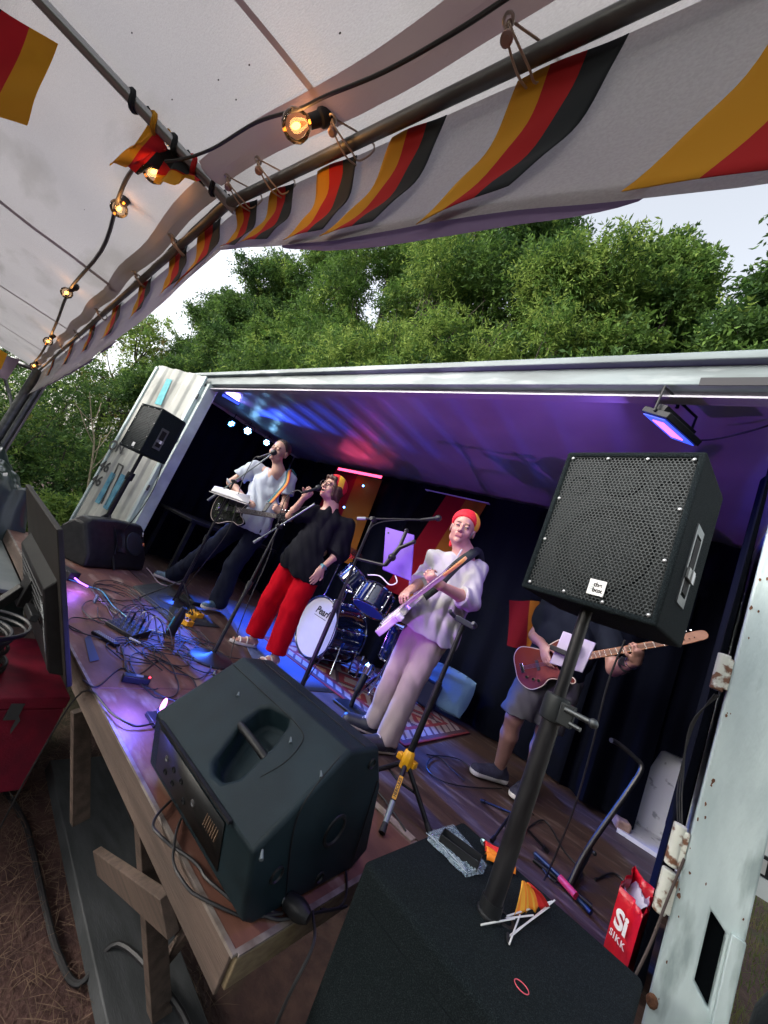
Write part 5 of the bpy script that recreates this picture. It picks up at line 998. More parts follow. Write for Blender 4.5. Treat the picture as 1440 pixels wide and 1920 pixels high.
def hstand(base, top, label, cym=None, legs=True, tilt=(0, 0, 1), name='cymbal_stand'):
    t = thing(name, label, 'cymbal stand', base); base, top = V(base), V(top)
    b = B(); b.cyl(base.lerp(top, .1), base.lerp(top, .6), .012); b.cyl(base.lerp(top, .58), top, .008); obj('pole', b, chrome, t)
    for k in range(3):
        a = k*2*PI/3+.6; e = base+V((math.cos(a)*.22, math.sin(a)*.22, .012)); b = B(); s_ = base.lerp(top, .34); b.bar(s_, e, .018, .006); b.bar(base.lerp(top, .12), s_.lerp(e, .55), .012, .005); l_ = obj('leg', b, chrome, t); b = B(); b.ball(e, .014); obj('rubber_foot', b, ink2, l_)
    if cym: b = B(); b.lathe(top-UP*.01, tilt, [(.03, 0), (.028, cym*.12), (.012, cym*.2), (0, cym), (-.0015, cym), (.010, cym*.2), (.026, cym*.12)], 40); obj('cymbal', b, M('bronze_cymbal', (.50, .33, .12), .25, 1), t)
    return t
hstand((-1.78, 2.86, 0), (-1.70, 2.92, .78), 'double braced chrome hi-hat stand between the drums and the man in white', .165)
hstand((-3.15, 3.35, 0), (-3.05, 3.30, 1.12), 'chrome cymbal stand at the left rear of the drums', .21, tilt=(.2, -.3, 1))
hstand((-2.05, 3.78, 0), (-2.1, 3.72, 1.22), 'chrome cymbal stand at the right rear of the drums', .20, tilt=(-.2, -.2, 1))
t = thing('tom_holder', 'chrome rods and clamps joining the toms to the bass drum', 'drum hardware', (-2.4, 3.1, .6)); b = B(); tb = bc+bax*.2+UP*.28
for e in (pxx(700, 1128, -2.25), pxx(668, 1100, -2.5)): b.tube([tb, tb+UP*.14, e+V((0, .05, .03))], .011, 8); b.ball(tb+UP*.14, .022); b.ball(e+V((0, .05, .03)), .022)
b.box(tb, (.10, .06, .03)); obj('rods', b, chrome, t, bevel=.003)
kp = V((-2.28, 3.38, .01)); t = thing('kick_pedal', 'chrome kick pedal at the back of the bass drum', 'pedal', kp); b = B(); b.box(kp, (.10, .30, .015)); b.bar(kp+V((-.05, -.12, 0)), kp+V((-.05, -.12, .22)), .015, .02); b.bar(kp+V((.05, -.12, 0)), kp+V((.05, -.12, .22)), .015, .02); obj('frame', b, chrome, t, bevel=.003)
# bare knee of the hidden drummer is not built; pillow and cushion behind the man in white
b = B(); pc = py(834, 1290, 3.80)
def pil(u, v): a = 2*u-1; c = 2*v-1; return a, c
for sgn in (1, -1):
    b.grid(lambda u, v, sg=sgn: pc+V((.26*(2*u-1)*(1-.1*(2*v-1)**2), .05+.06*(2*v-1)+sg*-.085*max(0, (1-(2*u-1)**4)*(1-(2*v-1)**4))**.6+.012*noise.noise(V((u*5, v*5, sg))), .19*(2*v-1)*(1-.12*(2*u-1)**2))), 20, 16)
tag(obj('pillow', b, M('pale_blue_pillow', (.15, .27, .38), .9, c2=(.10, .20, .30), ns=4, bump=.4, bs=60)), 'pale blue pillow on the floor behind the man in white', 'pillow')
b = B(); b.box(py(803, 1300, 3.72), (.20, .12, .24)); tag(obj('case', b, M('navy_case', (.012, .02, .06), .5), bevel=.02), 'small dark blue case beside the pillow', 'case')

# ---------------------------------------------------------------- back left: table with bottles, cases
t = thing('table', 'dark table with bottles in the back left corner of the container', 'table', (-5.3, 3.1, 0))
b = B(); b.bb((-5.75, 2.35, .70), (-4.75, 3.75, .74)); obj('table_top', b, blk, t, bevel=.004)
for x in (-5.7, -4.85):
    for y in (2.4, 3.65): b = B(); b.bb((x, y, 0), (x+.05, y+.05, .70)); obj('leg', b, blk, t)
gl = [M('green_glass', (.01, .10, .09), .1, spec=1), M('pale_glass', (.10, .22, .28), .1, spec=1)]
for k, (px, q) in enumerate(((304, 912), (313, 915), (322, 920), (366, 938), (371, 930), (340, 932))):
    p = pz(px, q+6, .74); lb = ('dark green bottle at the left end of the table row', 'second bottle from the left on the dark table', 'pale bottle standing third in the row on the dark table', 'clear bottle at the right end of the dark table', 'tall clear bottle lit blue at the right end of the table', 'small glass in the middle of the dark table')[k]
    b = B(); h_ = (.26, .24, .22, .20, .27, .10)[k]; b.lathe(p, UP, [(0, 0), (0, .034), (h_*.6, .034), (h_*.75, .014), (h_, .013), (h_, 0)] if k != 5 else [(0, 0), (0, .03), (h_, .036), (h_*.98, .03), (.01, .026)], 14); tag(obj('bottle' if k != 5 else 'drinking_glass', b, gl[k > 1]), lb, 'bottle' if k != 5 else 'glass', 'bottles and glasses on the back table')
b = B(); b.box(pz(345, 940, .75), (.22, .12, .02)); tag(obj('cloth', b, M('pale_blue_cloth', (.2, .4, .55), .9)), 'pale blue cloth lying beside the bottles', 'cloth')
for nm, px, q, sz, zz, col, lb in (('toolbox', 291, 1000, (.36, .5, .16), .24, (.07, .13, .15), 'blue grey toolbox with a carrying handle behind the left monitor'), ('instrument_case', 300, 1022, (.42, .75, .15), .08, (.02, .03, .035), 'flat dark case lying under the blue grey toolbox')):
    p = pz(px, q, zz); t = thing(nm, lb, 'case', p-UP*zz); b = B(); b.box(p, sz); obj('body', b, M(nm+'_shell', col, .5), t, bevel=.02)
    b = B(); b.tube([p+V((.0, -.08, sz[2]/2)), p+V((0, -.08, sz[2]/2+.05)), p+V((0, .08, sz[2]/2+.05)), p+V((0, .08, sz[2]/2))], .010, 6); obj('handle', b, blk, t)

# ---------------------------------------------------------------- clutter on the deck
mx = pz(237, 1178, .02); xu = V((.93, .30, 0)).normalized(); yu = V((-xu.y, xu.x, 0))
def TT(p, a=0.): x = V((math.cos(a), math.sin(a), 0)); return basis(x, UP.cross(x), UP, p)
t = thing('audio_mixer', 'small black audio mixer with plugs standing in it, in the tangle of cables', 'mixer', pz(237, 1185, 0)); Tm_ = TT(pz(237, 1184, 0), .42)
b = B(); b.prism([(-.075, 0), (.075, 0), (.075, .055), (-.075, .025)], Tm_ @ basis((0, 1, 0), (0, 0, 1), (1, 0, 0)), -.12, .12); obj('body', b, blk, t, bevel=.004)
b = B()
for i in range(7):
    for j in range(3): p = Tm_ @ V((-.10+.032*i+.004*(j%2), -.05+.035*j, .03+.0065*j)); b.cyl(p, p+UP*.010, .0042, n=8)
obj('knobs', b, M('grey_knobs', (.14, .155, .17), .5), t)
for i in range(5): p = Tm_ @ V((-.09+.045*i, .05, .05)); b = B(); b.cyl(p, p+UP*.06, .008, n=8); b.tube(smooth_path([p+UP*.06, p+UP*.10+V((.01, .02, 0)), p+V((.04*(i-2), .10, .06)), p+V((.06*(i-2), .16, -.04))], 4), .0035, 5); obj('plug', b, blk if i % 2 else galv, t)
t = thing('remote_control', 'long black remote control lying at the deck edge beside the mixer', 'remote control', pz(197, 1200, 0)); Tr_ = TT(pz(196, 1201, 0), .42)
b = B(); b.box((0, 0, .012), (.20, .042, .02)); b.v = [Tr_ @ p for p in b.v]; obj('body', b, blk, t, bevel=.005)
b = B(); [b.box((-.08+.016*i, -.012+.012*j, .0235), (.008, .006, .003)) for i in range(10) for j in range(3)]; b.v = [Tr_ @ p for p in b.v]; obj('buttons', b, M('button_grey', (.5, .52, .54), .5), t)
b = B(); q0, q1 = pz(243, 1196, .012), pz(262, 1206, .012); b.bar(q0, q1, .012, .01); tag(obj('pale_stick', b, M('cream_stick', (.6, .56, .45), .6)), 'short cream coloured stick in front of the mixer', 'stick')
b = B(); b.bar(pz(275, 1180, .008), pz(306, 1187, .008), .012, .01); tag(obj('pale_stick', b, M('cream_stick', (.6, .56, .45), .6)), 'thin pale strip lying right of the mixer', 'strip')
bt0, bt1 = pz(318, 1190, .035), pz(332, 1150, .035); d_ = (bt1-bt0).normalized(); t = thing('drinking_bottle', 'black drinking bottle with a blue stripe standing in front of the yellow pedals', 'bottle', pz(318, 1192))
bs0 = pz(318, 1190, 0); b = B(); b.lathe(bs0, V((.1, .0, 1)), [(0, 0), (0, .034), (.16, .034), (.18, .026), (.20, .026), (.22, .022), (.22, 0)], 20); obj('body', b, blk, t)
b = B(); b.add([bs0+V((-.012, -.0352, .03)), bs0+V((.008, -.0352, .03)), bs0+V((.02, -.0352, .14)), bs0+V((.002, -.0352, .14))], [(0, 1, 2, 3)]); obj('blue_stripe', b, M('cyan_print', (.02, .25, .40), .4), t)
for k, (px, q, a) in enumerate(((350, 1160, .2), (366, 1156, .2), (345, 1171, .3))):
    t = thing('effects_pedal', ('yellow effects pedal left of the other one behind the bottle', 'yellow effects pedal furthest right', 'yellow effects pedal lying nearest the bottle')[k], 'effects pedal', pz(px, q), 'yellow effects pedals'); T_ = TT(pz(px, q, 0), a)
    b = B(); b.box((0, 0, .025), (.12, .075, .045)); b.v = [T_ @ p for p in b.v]; obj('body', b, yel, t, bevel=.004)
    b = B(); [b.cyl(T_ @ V((-.035+.035*i, .0, .048)), T_ @ V((-.035+.035*i, .0, .062)), .010, n=10) for i in range(3)]; b.cyl(T_ @ V((.0, -.026, .046)), T_ @ V((0, -.026, .056)), .007); obj('knobs', b, ink2, t)
b = B(); pp = pz(358, 1128, 0); b.box(pp+UP*.02, (.26, .10, .035)); tag(obj('pedal_board', b, blk, bevel=.006), 'dark pedal board lying behind the round stand base', 'pedal board')
t = thing('power_adapter', 'black power adapter with a red light lying on the deck', 'power adapter', pz(252, 1280)); T_ = TT(pz(252, 1280, 0), 1.25); b = B(); b.box((0, 0, .02), (.13, .05, .035)); b.v = [T_ @ p for p in b.v]; obj('body', b, blk, t, bevel=.006)
b = B(); b.box((0.01, 0, .0385), (.035, .022, .001)); b.v = [T_ @ p for p in b.v]; obj('label', b, M('grey_label', (.22, .24, .25), .5), t); b = B(); b.ball(T_ @ V((.058, .0, .038)), .005); obj('indicator', b, ME('red_led', (1, .02, .04), 12), t)
b = B(); T_ = TT(pz(118, 1080, 0), .42); b.box((0, 0, .035), (.22, .09, .07)); b.v = [T_ @ p for p in b.v]; tag(obj('junction_box', b, blk, bevel=.006), 'black box at the deck edge in front of the left monitor', 'box')
t = thing('cable_tag', 'small blue grey tag standing in the cable tangle', 'tag', pz(178, 1130)); b = B(); p = pz(176, 1130, .0); b.box(p+UP*.03, (.035, .01, .06)); obj('plate', b, M('slate_blue', (.08, .14, .18), .6), t)
# plug connector at the deck corner
t = thing('plug_connector', 'black round power connector at the near corner of the deck', 'connector', pz(555, 1712, 0)); p = pz(556, 1706, .03)
b = B(); b.lathe(p-V((.045, .01, 0)), (1, .2, .1), [(0, .012), (.01, .022), (.05, .028), (.07, .024), (.09, .015), (.09, 0)], 18); obj('housing', b, blk, t); b = B(); b.box(p+V((-.03, -.024, .004)), (.018, .004, .014)); obj('label', b, M('grey_label', (.22, .24, .25), .5), t)
def cab(pts, r_=.0042, label=None, mat=cable, grp='cables lying on the deck', z=0.006, hump=.0, nm='cable'):
    P = [V(p) if len(p) == 3 else pz(p[0], p[1], z) for p in pts]; Q = smooth_path(P, 6)
    g = random.Random(int(P[0].x*1000)); ph = g.random()*6; Q = [q+UP*(abs(math.sin(i*.35+ph))*.006) for i, q in enumerate(Q)]
    b = B(); b.tube(Q, r_, 6); return tag(obj(nm, b, mat), label, 'cable', grp)
cab([(345, 1475), (322, 1500), (288, 1540), (296, 1568), (325, 1590), (372, 1628), (395, 1660), (450, 1700), (500, 1722), (560, 1722), (650, 1700)], .0045, 'black cable looping out over the deck edge and along the near corner')
cab([(375, 1500), (350, 1520), (330, 1560), (325, 1620), (345, 1660), (400, 1700), (470, 1722), (528, 1716)], .0042, 'black cable from the monitor socket down the deck edge')
cab([(430, 1560), (405, 1590), (400, 1630), (440, 1680), (500, 1712), (530, 1712)], .0042, 'short black cable from the monitor panel to the round connector')
cab([(600, 1708), (640, 1700), (650, 1650), (640, 1580), (660, 1520), (700, 1480), (760, 1560)], .004, 'cable running behind the near monitor to the guitar stand')
cab([(585, 1712), (650, 1735), (700, 1765)], .0045, 'black cable hanging off the deck corner') if False else None
tl = [(pz(585, 1712, .02)), V((-.56, 1.12, .01)), V((-.54, 1.05, -.10)), V((-.55, 1.05, -.5)), V((-.55, 1.05, -1.0))]
cab(tl, .0045, 'black cable hanging down over the end of the deck')
g = random.Random(5)
loops = [((225, 1130), 60, 22), ((250, 1140), 75, 26), ((205, 1150), 50, 24), ((300, 1215), 50, 26), ((330, 1240), 62, 30), ((275, 1250), 52, 30), ((340, 1215), 60, 24), ((300, 1270), 60, 28), ((250, 1220), 60, 20), ((375, 1230), 45, 26), ((215, 1110), 45, 16), ((190, 1180), 60, 18), ((340, 1190), 50, 20), ((290, 1180), 70, 30)]
wordy = ('widest', 'flattest', 'leftmost', 'tightest', 'rightmost round', 'lowest', 'upper right', 'nearest the floor spotlight', 'middle', 'far right small', 'topmost', 'front left', 'inner right', 'largest central')
for k, ((cx, cy), a, c) in enumerate(loops):
    ph = g.uniform(0, 6); tw = g.uniform(-.5, .5); n_ = g.randint(12, 22); P = []
    for i in range(n_):
        th_ = ph+i*.62; rr = 1+.12*math.sin(i*1.3)+.02*i*(1 if k % 2 else -1); x = a*math.cos(th_)*rr+g.uniform(-4, 4)+i*g.uniform(0, 1.5); y = c*math.sin(th_)*rr+g.uniform(-3, 3); P.append((cx+x*math.cos(tw)-y*math.sin(tw)*.6, cy+y+x*math.sin(tw)*.5+x*.35))
    P = [p for p in P if 128+(p[1]-1200)*.53 < p[0]-8 and p[1] > 1085]
    if len(P) > 3: cab(P, .0036, wordy[k]+' coil in the cable tangle on the deck')
cab([(120, 1085), (160, 1098), (190, 1110), (215, 1140), (240, 1160)], .0045, 'turquoise lead running into the mixer', M('turquoise_cable', (.02, .25, .32), .4))
cab([(275, 1065), (285, 1078), (300, 1095), (318, 1100)], .006, 'pale cable running from the left monitor towards the man\'s shoe', M('pale_cable', (.45, .36, .36), .6))
cab([(170, 1105), (200, 1135), (240, 1150), (300, 1140), (330, 1160), (345, 1180), (420, 1230), (500, 1240)], .004, 'long cable crossing the deck towards the woman')
cab([V((-2.05, .9, .004)), pz(180, 1290), pz(225, 1255), pz(260, 1265), pz(300, 1240), pz(340, 1255)], .004, 'cable crossing the deck edge beside the power adapter')
cab([pz(300, 1355, .01), pz(255, 1362, .012), pz(215, 1345, .01), V((-2.0, .90, -.03)), V((-2.05, .88, -.4)), V((-2.1, .9, -.9))], .0045, 'cable leading from the floor spotlight over the deck edge')
cab([(800, 1415), (860, 1425), (900, 1455), (960, 1480), (1000, 1530)], .0035, 'thin cable on the container floor behind the bass player\'s shoe')
cab([(870, 1465), (820, 1420), (800, 1440), (840, 1470), (940, 1480)], .0035, 'loop of thin cable in front of the bass player')
cab([(980, 1560), (1020, 1540), (1060, 1600), (1090, 1640), (1040, 1655), (1000, 1600)], .005, 'black cable coiled beside the subwoofer')
cab([(1115, 1650), (1150, 1640), (1190, 1670), (1230, 1690), (1260, 1660)], .006, 'black cable curving behind the red bag')
cab([(1200, 1545), (1235, 1600), (1262, 1640), (1290, 1610)], .005, 'black cable running along the white inner panel')
b = B(); b.tube(smooth_path([py(1172, 1200, 1.95), py(1140, 1280, 2.0), py(1110, 1400, 2.1), py(1075, 1520, 2.2), py(1030, 1630, 2.3), pz(1020, 1650, .01)], 6), .004, 5); tag(obj('cable', b, cable), 'black cable hanging from the underside of the big loudspeaker', 'cable')
b = B(); b.tube(smooth_path([V((-4.62, 1.70, 1.2)), V((-4.55, 1.72, .9)), V((-4.6, 1.7, .5)), V((-4.7, 1.6, .1))], 5), .005, 5); tag(obj('cable', b, cable), 'thin cable hanging below the far left loudspeaker', 'cable')
b = B(); b.tube(smooth_path([pz(-20, 1440, GZ+.02), pz(40, 1530, GZ+.02), pz(60, 1590, GZ+.02), pz(85, 1700, GZ+.02), pz(110, 1790, GZ+.02), pz(150, 1845, GZ+.03), V((-1.55, 1.35, -.93)), V((-1.2, 1.45, -.90)), V((-1.0, 1.5, -.95)), V((-.7, 1.6, GZ+.02))], 6), .013, 8); tag(obj('power_cable', b, cable), 'thick black power cable running over the dirt and the grey plank', 'cable')
b = B(); b.tube(smooth_path([py(1283, 1610, 1.88), V((.16, 1.88, .42)), V((.14, 1.85, .25)), V((.10, 1.80, .1)), V((.02, 1.76, .02))], 5), .004, 5); tag(obj('cable', b, M('brown_cable', (.07, .05, .045), .5)), 'thin brown cable hanging from the lower hinge across the red bag', 'cable')
for k in range(3):
    b = B(); x = .145+.006*k; b.tube(smooth_path([V((x, 1.87, 1.08)), V((x-.03-.01*k, 1.9, .95)), V((x-.03, 1.9, .75)), V((x-.008, 1.88, .64))], 5), .0022, 5); tag(obj('cable', b, cable), ('innermost thin wire strung between the two rusty hinges', 'middle thin wire strung between the two rusty hinges', 'outermost thin wire running between the two rusty hinges')[k], 'cable', 'wires between the hinges')

# ---------------------------------------------------------------- red shopping bag
rb = M('red_bag_film', (.62, .006, .022), .35, c2=(.50, .004, .02), ns=12, bump=.25, bs=40, spec=.8)
bp = [pz(1143, 1748, .0), V((.145, 2.05, 0)), V((.155, 2.42, 0)), V((-.02, 2.50, 0))]
t = thing('shopping_bag', 'red paper carrier bag with white lettering standing open at the foot of the hinged post', 'bag', (.07, 2.2, 0))
bx0, bx1, by0, by1, bh = -.02, .150, 2.08, 2.40, .30
Bq = [V((.045, 2.15, .0)), V((.12, 2.08, .0)), V((.162, 2.30, .0)), V((.075, 2.38, .0))]; Tq = [V((.045, 2.14, .275)), V((.125, 2.08, .26)), V((.160, 2.31, .285)), V((.08, 2.38, .30))]
b = B()
for k in range(4):
    a0, a1, c0, c1 = Bq[k], Bq[(k+1) % 4], Tq[k], Tq[(k+1) % 4]; n_ = (a1-a0).cross(UP).normalized()
    b.grid(lambda u, v: a0.lerp(a1, u).lerp(c0.lerp(c1, u), v)+n_*(.012*math.sin(PI*u)*v*noise.noise(V((k, v*3, u*4)))*2-.02*math.sin(PI*u)*v*(k % 2 == 0)), 12, 12)
b.add(Bq, [(0, 1, 2, 3)]); obj('paper_body', b, rb, t, solid=.0012)
b = B(); b.grid(lambda u, v: V((.06+.085*u, 2.14+.20*v, .235+.02*math.sin(9*u+4*v)+.02*u)), 8, 8); obj('white_contents', b, M('white_tissue', (.6, .58, .68), .8), t)
b = B(); b.ball(V((.10, 2.17, .20)), .035, (1, 1.2, 1)); obj('dark_contents', b, ink2, t)
fn2 = (Bq[1]-Bq[0]).cross(UP).normalized(); fn2 = fn2 if fn2.y < 0 else -fn2; fx = (Bq[1]-Bq[0]).normalized()
fn3 = (Bq[0]-Bq[3]).cross(UP).normalized(); fx3 = (Bq[0]-Bq[3]).normalized(); fn3 = fn3 if fn3.x < 0 else -fn3
wl = M('white_print', (.82, .82, .84), .5)
obj('lettering', text_mesh('Si', .085, basis(fx, UP, fn2, (Bq[0]+Bq[1])/2+UP*.18+fn2*.012), .0008, .003), wl, t)
obj('lettering', text_mesh('SIKK', .030, basis(fx, UP, fn2, (Bq[0]+Bq[1])/2+UP*.125+fn2*.012), .0008, .0004, space=1.2), wl, t)

# ---------------------------------------------------------------- things beyond the right post
t = thing('white_trailer', 'corner of a white trailer with a slotted black strip behind the right post', 'trailer', (1.8, 4, GZ))
b = B(); b.bb((.50, 3.6, .40), (3.5, 3.65, 2.3)); obj('side_wall', b, M('white_gloss', (.80, .80, .80), .35, c2=(.7, .71, .7), ns=3), t)
b = B(); b.bb((.50, 3.58, .29), (3.5, 3.62, .398)); obj('dark_strip', b, blk, t)
b = B()
for k in range(40): b.bb((.50+.07*k, 3.572, .305), (.525+.07*k, 3.58, .38))
obj('slot_bars', b, M('grey_bar', (.5, .5, .48), .5), t)
b = B(); b.bb((.50, 3.56, .19), (3.5, 3.66, .288)); obj('bottom_rail', b, white_paint, t)
b = B()
def bpf(u, v): x = .42+.34*v; a = -1.0+2.6*u; return V((.40+.10*math.cos(a*2)*v, 2.15+.22*math.sin(a), GZ+.02+1.0*v))
for k, (x, y, h_) in enumerate(((.50, 2.22, 1.36), (.66, 2.45, 1.22))):
    b = B(); n_ = 20; b.lathe((x, y, GZ), (.05, 0, 1), [(0, 0), (0, .11), (h_*.5, .125), (h_*.9, .11), (h_, .07), (h_+.02, 0)], n_); b.v = [p+V((.012, .012, .01))*noise.noise(p*9) for p in b.v]
    tag(obj('covered_sack', b, M('black_sack', (.015, .02, .024), .6, bump=.3, bs=60)), ('taller black sack standing in the grass behind the right post', 'shorter black sack at the right edge of the photo')[k], 'sack')
# ---------------------------------------------------------------- people: smooth implicit bodies turned into meshes
class SDF:
    def __init__(s, h=.006): s.p = []; s.h = h; s.post = None
    def _a(s, lo, hi, fn, op='u', k=.02): s.p.append((np.array(lo, float), np.array(hi, float), fn, op, k)); return s
    def cap(s, a, b, r1, r2=None, k=.02, op='u', flat=None):          # flat=(axis, scale): stretch the section along axis
        a, b = np.array(a, float), np.array(b, float); r2 = r1 if r2 is None else r2; ab = b-a; L2 = ab.dot(ab)+1e-12; R_ = max(r1, r2)*(flat[1] if flat else 1)
        def fn(X):
            q = X-a
            if flat:
                w_ = np.array(flat[0], float); w_ /= np.linalg.norm(w_); t = np.clip((q@ab)/L2, 0, 1); d = q-t[..., None]*ab
                dw = d@w_; d = d-(1-1/flat[1])*dw[..., None]*w_
            else: t = np.clip((q@ab)/L2, 0, 1); d = q-t[..., None]*ab
            return np.sqrt((d*d).sum(-1))-(r1+(r2-r1)*t)
        return s._a(np.minimum(a, b)-R_, np.maximum(a, b)+R_, fn, op, k)
    def ell(s, c, ax, rad, k=.02, op='u'):                              # ax: three unit axes
        c = np.array(c, float); A = np.array([list(v) for v in ax], float); rad = np.array(rad, float); R_ = rad.max()
        def fn(X):
            q = (X-c)@A.T; k0 = np.sqrt(((q/rad)**2).sum(-1)); k1 = np.sqrt(((q/rad**2)**2).sum(-1))+1e-9; return k0*(k0-1)/k1
        return s._a(c-R_, c+R_, fn, op, k)
    def cutp(s, p, n, lo=None, hi=None):
        p, n = np.array(p, float), nrm(list(n)); lo = [-1e3]*3 if lo is None else lo; hi = [1e3]*3 if hi is None else hi
        return s._a(lo, hi, lambda X: (X-p)@n, 'i', .0)
    def mesh(s):
        u = [q for q in s.p if q[3] == 'u']; lo = np.min([q[0] for q in u], 0)-.03; hi = np.max([q[1] for q in u], 0)+.03; h = s.h
        n = np.ceil((hi-lo)/h).astype(int)+1; D = np.full(n, 1.0, np.float32); ax = [lo[i]+h*np.arange(n[i]) for i in range(3)]
        for l_, h_, fn, op, k in s.p:
            pad = max(3*h, k*1.0); i0 = np.clip(np.floor((l_-pad-lo)/h).astype(int), 0, n-1); i1 = np.clip(np.ceil((h_+pad-lo)/h).astype(int)+1, 1, n)
            if (i1 <= i0).any(): continue
            sl_ = tuple(slice(a, b) for a, b in zip(i0, i1)); X = np.stack(np.meshgrid(*[ax[i][sl_[i]] for i in range(3)], indexing='ij'), -1); d = fn(X); A = D[sl_]
            if op == 'u':
                if k > 0: t = np.clip(.5+.5*(A-d)/k, 0, 1); D[sl_] = A*(1-t)+d*t-k*t*(1-t)
                else: D[sl_] = np.minimum(A, d)
            elif op == 's':
                if k > 0: t = np.clip(.5-.5*(A+d)/k, 0, 1); D[sl_] = A*(1-t)-d*t+k*t*(1-t)
                else: D[sl_] = np.maximum(A, -d)
            else: D[sl_] = np.maximum(A, d)
        if s.post is not None:
            m_ = np.abs(D) < .03; I = np.argwhere(m_); X = lo+I*h; D[m_] += s.post(X).astype(np.float32)
        c = np.array(D.shape)-1; N = int(c.prod()); acc = np.zeros((N, 3)); cnt = np.zeros(N); F_ = []
        st = np.array([c[1]*c[2], c[2], 1]); quad = []
        for a in range(3):
            e = np.zeros(3, int); e[a] = 1; s0 = tuple(slice(0, D.shape[i]-e[i]) for i in range(3)); s1 = tuple(slice(e[i], None) for i in range(3))
            A, Bv = D[s0], D[s1]; I = np.argwhere((A < 0) != (Bv < 0)); va = A[tuple(I.T)]; vb = Bv[tuple(I.T)]; t = va/(va-vb)
            P = lo+(I+t[:, None]*e)*h; o1, o2 = [i for i in range(3) if i != a]; cells = []; ok = np.ones(len(I), bool)
            for d1, d2 in ((0, 0), (1, 0), (1, 1), (0, 1)):
                J_ = I.copy(); J_[:, o1] -= d1; J_[:, o2] -= d2; v = ((J_ >= 0) & (J_ < c)).all(1); ok &= v; cid = (J_*st).sum(1); cells.append(cid)
                for q in range(3): acc[:, q] += np.bincount(cid[v], P[v, q], N)
                cnt += np.bincount(cid[v], minlength=N)
            Q = np.stack(cells, 1)[ok]; fl = (va < 0)[ok] != (a == 1); Q[fl] = Q[fl][:, ::-1]; quad.append(Q)
        Q = np.concatenate(quad); used = np.unique(Q); mp_ = np.full(N, -1); mp_[used] = np.arange(len(used)); Vt = acc[used]/cnt[used][:, None]
        return Vt, mp_[Q]
def sdf_obj(name, s, mats, parent, mfn=None, smooth_it=1):
    Vt, Q = s.mesh()
    for _ in range(smooth_it):                                          # one relaxing pass
        A = np.zeros_like(Vt); n = np.zeros(len(Vt))
        for i in range(4):
            for j in (1, 3):
                for q in range(3): A[:, q] += np.bincount(Q[:, i], Vt[Q[:, (i+j) % 4], q], len(Vt))
                n += np.bincount(Q[:, i], minlength=len(Vt))
        Vt = Vt*.7+.3*A/n[:, None]
    me = bpy.data.meshes.new(name); me.vertices.add(len(Vt)); me.vertices.foreach_set('co', Vt.astype(np.float32).ravel()); me.loops.add(len(Q)*4); me.loops.foreach_set('vertex_index', Q.astype(np.int32).ravel())
    me.polygons.add(len(Q)); me.polygons.foreach_set('loop_start', np.arange(0, len(Q)*4, 4, dtype=np.int32)); me.update(calc_edges=True)
    if mfn is not None: me.polygons.foreach_set('material_index', mfn(Vt[Q].mean(1)).astype(np.int32))
    o = put(name, me, mats, parent, smooth=None); me.polygons.foreach_set('use_smooth', [True]*len(me.polygons)); return o
def wrinkle(amp, sd, fz=42, fx=30):
    def fn(X):
        x, y, z = X[:, 0], X[:, 1], X[:, 2]
        m1 = .5+.5*np.sin(x*9+y*7+z*8+sd); m2 = .5+.5*np.sin(x*6-y*11+z*11+2*sd)
        p1 = fx*(x*.8+y*.7)+fz*.22*z+1.6*np.sin(z*9+sd)+1.2*np.sin(x*15-y*9+sd); p2 = fz*.55*(z*.9+x*.45)+1.8*np.sin(x*12+y*10+2*sd)+.9*np.sin(z*23+sd)
        return 1.75*amp*(1.5*m1*(.62-np.abs(np.sin(p1*.62)))+1.5*m2*(.62-np.abs(np.sin(p2*.6)))+.25*np.sin(x*61+z*47+y*53+sd))
    return fn
def hand(s, W, d, n, side, curl=.5, sp=1., k=.007, thumb=.3, sc=1.):
    W, d, n = np.array(W, float), nrm(list(d)), np.array(list(n), float); n = nrm(n-d*n.dot(d)); sd = np.cross(d, n)*side
    s.ell(W+d*.052*sc, (d, sd, n), (.052*sc, .040*sc, .017*sc), .012); s.cap(W, W+d*.03*sc, .026*sc, .024*sc, .015, flat=(sd, 1.25))
    for i, (o, L_) in enumerate(zip((.030, .010, -.010, -.028), (.074, .082, .076, .060))):
        p = W+d*(.090-.004*abs(i-1))*sc+sd*o*sc*sp; a = curl*(.55+.08*i); L_ *= sc
        for j, f in enumerate((.42, .32, .26)):
            dd = d*math.cos(a)+n*math.sin(a)+sd*o*1.5*(sp-.9); q = p+dd*L_*f; s.cap(p, q, (.0088-.0008*j)*sc, (.0082-.0008*j)*sc, k if j == 0 else .003); p = q; a += curl*(1.0 if j == 0 else .7)
    p = W+d*.022*sc+sd*.030*sc; dd = nrm(d*.75+sd*.65+n*thumb); q = p+dd*.042*sc; s.cap(p, q, .013*sc, .0105*sc, .012); dd = nrm(d*.9+sd*.1+n*(thumb+curl*.5)); s.cap(q, q+dd*.032*sc, .0105*sc, .0085*sc, .004)
def headframe(c, f, u):
    f = nrm(list(f)); u = np.array(list(u), float); u = nrm(u-f*f.dot(u)); r_ = np.cross(f, u); c = np.array(list(c), float)
    return c, f, u, r_, (lambda x, y, z: c+r_*x+f*y+u*z)
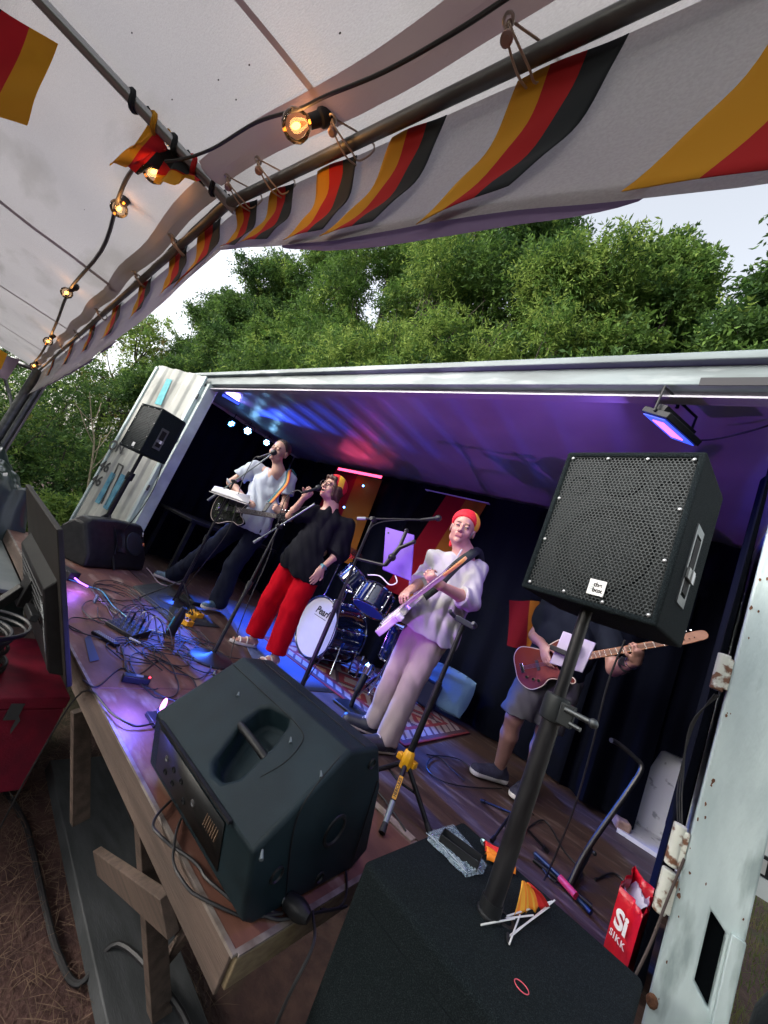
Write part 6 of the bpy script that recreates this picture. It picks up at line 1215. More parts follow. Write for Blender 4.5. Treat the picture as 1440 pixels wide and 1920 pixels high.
def head_sdf(s, HF, neck, nr=.056, hs=1., mouth=.2, eyes=1, jaw=1.):
    c, f, u, r_, _ = HF; H = lambda x, y, z: c+(r_*x+f*y+u*z)*hs; AX = (r_, f, u); E = lambda p, rad, k=.02, op='u': s.ell(H(*p), AX, np.array(rad)*hs, k, op); Cc = lambda a, b, r1, r2=None, k=.015, op='u': s.cap(H(*a), H(*b), r1*hs, (r2 or r1)*hs, k, op)
    E((0, -.015, .035), (.076, .096, .086)); E((0, .026, -.035), (.060*jaw, .062, .082)); Cc((-.036*jaw, .02, -.076), (.036*jaw, .02, -.076), .027); E((0, .068, -.100), (.021, .018, .017), .02)
    for sx in (-1, 1): E((sx*.038, .058, -.034), (.024, .024, .026), .02)
    Cc((-.034, .079, .019), (.034, .079, .019), .011, k=.012)
    for sx in (-1, 1): E((sx*.031, .103, -.002), (.017, .020, .012), .008, 's'); E((sx*.031, .079, -.003), (.0135, .0135, .0125), .004)
    Cc((0, .088, .008), (0, .110, -.034), .0065, .0120, .010)
    for sx in (-1, 1): E((sx*.012, .096, -.037), (.009, .011, .008), .006)
    Cc((-.018, .085, -.057), (.018, .085, -.057), .0078, k=.007); Cc((-.016, .083, -.057-.012-.016*mouth), (.016, .083, -.069-.016*mouth), .0085, k=.007)
    if mouth > .1: E((0, .098, -.0625-.008*mouth), (.017, .022, .003+.011*mouth), .004, 's')
    for sx in (-1, 1): E((sx*.080, -.012, -.008), (.008, .020, .033), .008); E((sx*.087, -.004, -.006), (.006, .010, .018), .004, 's')
    s.cap(np.array(list(neck)), H(0, -.022, -.07), nr*1.12, nr, .03)
    def mats(P):
        q = (P-c)/hs; x, y, z = q@r_, q@f, q@u; m_ = np.zeros(len(P), int); ax_ = np.abs(x)
        m_[(ax_ > .012) & (ax_ < .052) & (z > .0145) & (z < .0235) & (y > .068)] = 2
        m_[(np.abs(ax_-.031) < .0135) & (np.abs(z+.004) < (.0035 if eyes else .0025)) & (y > .078)] = 3 if eyes else 2
        m_[(ax_ < .023) & (z < -.050) & (z > -.080-.016*mouth) & (y > .080)] = 1
        if mouth > .1: m_[(ax_ < .016) & (np.abs(z+.0625+.008*mouth) < .004+.009*mouth) & (y > .06) & (y < .092)] = 3
        return m_
    return mats
def skin(nm, c, lip):
    a = M('skin_'+nm, c, .48, c2=tuple(x*.86 for x in c), ns=14, bump=.10, bs=180); return [a, M('lips_'+nm, lip, .45), M('brow_'+nm, tuple(x*.28 for x in c), .8), M('eye_'+nm, (.03, .02, .02), .2)]
def lerp3(a, b, t): return [x+(y-x)*t for x, y in zip(a, b)]
def limbs(s, J, arm=(.044, .038, .036, .025), leg=(.078, .055, .052, .034), k=.02):
    for q in 'LR':
        s.cap(J['sh'+q], J['el'+q], arm[0], arm[1], k); m_ = lerp3(J['el'+q], J['wr'+q], .3); s.cap(J['el'+q], m_, arm[1]*.98, arm[2]*1.06, k); s.cap(m_, J['wr'+q], arm[2]*1.06, arm[3], k)
        s.cap(J['hip'+q], J['kn'+q], leg[0], leg[1], k); m_ = lerp3(J['kn'+q], J['an'+q], .32); s.cap(J['kn'+q], m_, leg[1]*.95, leg[2]*1.04, k); s.cap(m_, J['an'+q], leg[2]*1.04, leg[3], k)
def torso(s, J, lat, r=(.105, .10, .10), fl=1.45, k=.05):
    s.cap(J['chest'], J['belly'], r[0], r[1], k, flat=(lat, fl)); s.cap(J['belly'], J['pelvis'], r[1], r[2], k, flat=(lat, fl)); s.cap(J['shL'], J['shR'], .052, .052, .04); s.cap(J['neck'], lerp3(J['neck'], J['chest'], .6), .06, .08, .05)
def shoe(an, d, parent, mats, L_=.27, sole=.03, toe=.045, w_=.045, nm='shoe', zg=None):
    an = np.array(list(an), float); d = nrm([d[0], d[1], 0]); z0 = an[2]-.075 if zg is None else zg; s = SDF(.006); hl = an-d*.05; hl[2] = z0+.045; tp = an+d*(L_-.11); tp[2] = z0+.036; lat = np.cross(d, [0, 0, 1])
    s.cap(hl, lerp3(hl, tp, .45), .045, .050, .02, flat=(lat, .95)); s.cap(lerp3(hl, tp, .4), tp, .048, .036, .02, flat=(lat, 1.25)); s.cap([an[0], an[1], z0+.06], [an[0]-d[0]*.01, an[1]-d[1]*.01, z0+.105], .047, .044, .02); s.cap([hl[0], hl[1], z0+.022], [tp[0], tp[1], z0+.020], .046, .043, .01, flat=(lat, 1.1)); s.cutp([0, 0, z0+.002], (0, 0, -1)); s.cutp([0, 0, z0+.112], (0, 0, 1))
    def mf(P): m_ = np.zeros(len(P), int); m_[P[:, 2] < z0+sole] = 1; t = (P-an)@d; m_[(t > .02) & (t < .09) & (P[:, 2] > z0+.078-(t-.02)*.35) & (np.abs((t*90) % 1.6) < .6) & (np.abs((P-an)@lat) < .025)] = 2; return m_
    return sdf_obj(nm, s, mats, parent, mf, 1)
def cloth_m(nm, c, c2, bs=90, r=.85, bump=.35): return M(nm, c, r, c2=c2, ns=9, bump=.28, bs=22, spec=.08, bd=1, st=(1, 1, .4) if 'linen' in nm or 'twill' in nm else (1, 1, .6))
def g3(v): return [v.x, v.y, v.z]

# ======== singing man in a white T-shirt with a black guitar
J = dict(neck=g3(py(522, 884, 2.34)), chest=[-3.63, 2.36, 1.42], belly=[-3.60, 2.38, 1.17], pelvis=[-3.57, 2.38, .98],
         shR=g3(py(474, 876, 2.24)), shL=g3(py(544, 900, 2.46)), elR=g3(py(432, 905, 2.13)), elL=g3(py(533, 945, 2.50)), wrR=g3(py(463, 940, 2.18)), wrL=g3(py(529, 963, 2.34)),
         hipR=[-3.66, 2.33, .95], hipL=[-3.49, 2.42, .93], knR=[-3.98, 2.28, .52], knL=[-3.60, 2.40, .50], anR=[-4.37, 2.28, .10], anL=[-3.62, 2.44, .10])
lat = nrm(np.array(J['shL'])-np.array(J['shR'])); man = thing('person', 'tall man in a white T-shirt singing and playing a black guitar, legs wide apart', 'person', (-3.7, 2.35, 0))
HF = headframe(py(524, 847, 2.26), (.40, -.90, .02), (.03, .06, 1)); s = SDF(.006); mf = head_sdf(s, HF, J['neck'], .051, 1.08, .55, 0, .94); torso(s, J, lat, (.095, .085, .095)); limbs(s, J)
hand(s, J['wrR'], V(py(492, 950, 2.14))-V(J['wrR']), (0, .6, -.8), -1, .45); nkd = V(py(545, 966, 2.30))-V(py(500, 955, 2.18))
hand(s, J['wrL'], V((-.30, -.62, .22)), (-.7, .3, .1), -1, 1.15, thumb=.2); sdf_obj('body', s, skin('man', (.46, .27, .21), (.42, .16, .15)), man, mf)
s = SDF(.006); torso(s, J, lat, (.122, .128, .132), 1.42, .05); s.cap(J['pelvis'], lerp3(J['pelvis'], J['belly'], -.35), .130, .135, .05, flat=(lat, 1.35))
for q in 'LR': s.cap(lerp3(J['sh'+q], J['neck'], .12), lerp3(J['sh'+q], J['el'+q], .8), .076, .084, .045)
for q in 'LR': e = V(J['el'+q])-V(J['sh'+q]); p_ = lerp3(J['sh'+q], J['el'+q], .62); s._a(np.array(p_)-.14, np.array(p_)+.14, (lambda X, p_=np.array(p_), e=nrm(list(e)): np.where((np.linalg.norm(X-p_, axis=-1) < .125), (X-p_)@e, -1)), 'i', 0)
s.cutp([0, 0, .905], (0, 0, -1)); s.ell(J['neck'], ([1, 0, 0], [0, 1, 0], [0, 0, 1]), (.060, .060, .046), .01, 's'); s.post = wrinkle(.0052, 1.0, 44, 46)
sdf_obj('tshirt', s, cloth_m('white_cotton', (.46, .51, .58), (.39, .43, .51)), man)
s = SDF(.0065); s.cap(J['pelvis'], lerp3(J['pelvis'], J['belly'], .1), .108, .100, .03, flat=(lat, 1.35))
for q in 'LR': s.cap(J['hip'+q], J['kn'+q], .105, .088, .04); s.cap(J['kn'+q], J['an'+q], .088, .098, .03)
s.cutp([0, 0, .055], (0, 0, -1)); s.post = wrinkle(.0038, 2.0, 30, 26); sdf_obj('trousers', s, cloth_m('navy_twill', (.010, .012, .022), (.016, .020, .034)), man)
s = SDF(.005); c, f, u, r_, H = HF; s.ell(H(0, -.022, .050), (r_, f, u), (.087, .106, .092), .01); s.ell(H(0, .100, -.010), (r_, f, u), (.098, .088, .092), .02, 's'); s.cutp(H(0, 0, -.035), -u); s.cutp(H(0, .02, .02), nrm(f*.9-u*.55), None, None); sdf_obj('hair', s, M('dark_hair', (.030, .018, .012), .6, bump=.6, bs=250), man)
shm = [M('shoe_blue_grey', (.10, .17, .20), .6, c2=(.05, .09, .11), ns=30, bump=.4, bs=200), M('shoe_sole', (.62, .58, .52), .6), white_l]
shoe(J['anR'], (-.55, -.80), man, shm); shoe(J['anL'], (.35, -.94), man, shm)
b = B(); w3 = V(J['wrR']).lerp(V(J['elR']), .12); b.ring(w3, V(J['wrR'])-V(J['elR']), .031, .006, 20, 6); obj('wristband', b, ink2, man)

# ======== guitars: local x along the neck, y across, z out of the face
def guitar(T, label, name, bodyp, cols, scale=1., neckc=None, headpoly=None, nstr=6, th=.045, neckL=.46, bridge=-.17, plate=None, binding=None, inline=True, headc=None):
    t = thing(name, label, 'guitar' if 'bass' not in name else 'bass guitar', T @ V((0, 0, 0)))
    Tq = T @ Matrix.Scale(scale, 4); P = [(p.x, p.y) for p in smooth_path([(x, y, 0) for x, y in bodyp], 5, True)]
    b = B(); b.prism(P, Tq, -th, 0); bo = obj('body', b, cols[0], t, bevel=.006, seg=3)
    if binding: b = B(); b.tube([Tq @ V((x, y, -.002)) for x, y in P], .0028, 6, closed=True); obj('binding', b, binding, bo)
    if plate: b = B(); b.prism([(p.x, p.y) for p in smooth_path([(x, y, 0) for x, y in plate[0]], 4, True)], Tq, .001, .004); obj('pickguard', b, plate[1], t)
    b = B(); b.prism([(.05, -.029), (.05+neckL+.06, -.022), (.05+neckL+.06, .022), (.05, .029)], Tq, .003, .014); b.prism([(.14, -.026), (.05+neckL+.06, -.021), (.05+neckL+.06, .021), (.14, .026)], Tq, -.012, .003); nk = obj('neck', b, neckc, t, bevel=.003)
    b = B(); n_ = 20; x0 = bridge; x1 = .05+neckL+.06; Ls = x1-x0
    for k in range(1, n_):
        x = x1-Ls*(1-2**(-k/12)); 
        if x > .06: b.box((x, 0, .0152), (.0028, .046, .0022))
    b.v = [Tq @ p for p in b.v]; obj('frets', b, M('fret_silver', (.62, .60, .58), .25, .8), nk)
    b = B(); [b.tube([Tq @ V((x0, (i-(nstr-1)/2)*.0085, .012)), Tq @ V((x1+.05, (i-(nstr-1)/2)*.0065, .018))], .0009, 4) for i in range(nstr)]; obj('strings', b, galv, t)
    hp = headpoly or [(0, -.022), (.05, -.045), (.16, -.035), (.175, 0), (.16, .035), (.05, .045), (0, .022)]
    b = B(); b.prism([(p.x, p.y) for p in smooth_path([(x1+x, y, 0) for x, y in hp], 3, True)], Tq, -.006, .009); hd_ = obj('headstock', b, headc or neckc, t, bevel=.002)
    for i in range(nstr):
        b = B(); x, y = (x1+.03+.02*i*(6/nstr), .016+.001*i) if inline else (x1+.035+.035*(i % 3), .046*(1 if i < 3 else -1)); sg = 1 if (inline or i < 3) else -1
        b.cyl((x, y-.022*sg, .009), (x, y-.022*sg, .02), .0035, n=8); b.cyl((x, y+.004*sg, .0), (x, y+.022*sg, .0), .003, n=6); b.ball((x, y+.027*sg, 0), .0075, (1, 1, .6), 8); b.v = [Tq @ p for p in b.v]; obj('tuner', b, chrome, hd_)
    b = B(); b.box((bridge, 0, .008), (.028, .075, .012)); b.v = [Tq @ p for p in b.v]; obj('bridge', b, chrome, t, bevel=.002)
    for x in cols[2]: b = B(); b.box((x, 0, .006), (.026, .078, .008)); b.v = [Tq @ p for p in b.v]; obj('pickup', b, cols[1], t, bevel=.002)
    b = B(); [b.cyl((x, y, .0), (x, y, .018), .011, n=12) for x, y in cols[3]]; b.v = [Tq @ p for p in b.v]; obj('knobs', b, chrome, t)
    return t
def gframe(p0, p1, n, off=(0, 0, 0)):
    p0, p1 = V(p0), V(p1); x = (p1-p0).normalized(); n = V(n); z = (n-x*n.dot(x)).normalized(); y = z.cross(x); return basis(x, y, z, p0+V(off))
def strap(label, P, w_, mats, mi, parent_t=None, nrmls=None):
    b = B(); Q = smooth_path(P, 6); nrmls = V(nrmls)
    for i in range(len(Q)-1): pass
    n_ = len(mi); dirs = [(Q[min(i+1, len(Q)-1)]-Q[max(i-1, 0)]).normalized() for i in range(len(Q))]; sds = [d.cross(nrmls).normalized() for d in dirs]
    for k in range(n_):
        b.m = mi[k]; o = len(b.v)
        for i, q in enumerate(Q): b.v += [q+sds[i]*w_*(k/n_-.5), q+sds[i]*w_*((k+1)/n_-.5)]
        for i in range(len(Q)-1): b.f.append((o+2*i, o+2*i+1, o+2*i+3, o+2*i+2)); b.mi.append(b.m)
    return tag(obj('guitar_strap', b, mats, solid=.004), label, 'strap')
singlecut = [(-.24, 0), (-.215, -.11), (-.12, -.165), (-.02, -.135), (.05, -.125), (.12, -.15), (.17, -.12), (.145, -.075), (.11, -.045), (.11, .03), (.15, .10), (.11, .135), (.03, .115), (-.04, .125), (-.13, .165), (-.215, .115)]
g0_, g1_ = py(436, 955, 2.07), py(560, 975, 2.34)
T = gframe(g0_, g1_, (.42, -.88, .10))
guitar(T, 'glossy black electric guitar with light fret markers held by the man in the T-shirt', 'electric_guitar', singlecut, (M('piano_black', (.006, .006, .008), .12, coat=1), chrome, (-.07, .03), ((-.15, -.10), (-.09, -.12), (-.13, -.06))), .98, M('rosewood', (.09, .06, .05), .45), neckL=.40, inline=False, headc=M('piano_black', (0, 0, 0)), binding=M('cream_binding', (.5, .42, .33), .4))
sp = [py(548, 893, 2.30), py(533, 912, 2.20), py(515, 938, 2.10), py(496, 962, 2.06)]
strap('rainbow striped guitar strap across the white T-shirt', [V(lerp3(J['shL'], J['neck'], .35))+V((.0, .10, .05)), V(lerp3(J['shL'], J['neck'], .30))+V((-.0, -.01, .085))]+[py(537, 905, 2.30), py(521, 925, 2.20), py(505, 943, 2.15)], .052, [M('strap_red', (.36, .012, .018), .7), M('strap_orange', (.50, .19, .02), .7), M('strap_teal', (.006, .085, .11), .7)], (0, 1, 1, 2, 2)[:5], None, (.45, -.89, .1))
b = B(); b.grid(lambda u, v: py(505, 943, 2.145).lerp(py(494, 960, 2.10), v)+(V((.62, .3, .3)).normalized())*.055*(u-.5)*(1-.3*v), 4, 6); tag(obj('strap_end', b, ink2, solid=.005), 'black leather end of the rainbow guitar strap', 'strap end')

# ======== singing woman, black blouse, red trousers, red and yellow cap
J = dict(neck=g3(py(621, 948, 2.34)), chest=[-2.53, 2.38, 1.24], belly=[-2.56, 2.38, 1.03], pelvis=[-2.57, 2.36, .86],
         shR=g3(py(592, 962, 2.27)), shL=g3(py(652, 985, 2.46)), elR=[-2.79, 2.16, 1.17], elL=g3(py(637, 1035, 2.50)), wrR=g3(py(572, 931, 2.10)), wrL=g3(py(603, 1066, 2.36)),
         hipR=[-2.64, 2.32, .84], hipL=[-2.50, 2.40, .83], knR=[-2.66, 2.26, .46], knL=[-2.50, 2.34, .46], anR=g3(pz(474, 1196, .075)), anL=g3(pz(515, 1230, .075)))
J['anR'][2] = J['anL'][2] = .075
for q in 'LR': J['kn'+q] = [v+d for v, d in zip(lerp3(J['hip'+q], J['an'+q], .5), (0, -.03, 0))]
lat = nrm(np.array(J['shL'])-np.array(J['shR'])); wom = thing('person', 'woman in a loose black blouse and wide red trousers singing into a hand microphone', 'person', (-2.55, 2.35, 0))
HF = headframe(py(622, 917, 2.28), (.06, -.98, .18), (-.05, .10, 1)); s = SDF(.0055); mf = head_sdf(s, HF, J['neck'], .044, 1.0, .75, 1, .92); torso(s, J, lat, (.085, .08, .09), 1.4); limbs(s, J, (.038, .033, .031, .022), (.07, .05, .048, .03))
mdir = (V(HF[4](0, .11, -.062))-V(J['wrR'])).normalized()
hand(s, J['wrR'], (V(py(588, 915, 2.08))-V(J['wrR'])), (.5, -.75, -.3), -1, 1.25, thumb=.5, sc=.95); hand(s, J['wrL'], V(py(580, 1100, 2.27))-V(J['wrL']), (-.6, .2, -.1), 1, .35, thumb=.2, sc=.95)
for q, d in (('R', (-.25, -.95)), ('L', (.15, -.98))):                       # bare feet in the sandals
    a = np.array(J['an'+q]); d = nrm([*d, 0]); lt_ = np.cross(d, [0, 0, 1.]); s.cap(a-d*.03+[0, 0, -.03], a+d*.10+[0, 0, -.040], .034, .024, .02, flat=(lt_, 1.3))
    for i in range(5): t0 = a+d*(.11)+lt_*(-.028+.014*i)+[0, 0, -.043]; s.cap(t0, t0+d*(.045-.006*abs(i-(0 if q == 'L' else 4))*.6), .0095, .008, .006)
sdf_obj('body', s, skin('woman', (.48, .27, .21), (.50, .14, .15)), wom, mf)
for q, d in (('R', (-.25, -.95)), ('L', (.15, -.98))):
    a = V(J['an'+q]); d = V((*d, 0)).normalized(); lt_ = d.cross(UP); b = B(); P = [(.05*math.cos(t)*(1 if math.cos(t) > 0 else 1)*.9, .13*math.sin(t)) for t in [2*PI*k/20 for k in range(20)]]
    b.prism(P, basis(lt_, d, UP, (a.x+d.x*.06, a.y+d.y*.06, .004)), 0, .022); sn = obj('sandal', b, M('white_sandal', (.66, .62, .58), .5), wom, bevel=.004)
    b = B()
    for t_, z_ in ((.11, .052), (.05, .07), (-.02, .075)): b.tube(smooth_path([(a.x+d.x*t_+lt_.x*k*.043, a.y+d.y*t_+lt_.y*k*.043, .024+z_*.75*(1-k*k)**.5*(.9)) for k in (-1, -.7, 0, .7, 1)], 4), .006, 6)
    obj('sandal_strap', b, M('white_sandal', (.66, .62, .58), .5), sn)
s = SDF(.006); torso(s, J, lat, (.112, .122, .140), 1.40, .06); s.cap(J['pelvis'], [J['pelvis'][0]+.02, J['pelvis'][1], .74], .150, .150, .05, flat=(lat, 1.4)); s.cap(J['shR'], J['elR'], .066, .075, .04); s.cap(J['shL'], J['elL'], .070, .085, .04); s.cap(J['elL'], lerp3(J['elL'], J['wrL'], .35), .085, .080, .03)
e = nrm(np.array(J['wrL'])-np.array(J['elL'])); p_ = np.array(lerp3(J['elL'], J['wrL'], .32)); s._a(p_-.11, p_+.11, lambda X, p_=p_, e=e: np.where(np.linalg.norm(X-p_, axis=-1) < .10, (X-p_)@e, -1), 'i', 0)
e2 = nrm(np.array(J['elR'])-np.array(J['shR'])); p2 = np.array(lerp3(J['shR'], J['elR'], .80)); s._a(p2-.14, p2+.14, lambda X, p_=p2, e=e2: np.where(np.linalg.norm(X-p_, axis=-1) < .13, (X-p_)@e, -1), 'i', 0)
s.cutp([0, 0, .775], (.25, 0, -1)) if False else s.cutp([-2.57, 2.36, .755], nrm([-.22, .1, -1])); s.cap(np.array(J['neck'])+[0, -.07, -.03], np.array(J['neck'])+[0, -.02, .06], .035, .066, .01, 's'); s.post = wrinkle(.0055, 4.0, 18, 44)
sdf_obj('blouse', s, cloth_m('black_linen', (.005, .0055, .008), (.009, .0095, .013)), wom)
b = B(); [b.ball(py(px, q, 2.36-.15+.0), .006, (1, .5, 1), 8) for px, q in ((587, 978), (562, 1016))]; 
s = SDF(.0065)
for q in 'LR': s.cap(J['hip'+q], J['kn'+q], .112, .094, .03); s.cap(J['kn'+q], lerp3(J['kn'+q], J['an'+q], 1.0), .094, .086, .012)
s.cap(J['pelvis'], [J['pelvis'][0], J['pelvis'][1], .80], .12, .12, .03, flat=(lat, 1.3)); s.cutp([0, 0, .105], (0, 0, -1)); s.post = wrinkle(.0030, 5.0, 8, 44); sdf_obj('trousers', s, cloth_m('red_linen', (.50, .003, .012), (.40, .002, .010)), wom)
c, f, u, r_, H = HF
s = SDF(.0055); s.ell(H(0, -.028, .030), (r_, f, u), (.094, .105, .100), .01); s.ell(H(0, -.050, -.055), (r_, f, u), (.088, .062, .062), .03); s.ell(H(-.07, .0, -.03), (r_, f, u), (.022, .045, .055), .03); s.ell(H(.07, .0, -.03), (r_, f, u), (.022, .045, .055), .03); s.ell(H(0, .062, .078), (r_, f, u), (.062, .032, .026), .02); s.ell(H(0, .085, -.03), (r_, f, u), (.064, .07, .088), .015, 's'); s.post = wrinkle(.005, 2, 120, 90); sdf_obj('hair', s, M('brown_hair', (.045, .018, .011), .55, c2=(.08, .035, .02), ns=50, bump=.7, bs=220), wom)
def cap_(HF, par, hs=1., tail=False):
    c, f, u, r_, H = HF; s = SDF(.0055); s.ell(H(0, -.03*hs, .058*hs), (r_, f, u), (.100*hs, .116*hs, .096*hs), .01)
    s.cutp(H(0, .052, .052), nrm(f*.62-u*.78)); s.cutp(H(0, 0, -.01), -u)
    if tail: s.cap(H(.04, -.085, .01), H(.055, -.095, -.05), .025, .018, .02); s.cap(H(.055, -.095, -.05), H(.05, -.08, -.125), .017, .013, .01)
    def mf_(P): q = P-c; x, y, z = q@r_, q@f, q@u; m_ = np.zeros(len(P), int); k = (-x*.72-y*.66+z*.22); m_[(k > .040) & (k < .092) & (z > -.03)] = 1; return m_
    return sdf_obj('cap', s, [M('cap_red', (.62, .008, .02), .8, bump=.4, bs=250), M('cap_yellow', (.88, .50, .03), .8, bump=.4, bs=250)], par, mf_)
cap_(HF, wom, 1.0)
b = B()
for sx in (-1, 1): b.ring(H(sx*.034, .104, -.003), f, .0235, .0028, 24, 6)
b.tube([V(H(-.011, .105, .004)), V(H(0, .110, .007)), V(H(.011, .105, .004))], .0025, 5); [b.tube([V(H(sx*.057, .103, .002)), V(H(sx*.082, .03, .002)), V(H(sx*.084, -.02, -.006))], .0026, 5) for sx in (-1, 1)]; obj('glasses', b, M('glasses_frame', (.02, .012, .010), .3), wom)
b = B(); wv = V(J['wrL']).lerp(V(J['elL']), .10); wd = (V(J['wrL'])-V(J['elL'])).normalized(); b.ring(wv, wd, .030, .006, 20, 6); b.box(wv+V((.012, -.030, .002)), (.034, .012, .036)); obj('wrist_watch', b, M('teal_watch', (.10, .25, .27), .35), wom, bevel=.003)
t = thing('microphone', 'black hand microphone held to the mouth of the woman in the red and yellow cap', 'microphone', py(600, 915, 2.1)); mt_ = V(H(-.012, .128, -.066)); hm_ = V(py(581, 920, 2.055)); b = B(); mic(b, mt_, mt_-hm_, .19, .028); obj('mic_body', b, blk, t)
e_ = mt_-(mt_-hm_).normalized()*.19; b = B(); b.tube(smooth_path([e_, e_+V((-.06, -.02, .0)), e_+V((-.13, -.03, -.13)), py(505, 1040, 2.02), py(470, 1120, 2.0), py(440, 1200, 2.0), pz(430, 1245)], 6), .004, 5); obj('cable', b, cable, t)

# ======== man in white with a white guitar
J = dict(neck=g3(py(870, 1037, 2.47)), chest=[-1.26, 2.49, 1.23], belly=[-1.26, 2.46, 1.02], pelvis=[-1.26, 2.45, .84],
         shR=g3(py(815, 1048, 2.42)), shL=g3(py(896, 1068, 2.53)), elR=[-1.47, 2.47, 1.08], elL=[-1.02, 2.36, 1.08], wrR=g3(py(773, 1104, 2.22)), wrL=g3(py(826, 1098, 2.10)),
         hipR=[-1.325, 2.43, .84], hipL=[-1.19, 2.46, .84], knR=[-1.35, 2.41, .45], knL=[-1.19, 2.40, .45], anR=g3(pz(702, 1354, .085)), anL=g3(pz(726, 1385, .085)))
J['anR'][2] = J['anL'][2] = .085
for q in 'LR': J['kn'+q] = [v+d for v, d in zip(lerp3(J['hip'+q], J['an'+q], .5), (0, -.03, 0))]
lat = nrm(np.array(J['shL'])-np.array(J['shR'])); wm = thing('person', 'older man in white shirt, pale trousers and red and yellow headscarf playing guitar', 'person', (-1.25, 2.42, 0))
HF = headframe(py(868, 992, 2.40), (.36, -.93, .03), (0, .02, 1)); s = SDF(.0055); mf = head_sdf(s, HF, J['neck'], .060, 1.04, 0, 1, 1.06); torso(s, J, lat, (.10, .10, .11), 1.4); limbs(s, J, (.045, .042, .040, .027))
hand(s, J['wrR'], V(py(752, 1118, 2.10))-V(J['wrR']), (.3, .7, -.6), -1, .75, thumb=.4); hand(s, J['wrL'], V((-.07, -.10, .035)), (-.35, .55, .6), 1, 1.2, thumb=.5)
sdf_obj('body', s, skin('older', (.44, .235, .18), (.34, .13, .12)), wm, mf)
s = SDF(.006); torso(s, J, lat, (.122, .130, .138), 1.38, .06); s.cap(J['pelvis'], [J['pelvis'][0]+.01, J['pelvis'][1], .74], .148, .156, .05, flat=(lat, 1.3))
s.cap(J['shR'], J['elR'], .064, .064, .04); s.cap(J['elR'], lerp3(J['elR'], J['wrR'], .45), .070, .068, .03); s.cap(J['shL'], J['elL'], .064, .066, .03); s.cap(J['elL'], lerp3(J['elL'], J['wrL'], .42), .066, .064, .02)
for q, tt in (('R', .42), ('L', .36)): e = nrm(np.array(J['wr'+q])-np.array(J['el'+q])); p_ = np.array(lerp3(J['el'+q], J['wr'+q], tt)); s._a(p_-.1, p_+.1, lambda X, p_=p_, e=e: np.where(np.linalg.norm(X-p_, axis=-1) < .095, (X-p_)@e, -1), 'i', 0)
s.cutp([-1.26, 2.45, .765], nrm([-.12, 0, -1])); s.cap(np.array(J['neck'])+[.02, -.09, -.03], np.array(J['neck'])+[0, 0, .05], .03, .078, .01, 's'); s.post = wrinkle(.0062, 7.0, 40, 50)
sh_ = sdf_obj('shirt', s, cloth_m('white_linen', (.42, .40, .42), (.34, .33, .36)), wm)
b = B(); nk_ = V(J['neck']); b.tube(smooth_path([nk_+V((.035, -.118, .0)), nk_+V((.038, -.145, -.06)), nk_+V((.040, -.155, -.14))], 4), [.007]*9, 5); obj('placket', b, cloth_m('white_linen', (.7, .7, .7), (.6, .6, .6)), sh_)
s = SDF(.0065); s.cap(J['pelvis'], [J['pelvis'][0], J['pelvis'][1], .80], .125, .125, .03, flat=(lat, 1.3))
for q in 'LR': s.cap(J['hip'+q], J['kn'+q], .094, .074, .02); s.cap(J['kn'+q], lerp3(J['kn'+q], J['an'+q], 1.0), .074, .074, .008)
s.cutp([0, 0, .065], (0, 0, -1)); s.post = wrinkle(.0030, 8.0, 14, 46); sdf_obj('trousers', s, cloth_m('pale_twill', (.36, .29, .275), (.29, .24, .225)), wm)
c, f, u, r_, H = HF; s = SDF(.0055); s.ell(H(0, -.03, .0), (r_, f, u), (.084, .085, .07), .01); s.ell(H(0, .06, -.03), (r_, f, u), (.09, .085, .11), .01, 's'); s.cutp(H(0, 0, -.05), -u); sdf_obj('hair', s, M('grey_hair', (.35, .32, .30), .7, bump=.5, bs=250), wm)
cap_(HF, wm, 1.0, True)
bs_m = [M('black_shoe_leather', (.018, .020, .028), .35, c2=(.03, .03, .04), ns=20, bump=.2, bs=200), M('pale_sole', (.55, .48, .38), .6), M('metal_eyelets', (.5, .45, .4), .4)]
shoe(J['anR'], (-.75, -.66), wm, bs_m, .29, .022); shoe(J['anL'], (-.35, -.94), wm, bs_m, .29, .022)
strat = [(-.22, .02), (-.215, -.09), (-.14, -.16), (-.05, -.145), (.02, -.11), (.09, -.125), (.165, -.16), (.175, -.125), (.10, -.07), (.085, -.04), (.085, .03), (.11, .065), (.15, .11), (.13, .145), (.06, .125), (0, .11), (-.07, .135), (-.15, .155), (-.205, .105)]
ivory = M('ivory_lacquer', (.70, .66, .66), .25, c2=(.62, .58, .6), ns=5, coat=.6); maple = M('honey_maple', (.52, .22, .07), .35, c2=(.60, .29, .10), ns=8, st=(.4, 4, 4))
T = gframe(py(748, 1143, 2.21), py(855, 1062, 1.86), (-.42, -.70, .62))
guitar(T, 'cream white electric guitar with an orange maple headstock pointing at the camera', 'electric_guitar', strat, (ivory, M('pale_pickup', (.7, .68, .66), .4), (-.10, -.04, .02), ((-.13, -.08), (-.10, -.115), (-.16, -.045))), 1.0, M('pale_fretboard', (.40, .33, .30), .4), [(0, -.021), (.03, -.03), (.12, -.028), (.17, -.02), (.185, .01), (.165, .035), (.10, .034), (.04, .028), (0, .021)], plate=([(-.14, -.11), (-.02, -.10), (.08, -.10), (.085, .03), (.02, .05), (-.12, .05)], M('white_guard', (.72, .71, .72), .3)), neckL=.46, headc=maple)
strap('broad black guitar strap across the white shirt', [V(lerp3(J['shL'], J['neck'], .35))+V((.0, .12, .04)), V(lerp3(J['shL'], J['neck'], .35))+V((-.0, .0, .095)), py(880, 1042, 2.36), py(858, 1058, 2.27), py(838, 1078, 2.22), py(820, 1098, 2.20), py(795, 1118, 2.22)], .062, [M('black_webbing', (.012, .018, .020), .8, bump=.4, bs=300)], (0,), None, (.36, -.93, .1))

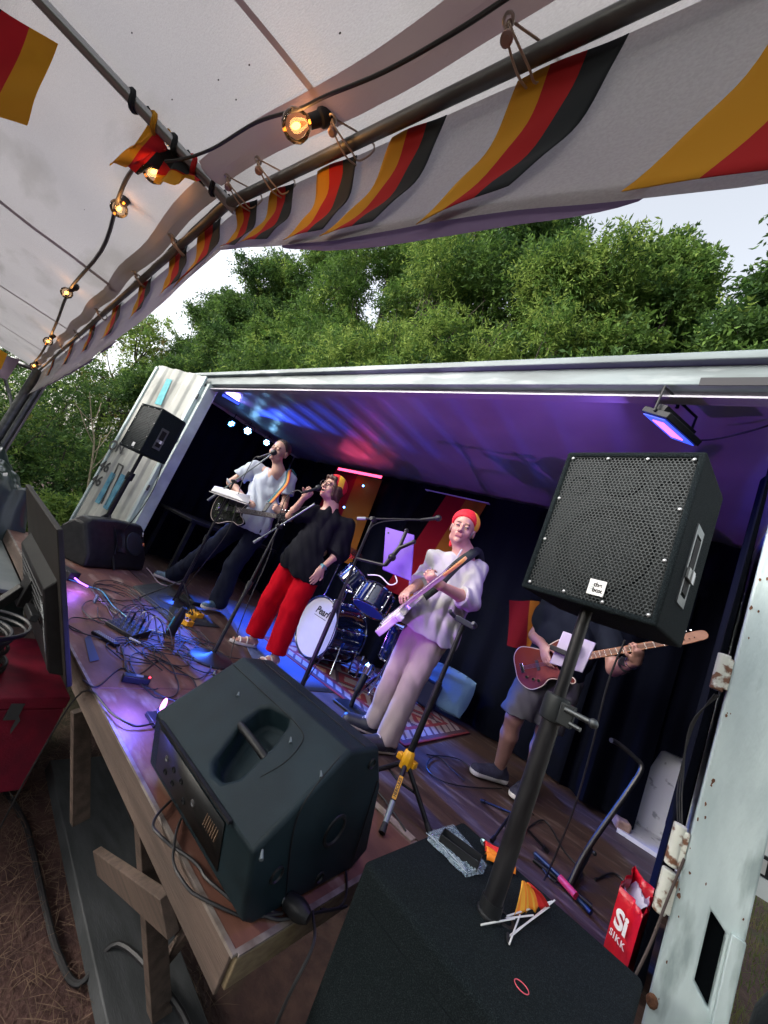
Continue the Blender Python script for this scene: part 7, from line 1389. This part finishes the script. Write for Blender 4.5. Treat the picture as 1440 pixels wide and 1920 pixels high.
# ======== bass player, mostly hidden by the big loudspeaker; shadow put into skin and bass colours
J = dict(neck=[-.56, 3.16, 1.50], chest=[-.57, 3.16, 1.30], belly=[-.58, 3.15, 1.05], pelvis=[-.60, 3.14, .88],
         shR=[-.74, 3.12, 1.36], shL=[-.38, 3.16, 1.36], elR=g3(py(1003, 1192, 3.14)), elL=g3(py(1150, 1255, 3.12)), wrR=g3(py(1020, 1212, 2.96)), wrL=g3(py(1192, 1240, 2.95)),
         hipR=[-.68, 3.10, .86], hipL=[-.51, 3.16, .86], knR=[-.71, 3.02, .47], knL=[-.53, 3.14, .47], anR=g3(pz(935, 1442, .085)), anL=g3(pz(990, 1470, .085)))
J['anR'][2] = J['anL'][2] = .085
lat = nrm(np.array(J['shL'])-np.array(J['shR'])); ba = thing('person', 'bass player in a dark T-shirt and grey shorts, head hidden behind the big loudspeaker', 'person', (-.6, 3.1, 0))
HF = headframe((-.54, 3.10, 1.66), (.15, -.98, -.05), (0, 0, 1)); s = SDF(.006); mf = head_sdf(s, HF, J['neck'], .058, 1.0, 0, 1); torso(s, J, lat, (.10, .10, .11)); limbs(s, J, (.048, .042, .040, .028), (.08, .058, .056, .036))
hand(s, J['wrR'], V(py(1024, 1240, 2.90))-V(J['wrR']), (.6, .5, -.2), 1, .55, thumb=.3); hand(s, J['wrL'], V(py(1200, 1212, 2.86))-V(J['wrL']), (-.55, .4, .5), 1, 1.2, thumb=.4)
sdf_obj('body', s, skin('bass', (.30, .16, .125), (.22, .1, .09)), ba, mf)
s = SDF(.0065); torso(s, J, lat, (.130, .140, .140), 1.4, .05)
for q in 'LR': s.cap(J['sh'+q], lerp3(J['sh'+q], J['el'+q], .62), .070, .076, .035)
s.cutp([0, 0, .86], (0, 0, -1)); s.post = wrinkle(.005, 3.0); sdf_obj('tshirt', s, cloth_m('dark_navy_cotton', (.005, .007, .012), (.009, .012, .018)), ba)
s = SDF(.0065); s.cap(J['pelvis'], [J['pelvis'][0], J['pelvis'][1], .90], .125, .12, .03, flat=(lat, 1.35))
for q in 'LR': s.cap(J['hip'+q], J['kn'+q], .108, .108, .03)
s.cutp([0, 0, .50], (0, 0, -1)); s.post = wrinkle(.005, 9.0, 20, 24); sdf_obj('shorts', s, cloth_m('grey_canvas', (.085, .085, .085), (.06, .06, .065)), ba)
sm = [M('navy_suede', (.035, .035, .065), .85, c2=(.02, .02, .04), ns=30), M('white_sole', (.62, .60, .58), .5), M('dark_lace', (.02, .02, .04), .8)]
shoe(J['anR'], (-.55, -.84), ba, sm, .29, .034); shoe(J['anL'], (-.1, -.99), ba, sm, .29, .034)
for q in 'LR': a = V(J['an'+q]); b = B(); b.cyl(a+UP*-.01, a+UP*.055+(V(J['kn'+q])-a).normalized()*.01, .041, .040, n=16); obj('sock', b, M('pale_sock', (.45, .50, .62), .9), ba)
s = SDF(.007); c, f, u, r_, H = HF; s.ell(H(0, -.02, .045), (r_, f, u), (.085, .105, .09), .01); s.ell(H(0, .09, -.02), (r_, f, u), (.09, .08, .09), .01, 's'); sdf_obj('hair', s, M('grey_hair', (.35, .32, .30), .7), ba)
b = B(); wv = V(J['wrL']).lerp(V(J['elL']), .18); b.ring(wv, V(J['wrL'])-V(J['elL']), .036, .0035, 22, 6); obj('bracelet', b, chrome, ba); b = B(); b.ring(V(J['wrL']).lerp(V(J['elL']), .45), V(J['wrL'])-V(J['elL']), .040, .008, 22, 6); b.box(V(J['wrL']).lerp(V(J['elL']), .40)+V((-.015, -.036, .01)), (.045, .014, .05)); obj('wrist_watch', b, ink2, ba, bevel=.003)
pbass = [(-.25, .02), (-.245, -.09), (-.17, -.165), (-.07, -.155), (.0, -.115), (.08, -.13), (.17, -.17), (.185, -.135), (.10, -.07), (.085, -.035), (.085, .03), (.12, .07), (.19, .125), (.17, .16), (.07, .135), (0, .115), (-.08, .145), (-.17, .165), (-.235, .11)]
sun = M('sunburst', (.16, .025, .007), .25, c2=(.05, .005, .004), ns=3.2, nd=1, coat=.8); tort = M('tortoise_guard', (.09, .012, .012), .25, c2=(.16, .03, .02), ns=25, coat=.6)
maple = M('shaded_maple', (.13, .045, .016), .45, c2=(.18, .065, .024), ns=8, st=(.4, 4, 4))  # darker maple copy with the shadow in its colour
T = gframe(py(1022, 1245, 2.95), py(1318, 1192, 2.86), (.05, -.99, .12))
guitar(T, 'sunburst bass guitar with orange maple neck crossing behind the speaker pole', 'bass_guitar', pbass, (sun, ink2, (-.06,), ((-.12, -.10), (-.08, -.115), (-.17, -.075))), .84, maple, [(0, -.021), (.04, -.035), (.13, -.03), (.185, -.022), (.20, .01), (.175, .035), (.10, .034), (.04, .028), (0, .021)], nstr=4, neckL=.79, plate=([(-.10, -.13), (.02, -.10), (.12, -.13), (.085, -.03), (.085, .03), (.02, .06), (-.05, .05), (-.08, -.04)], tort), binding=M('cream_binding', (.5, .42, .33), .4), bridge=-.19)
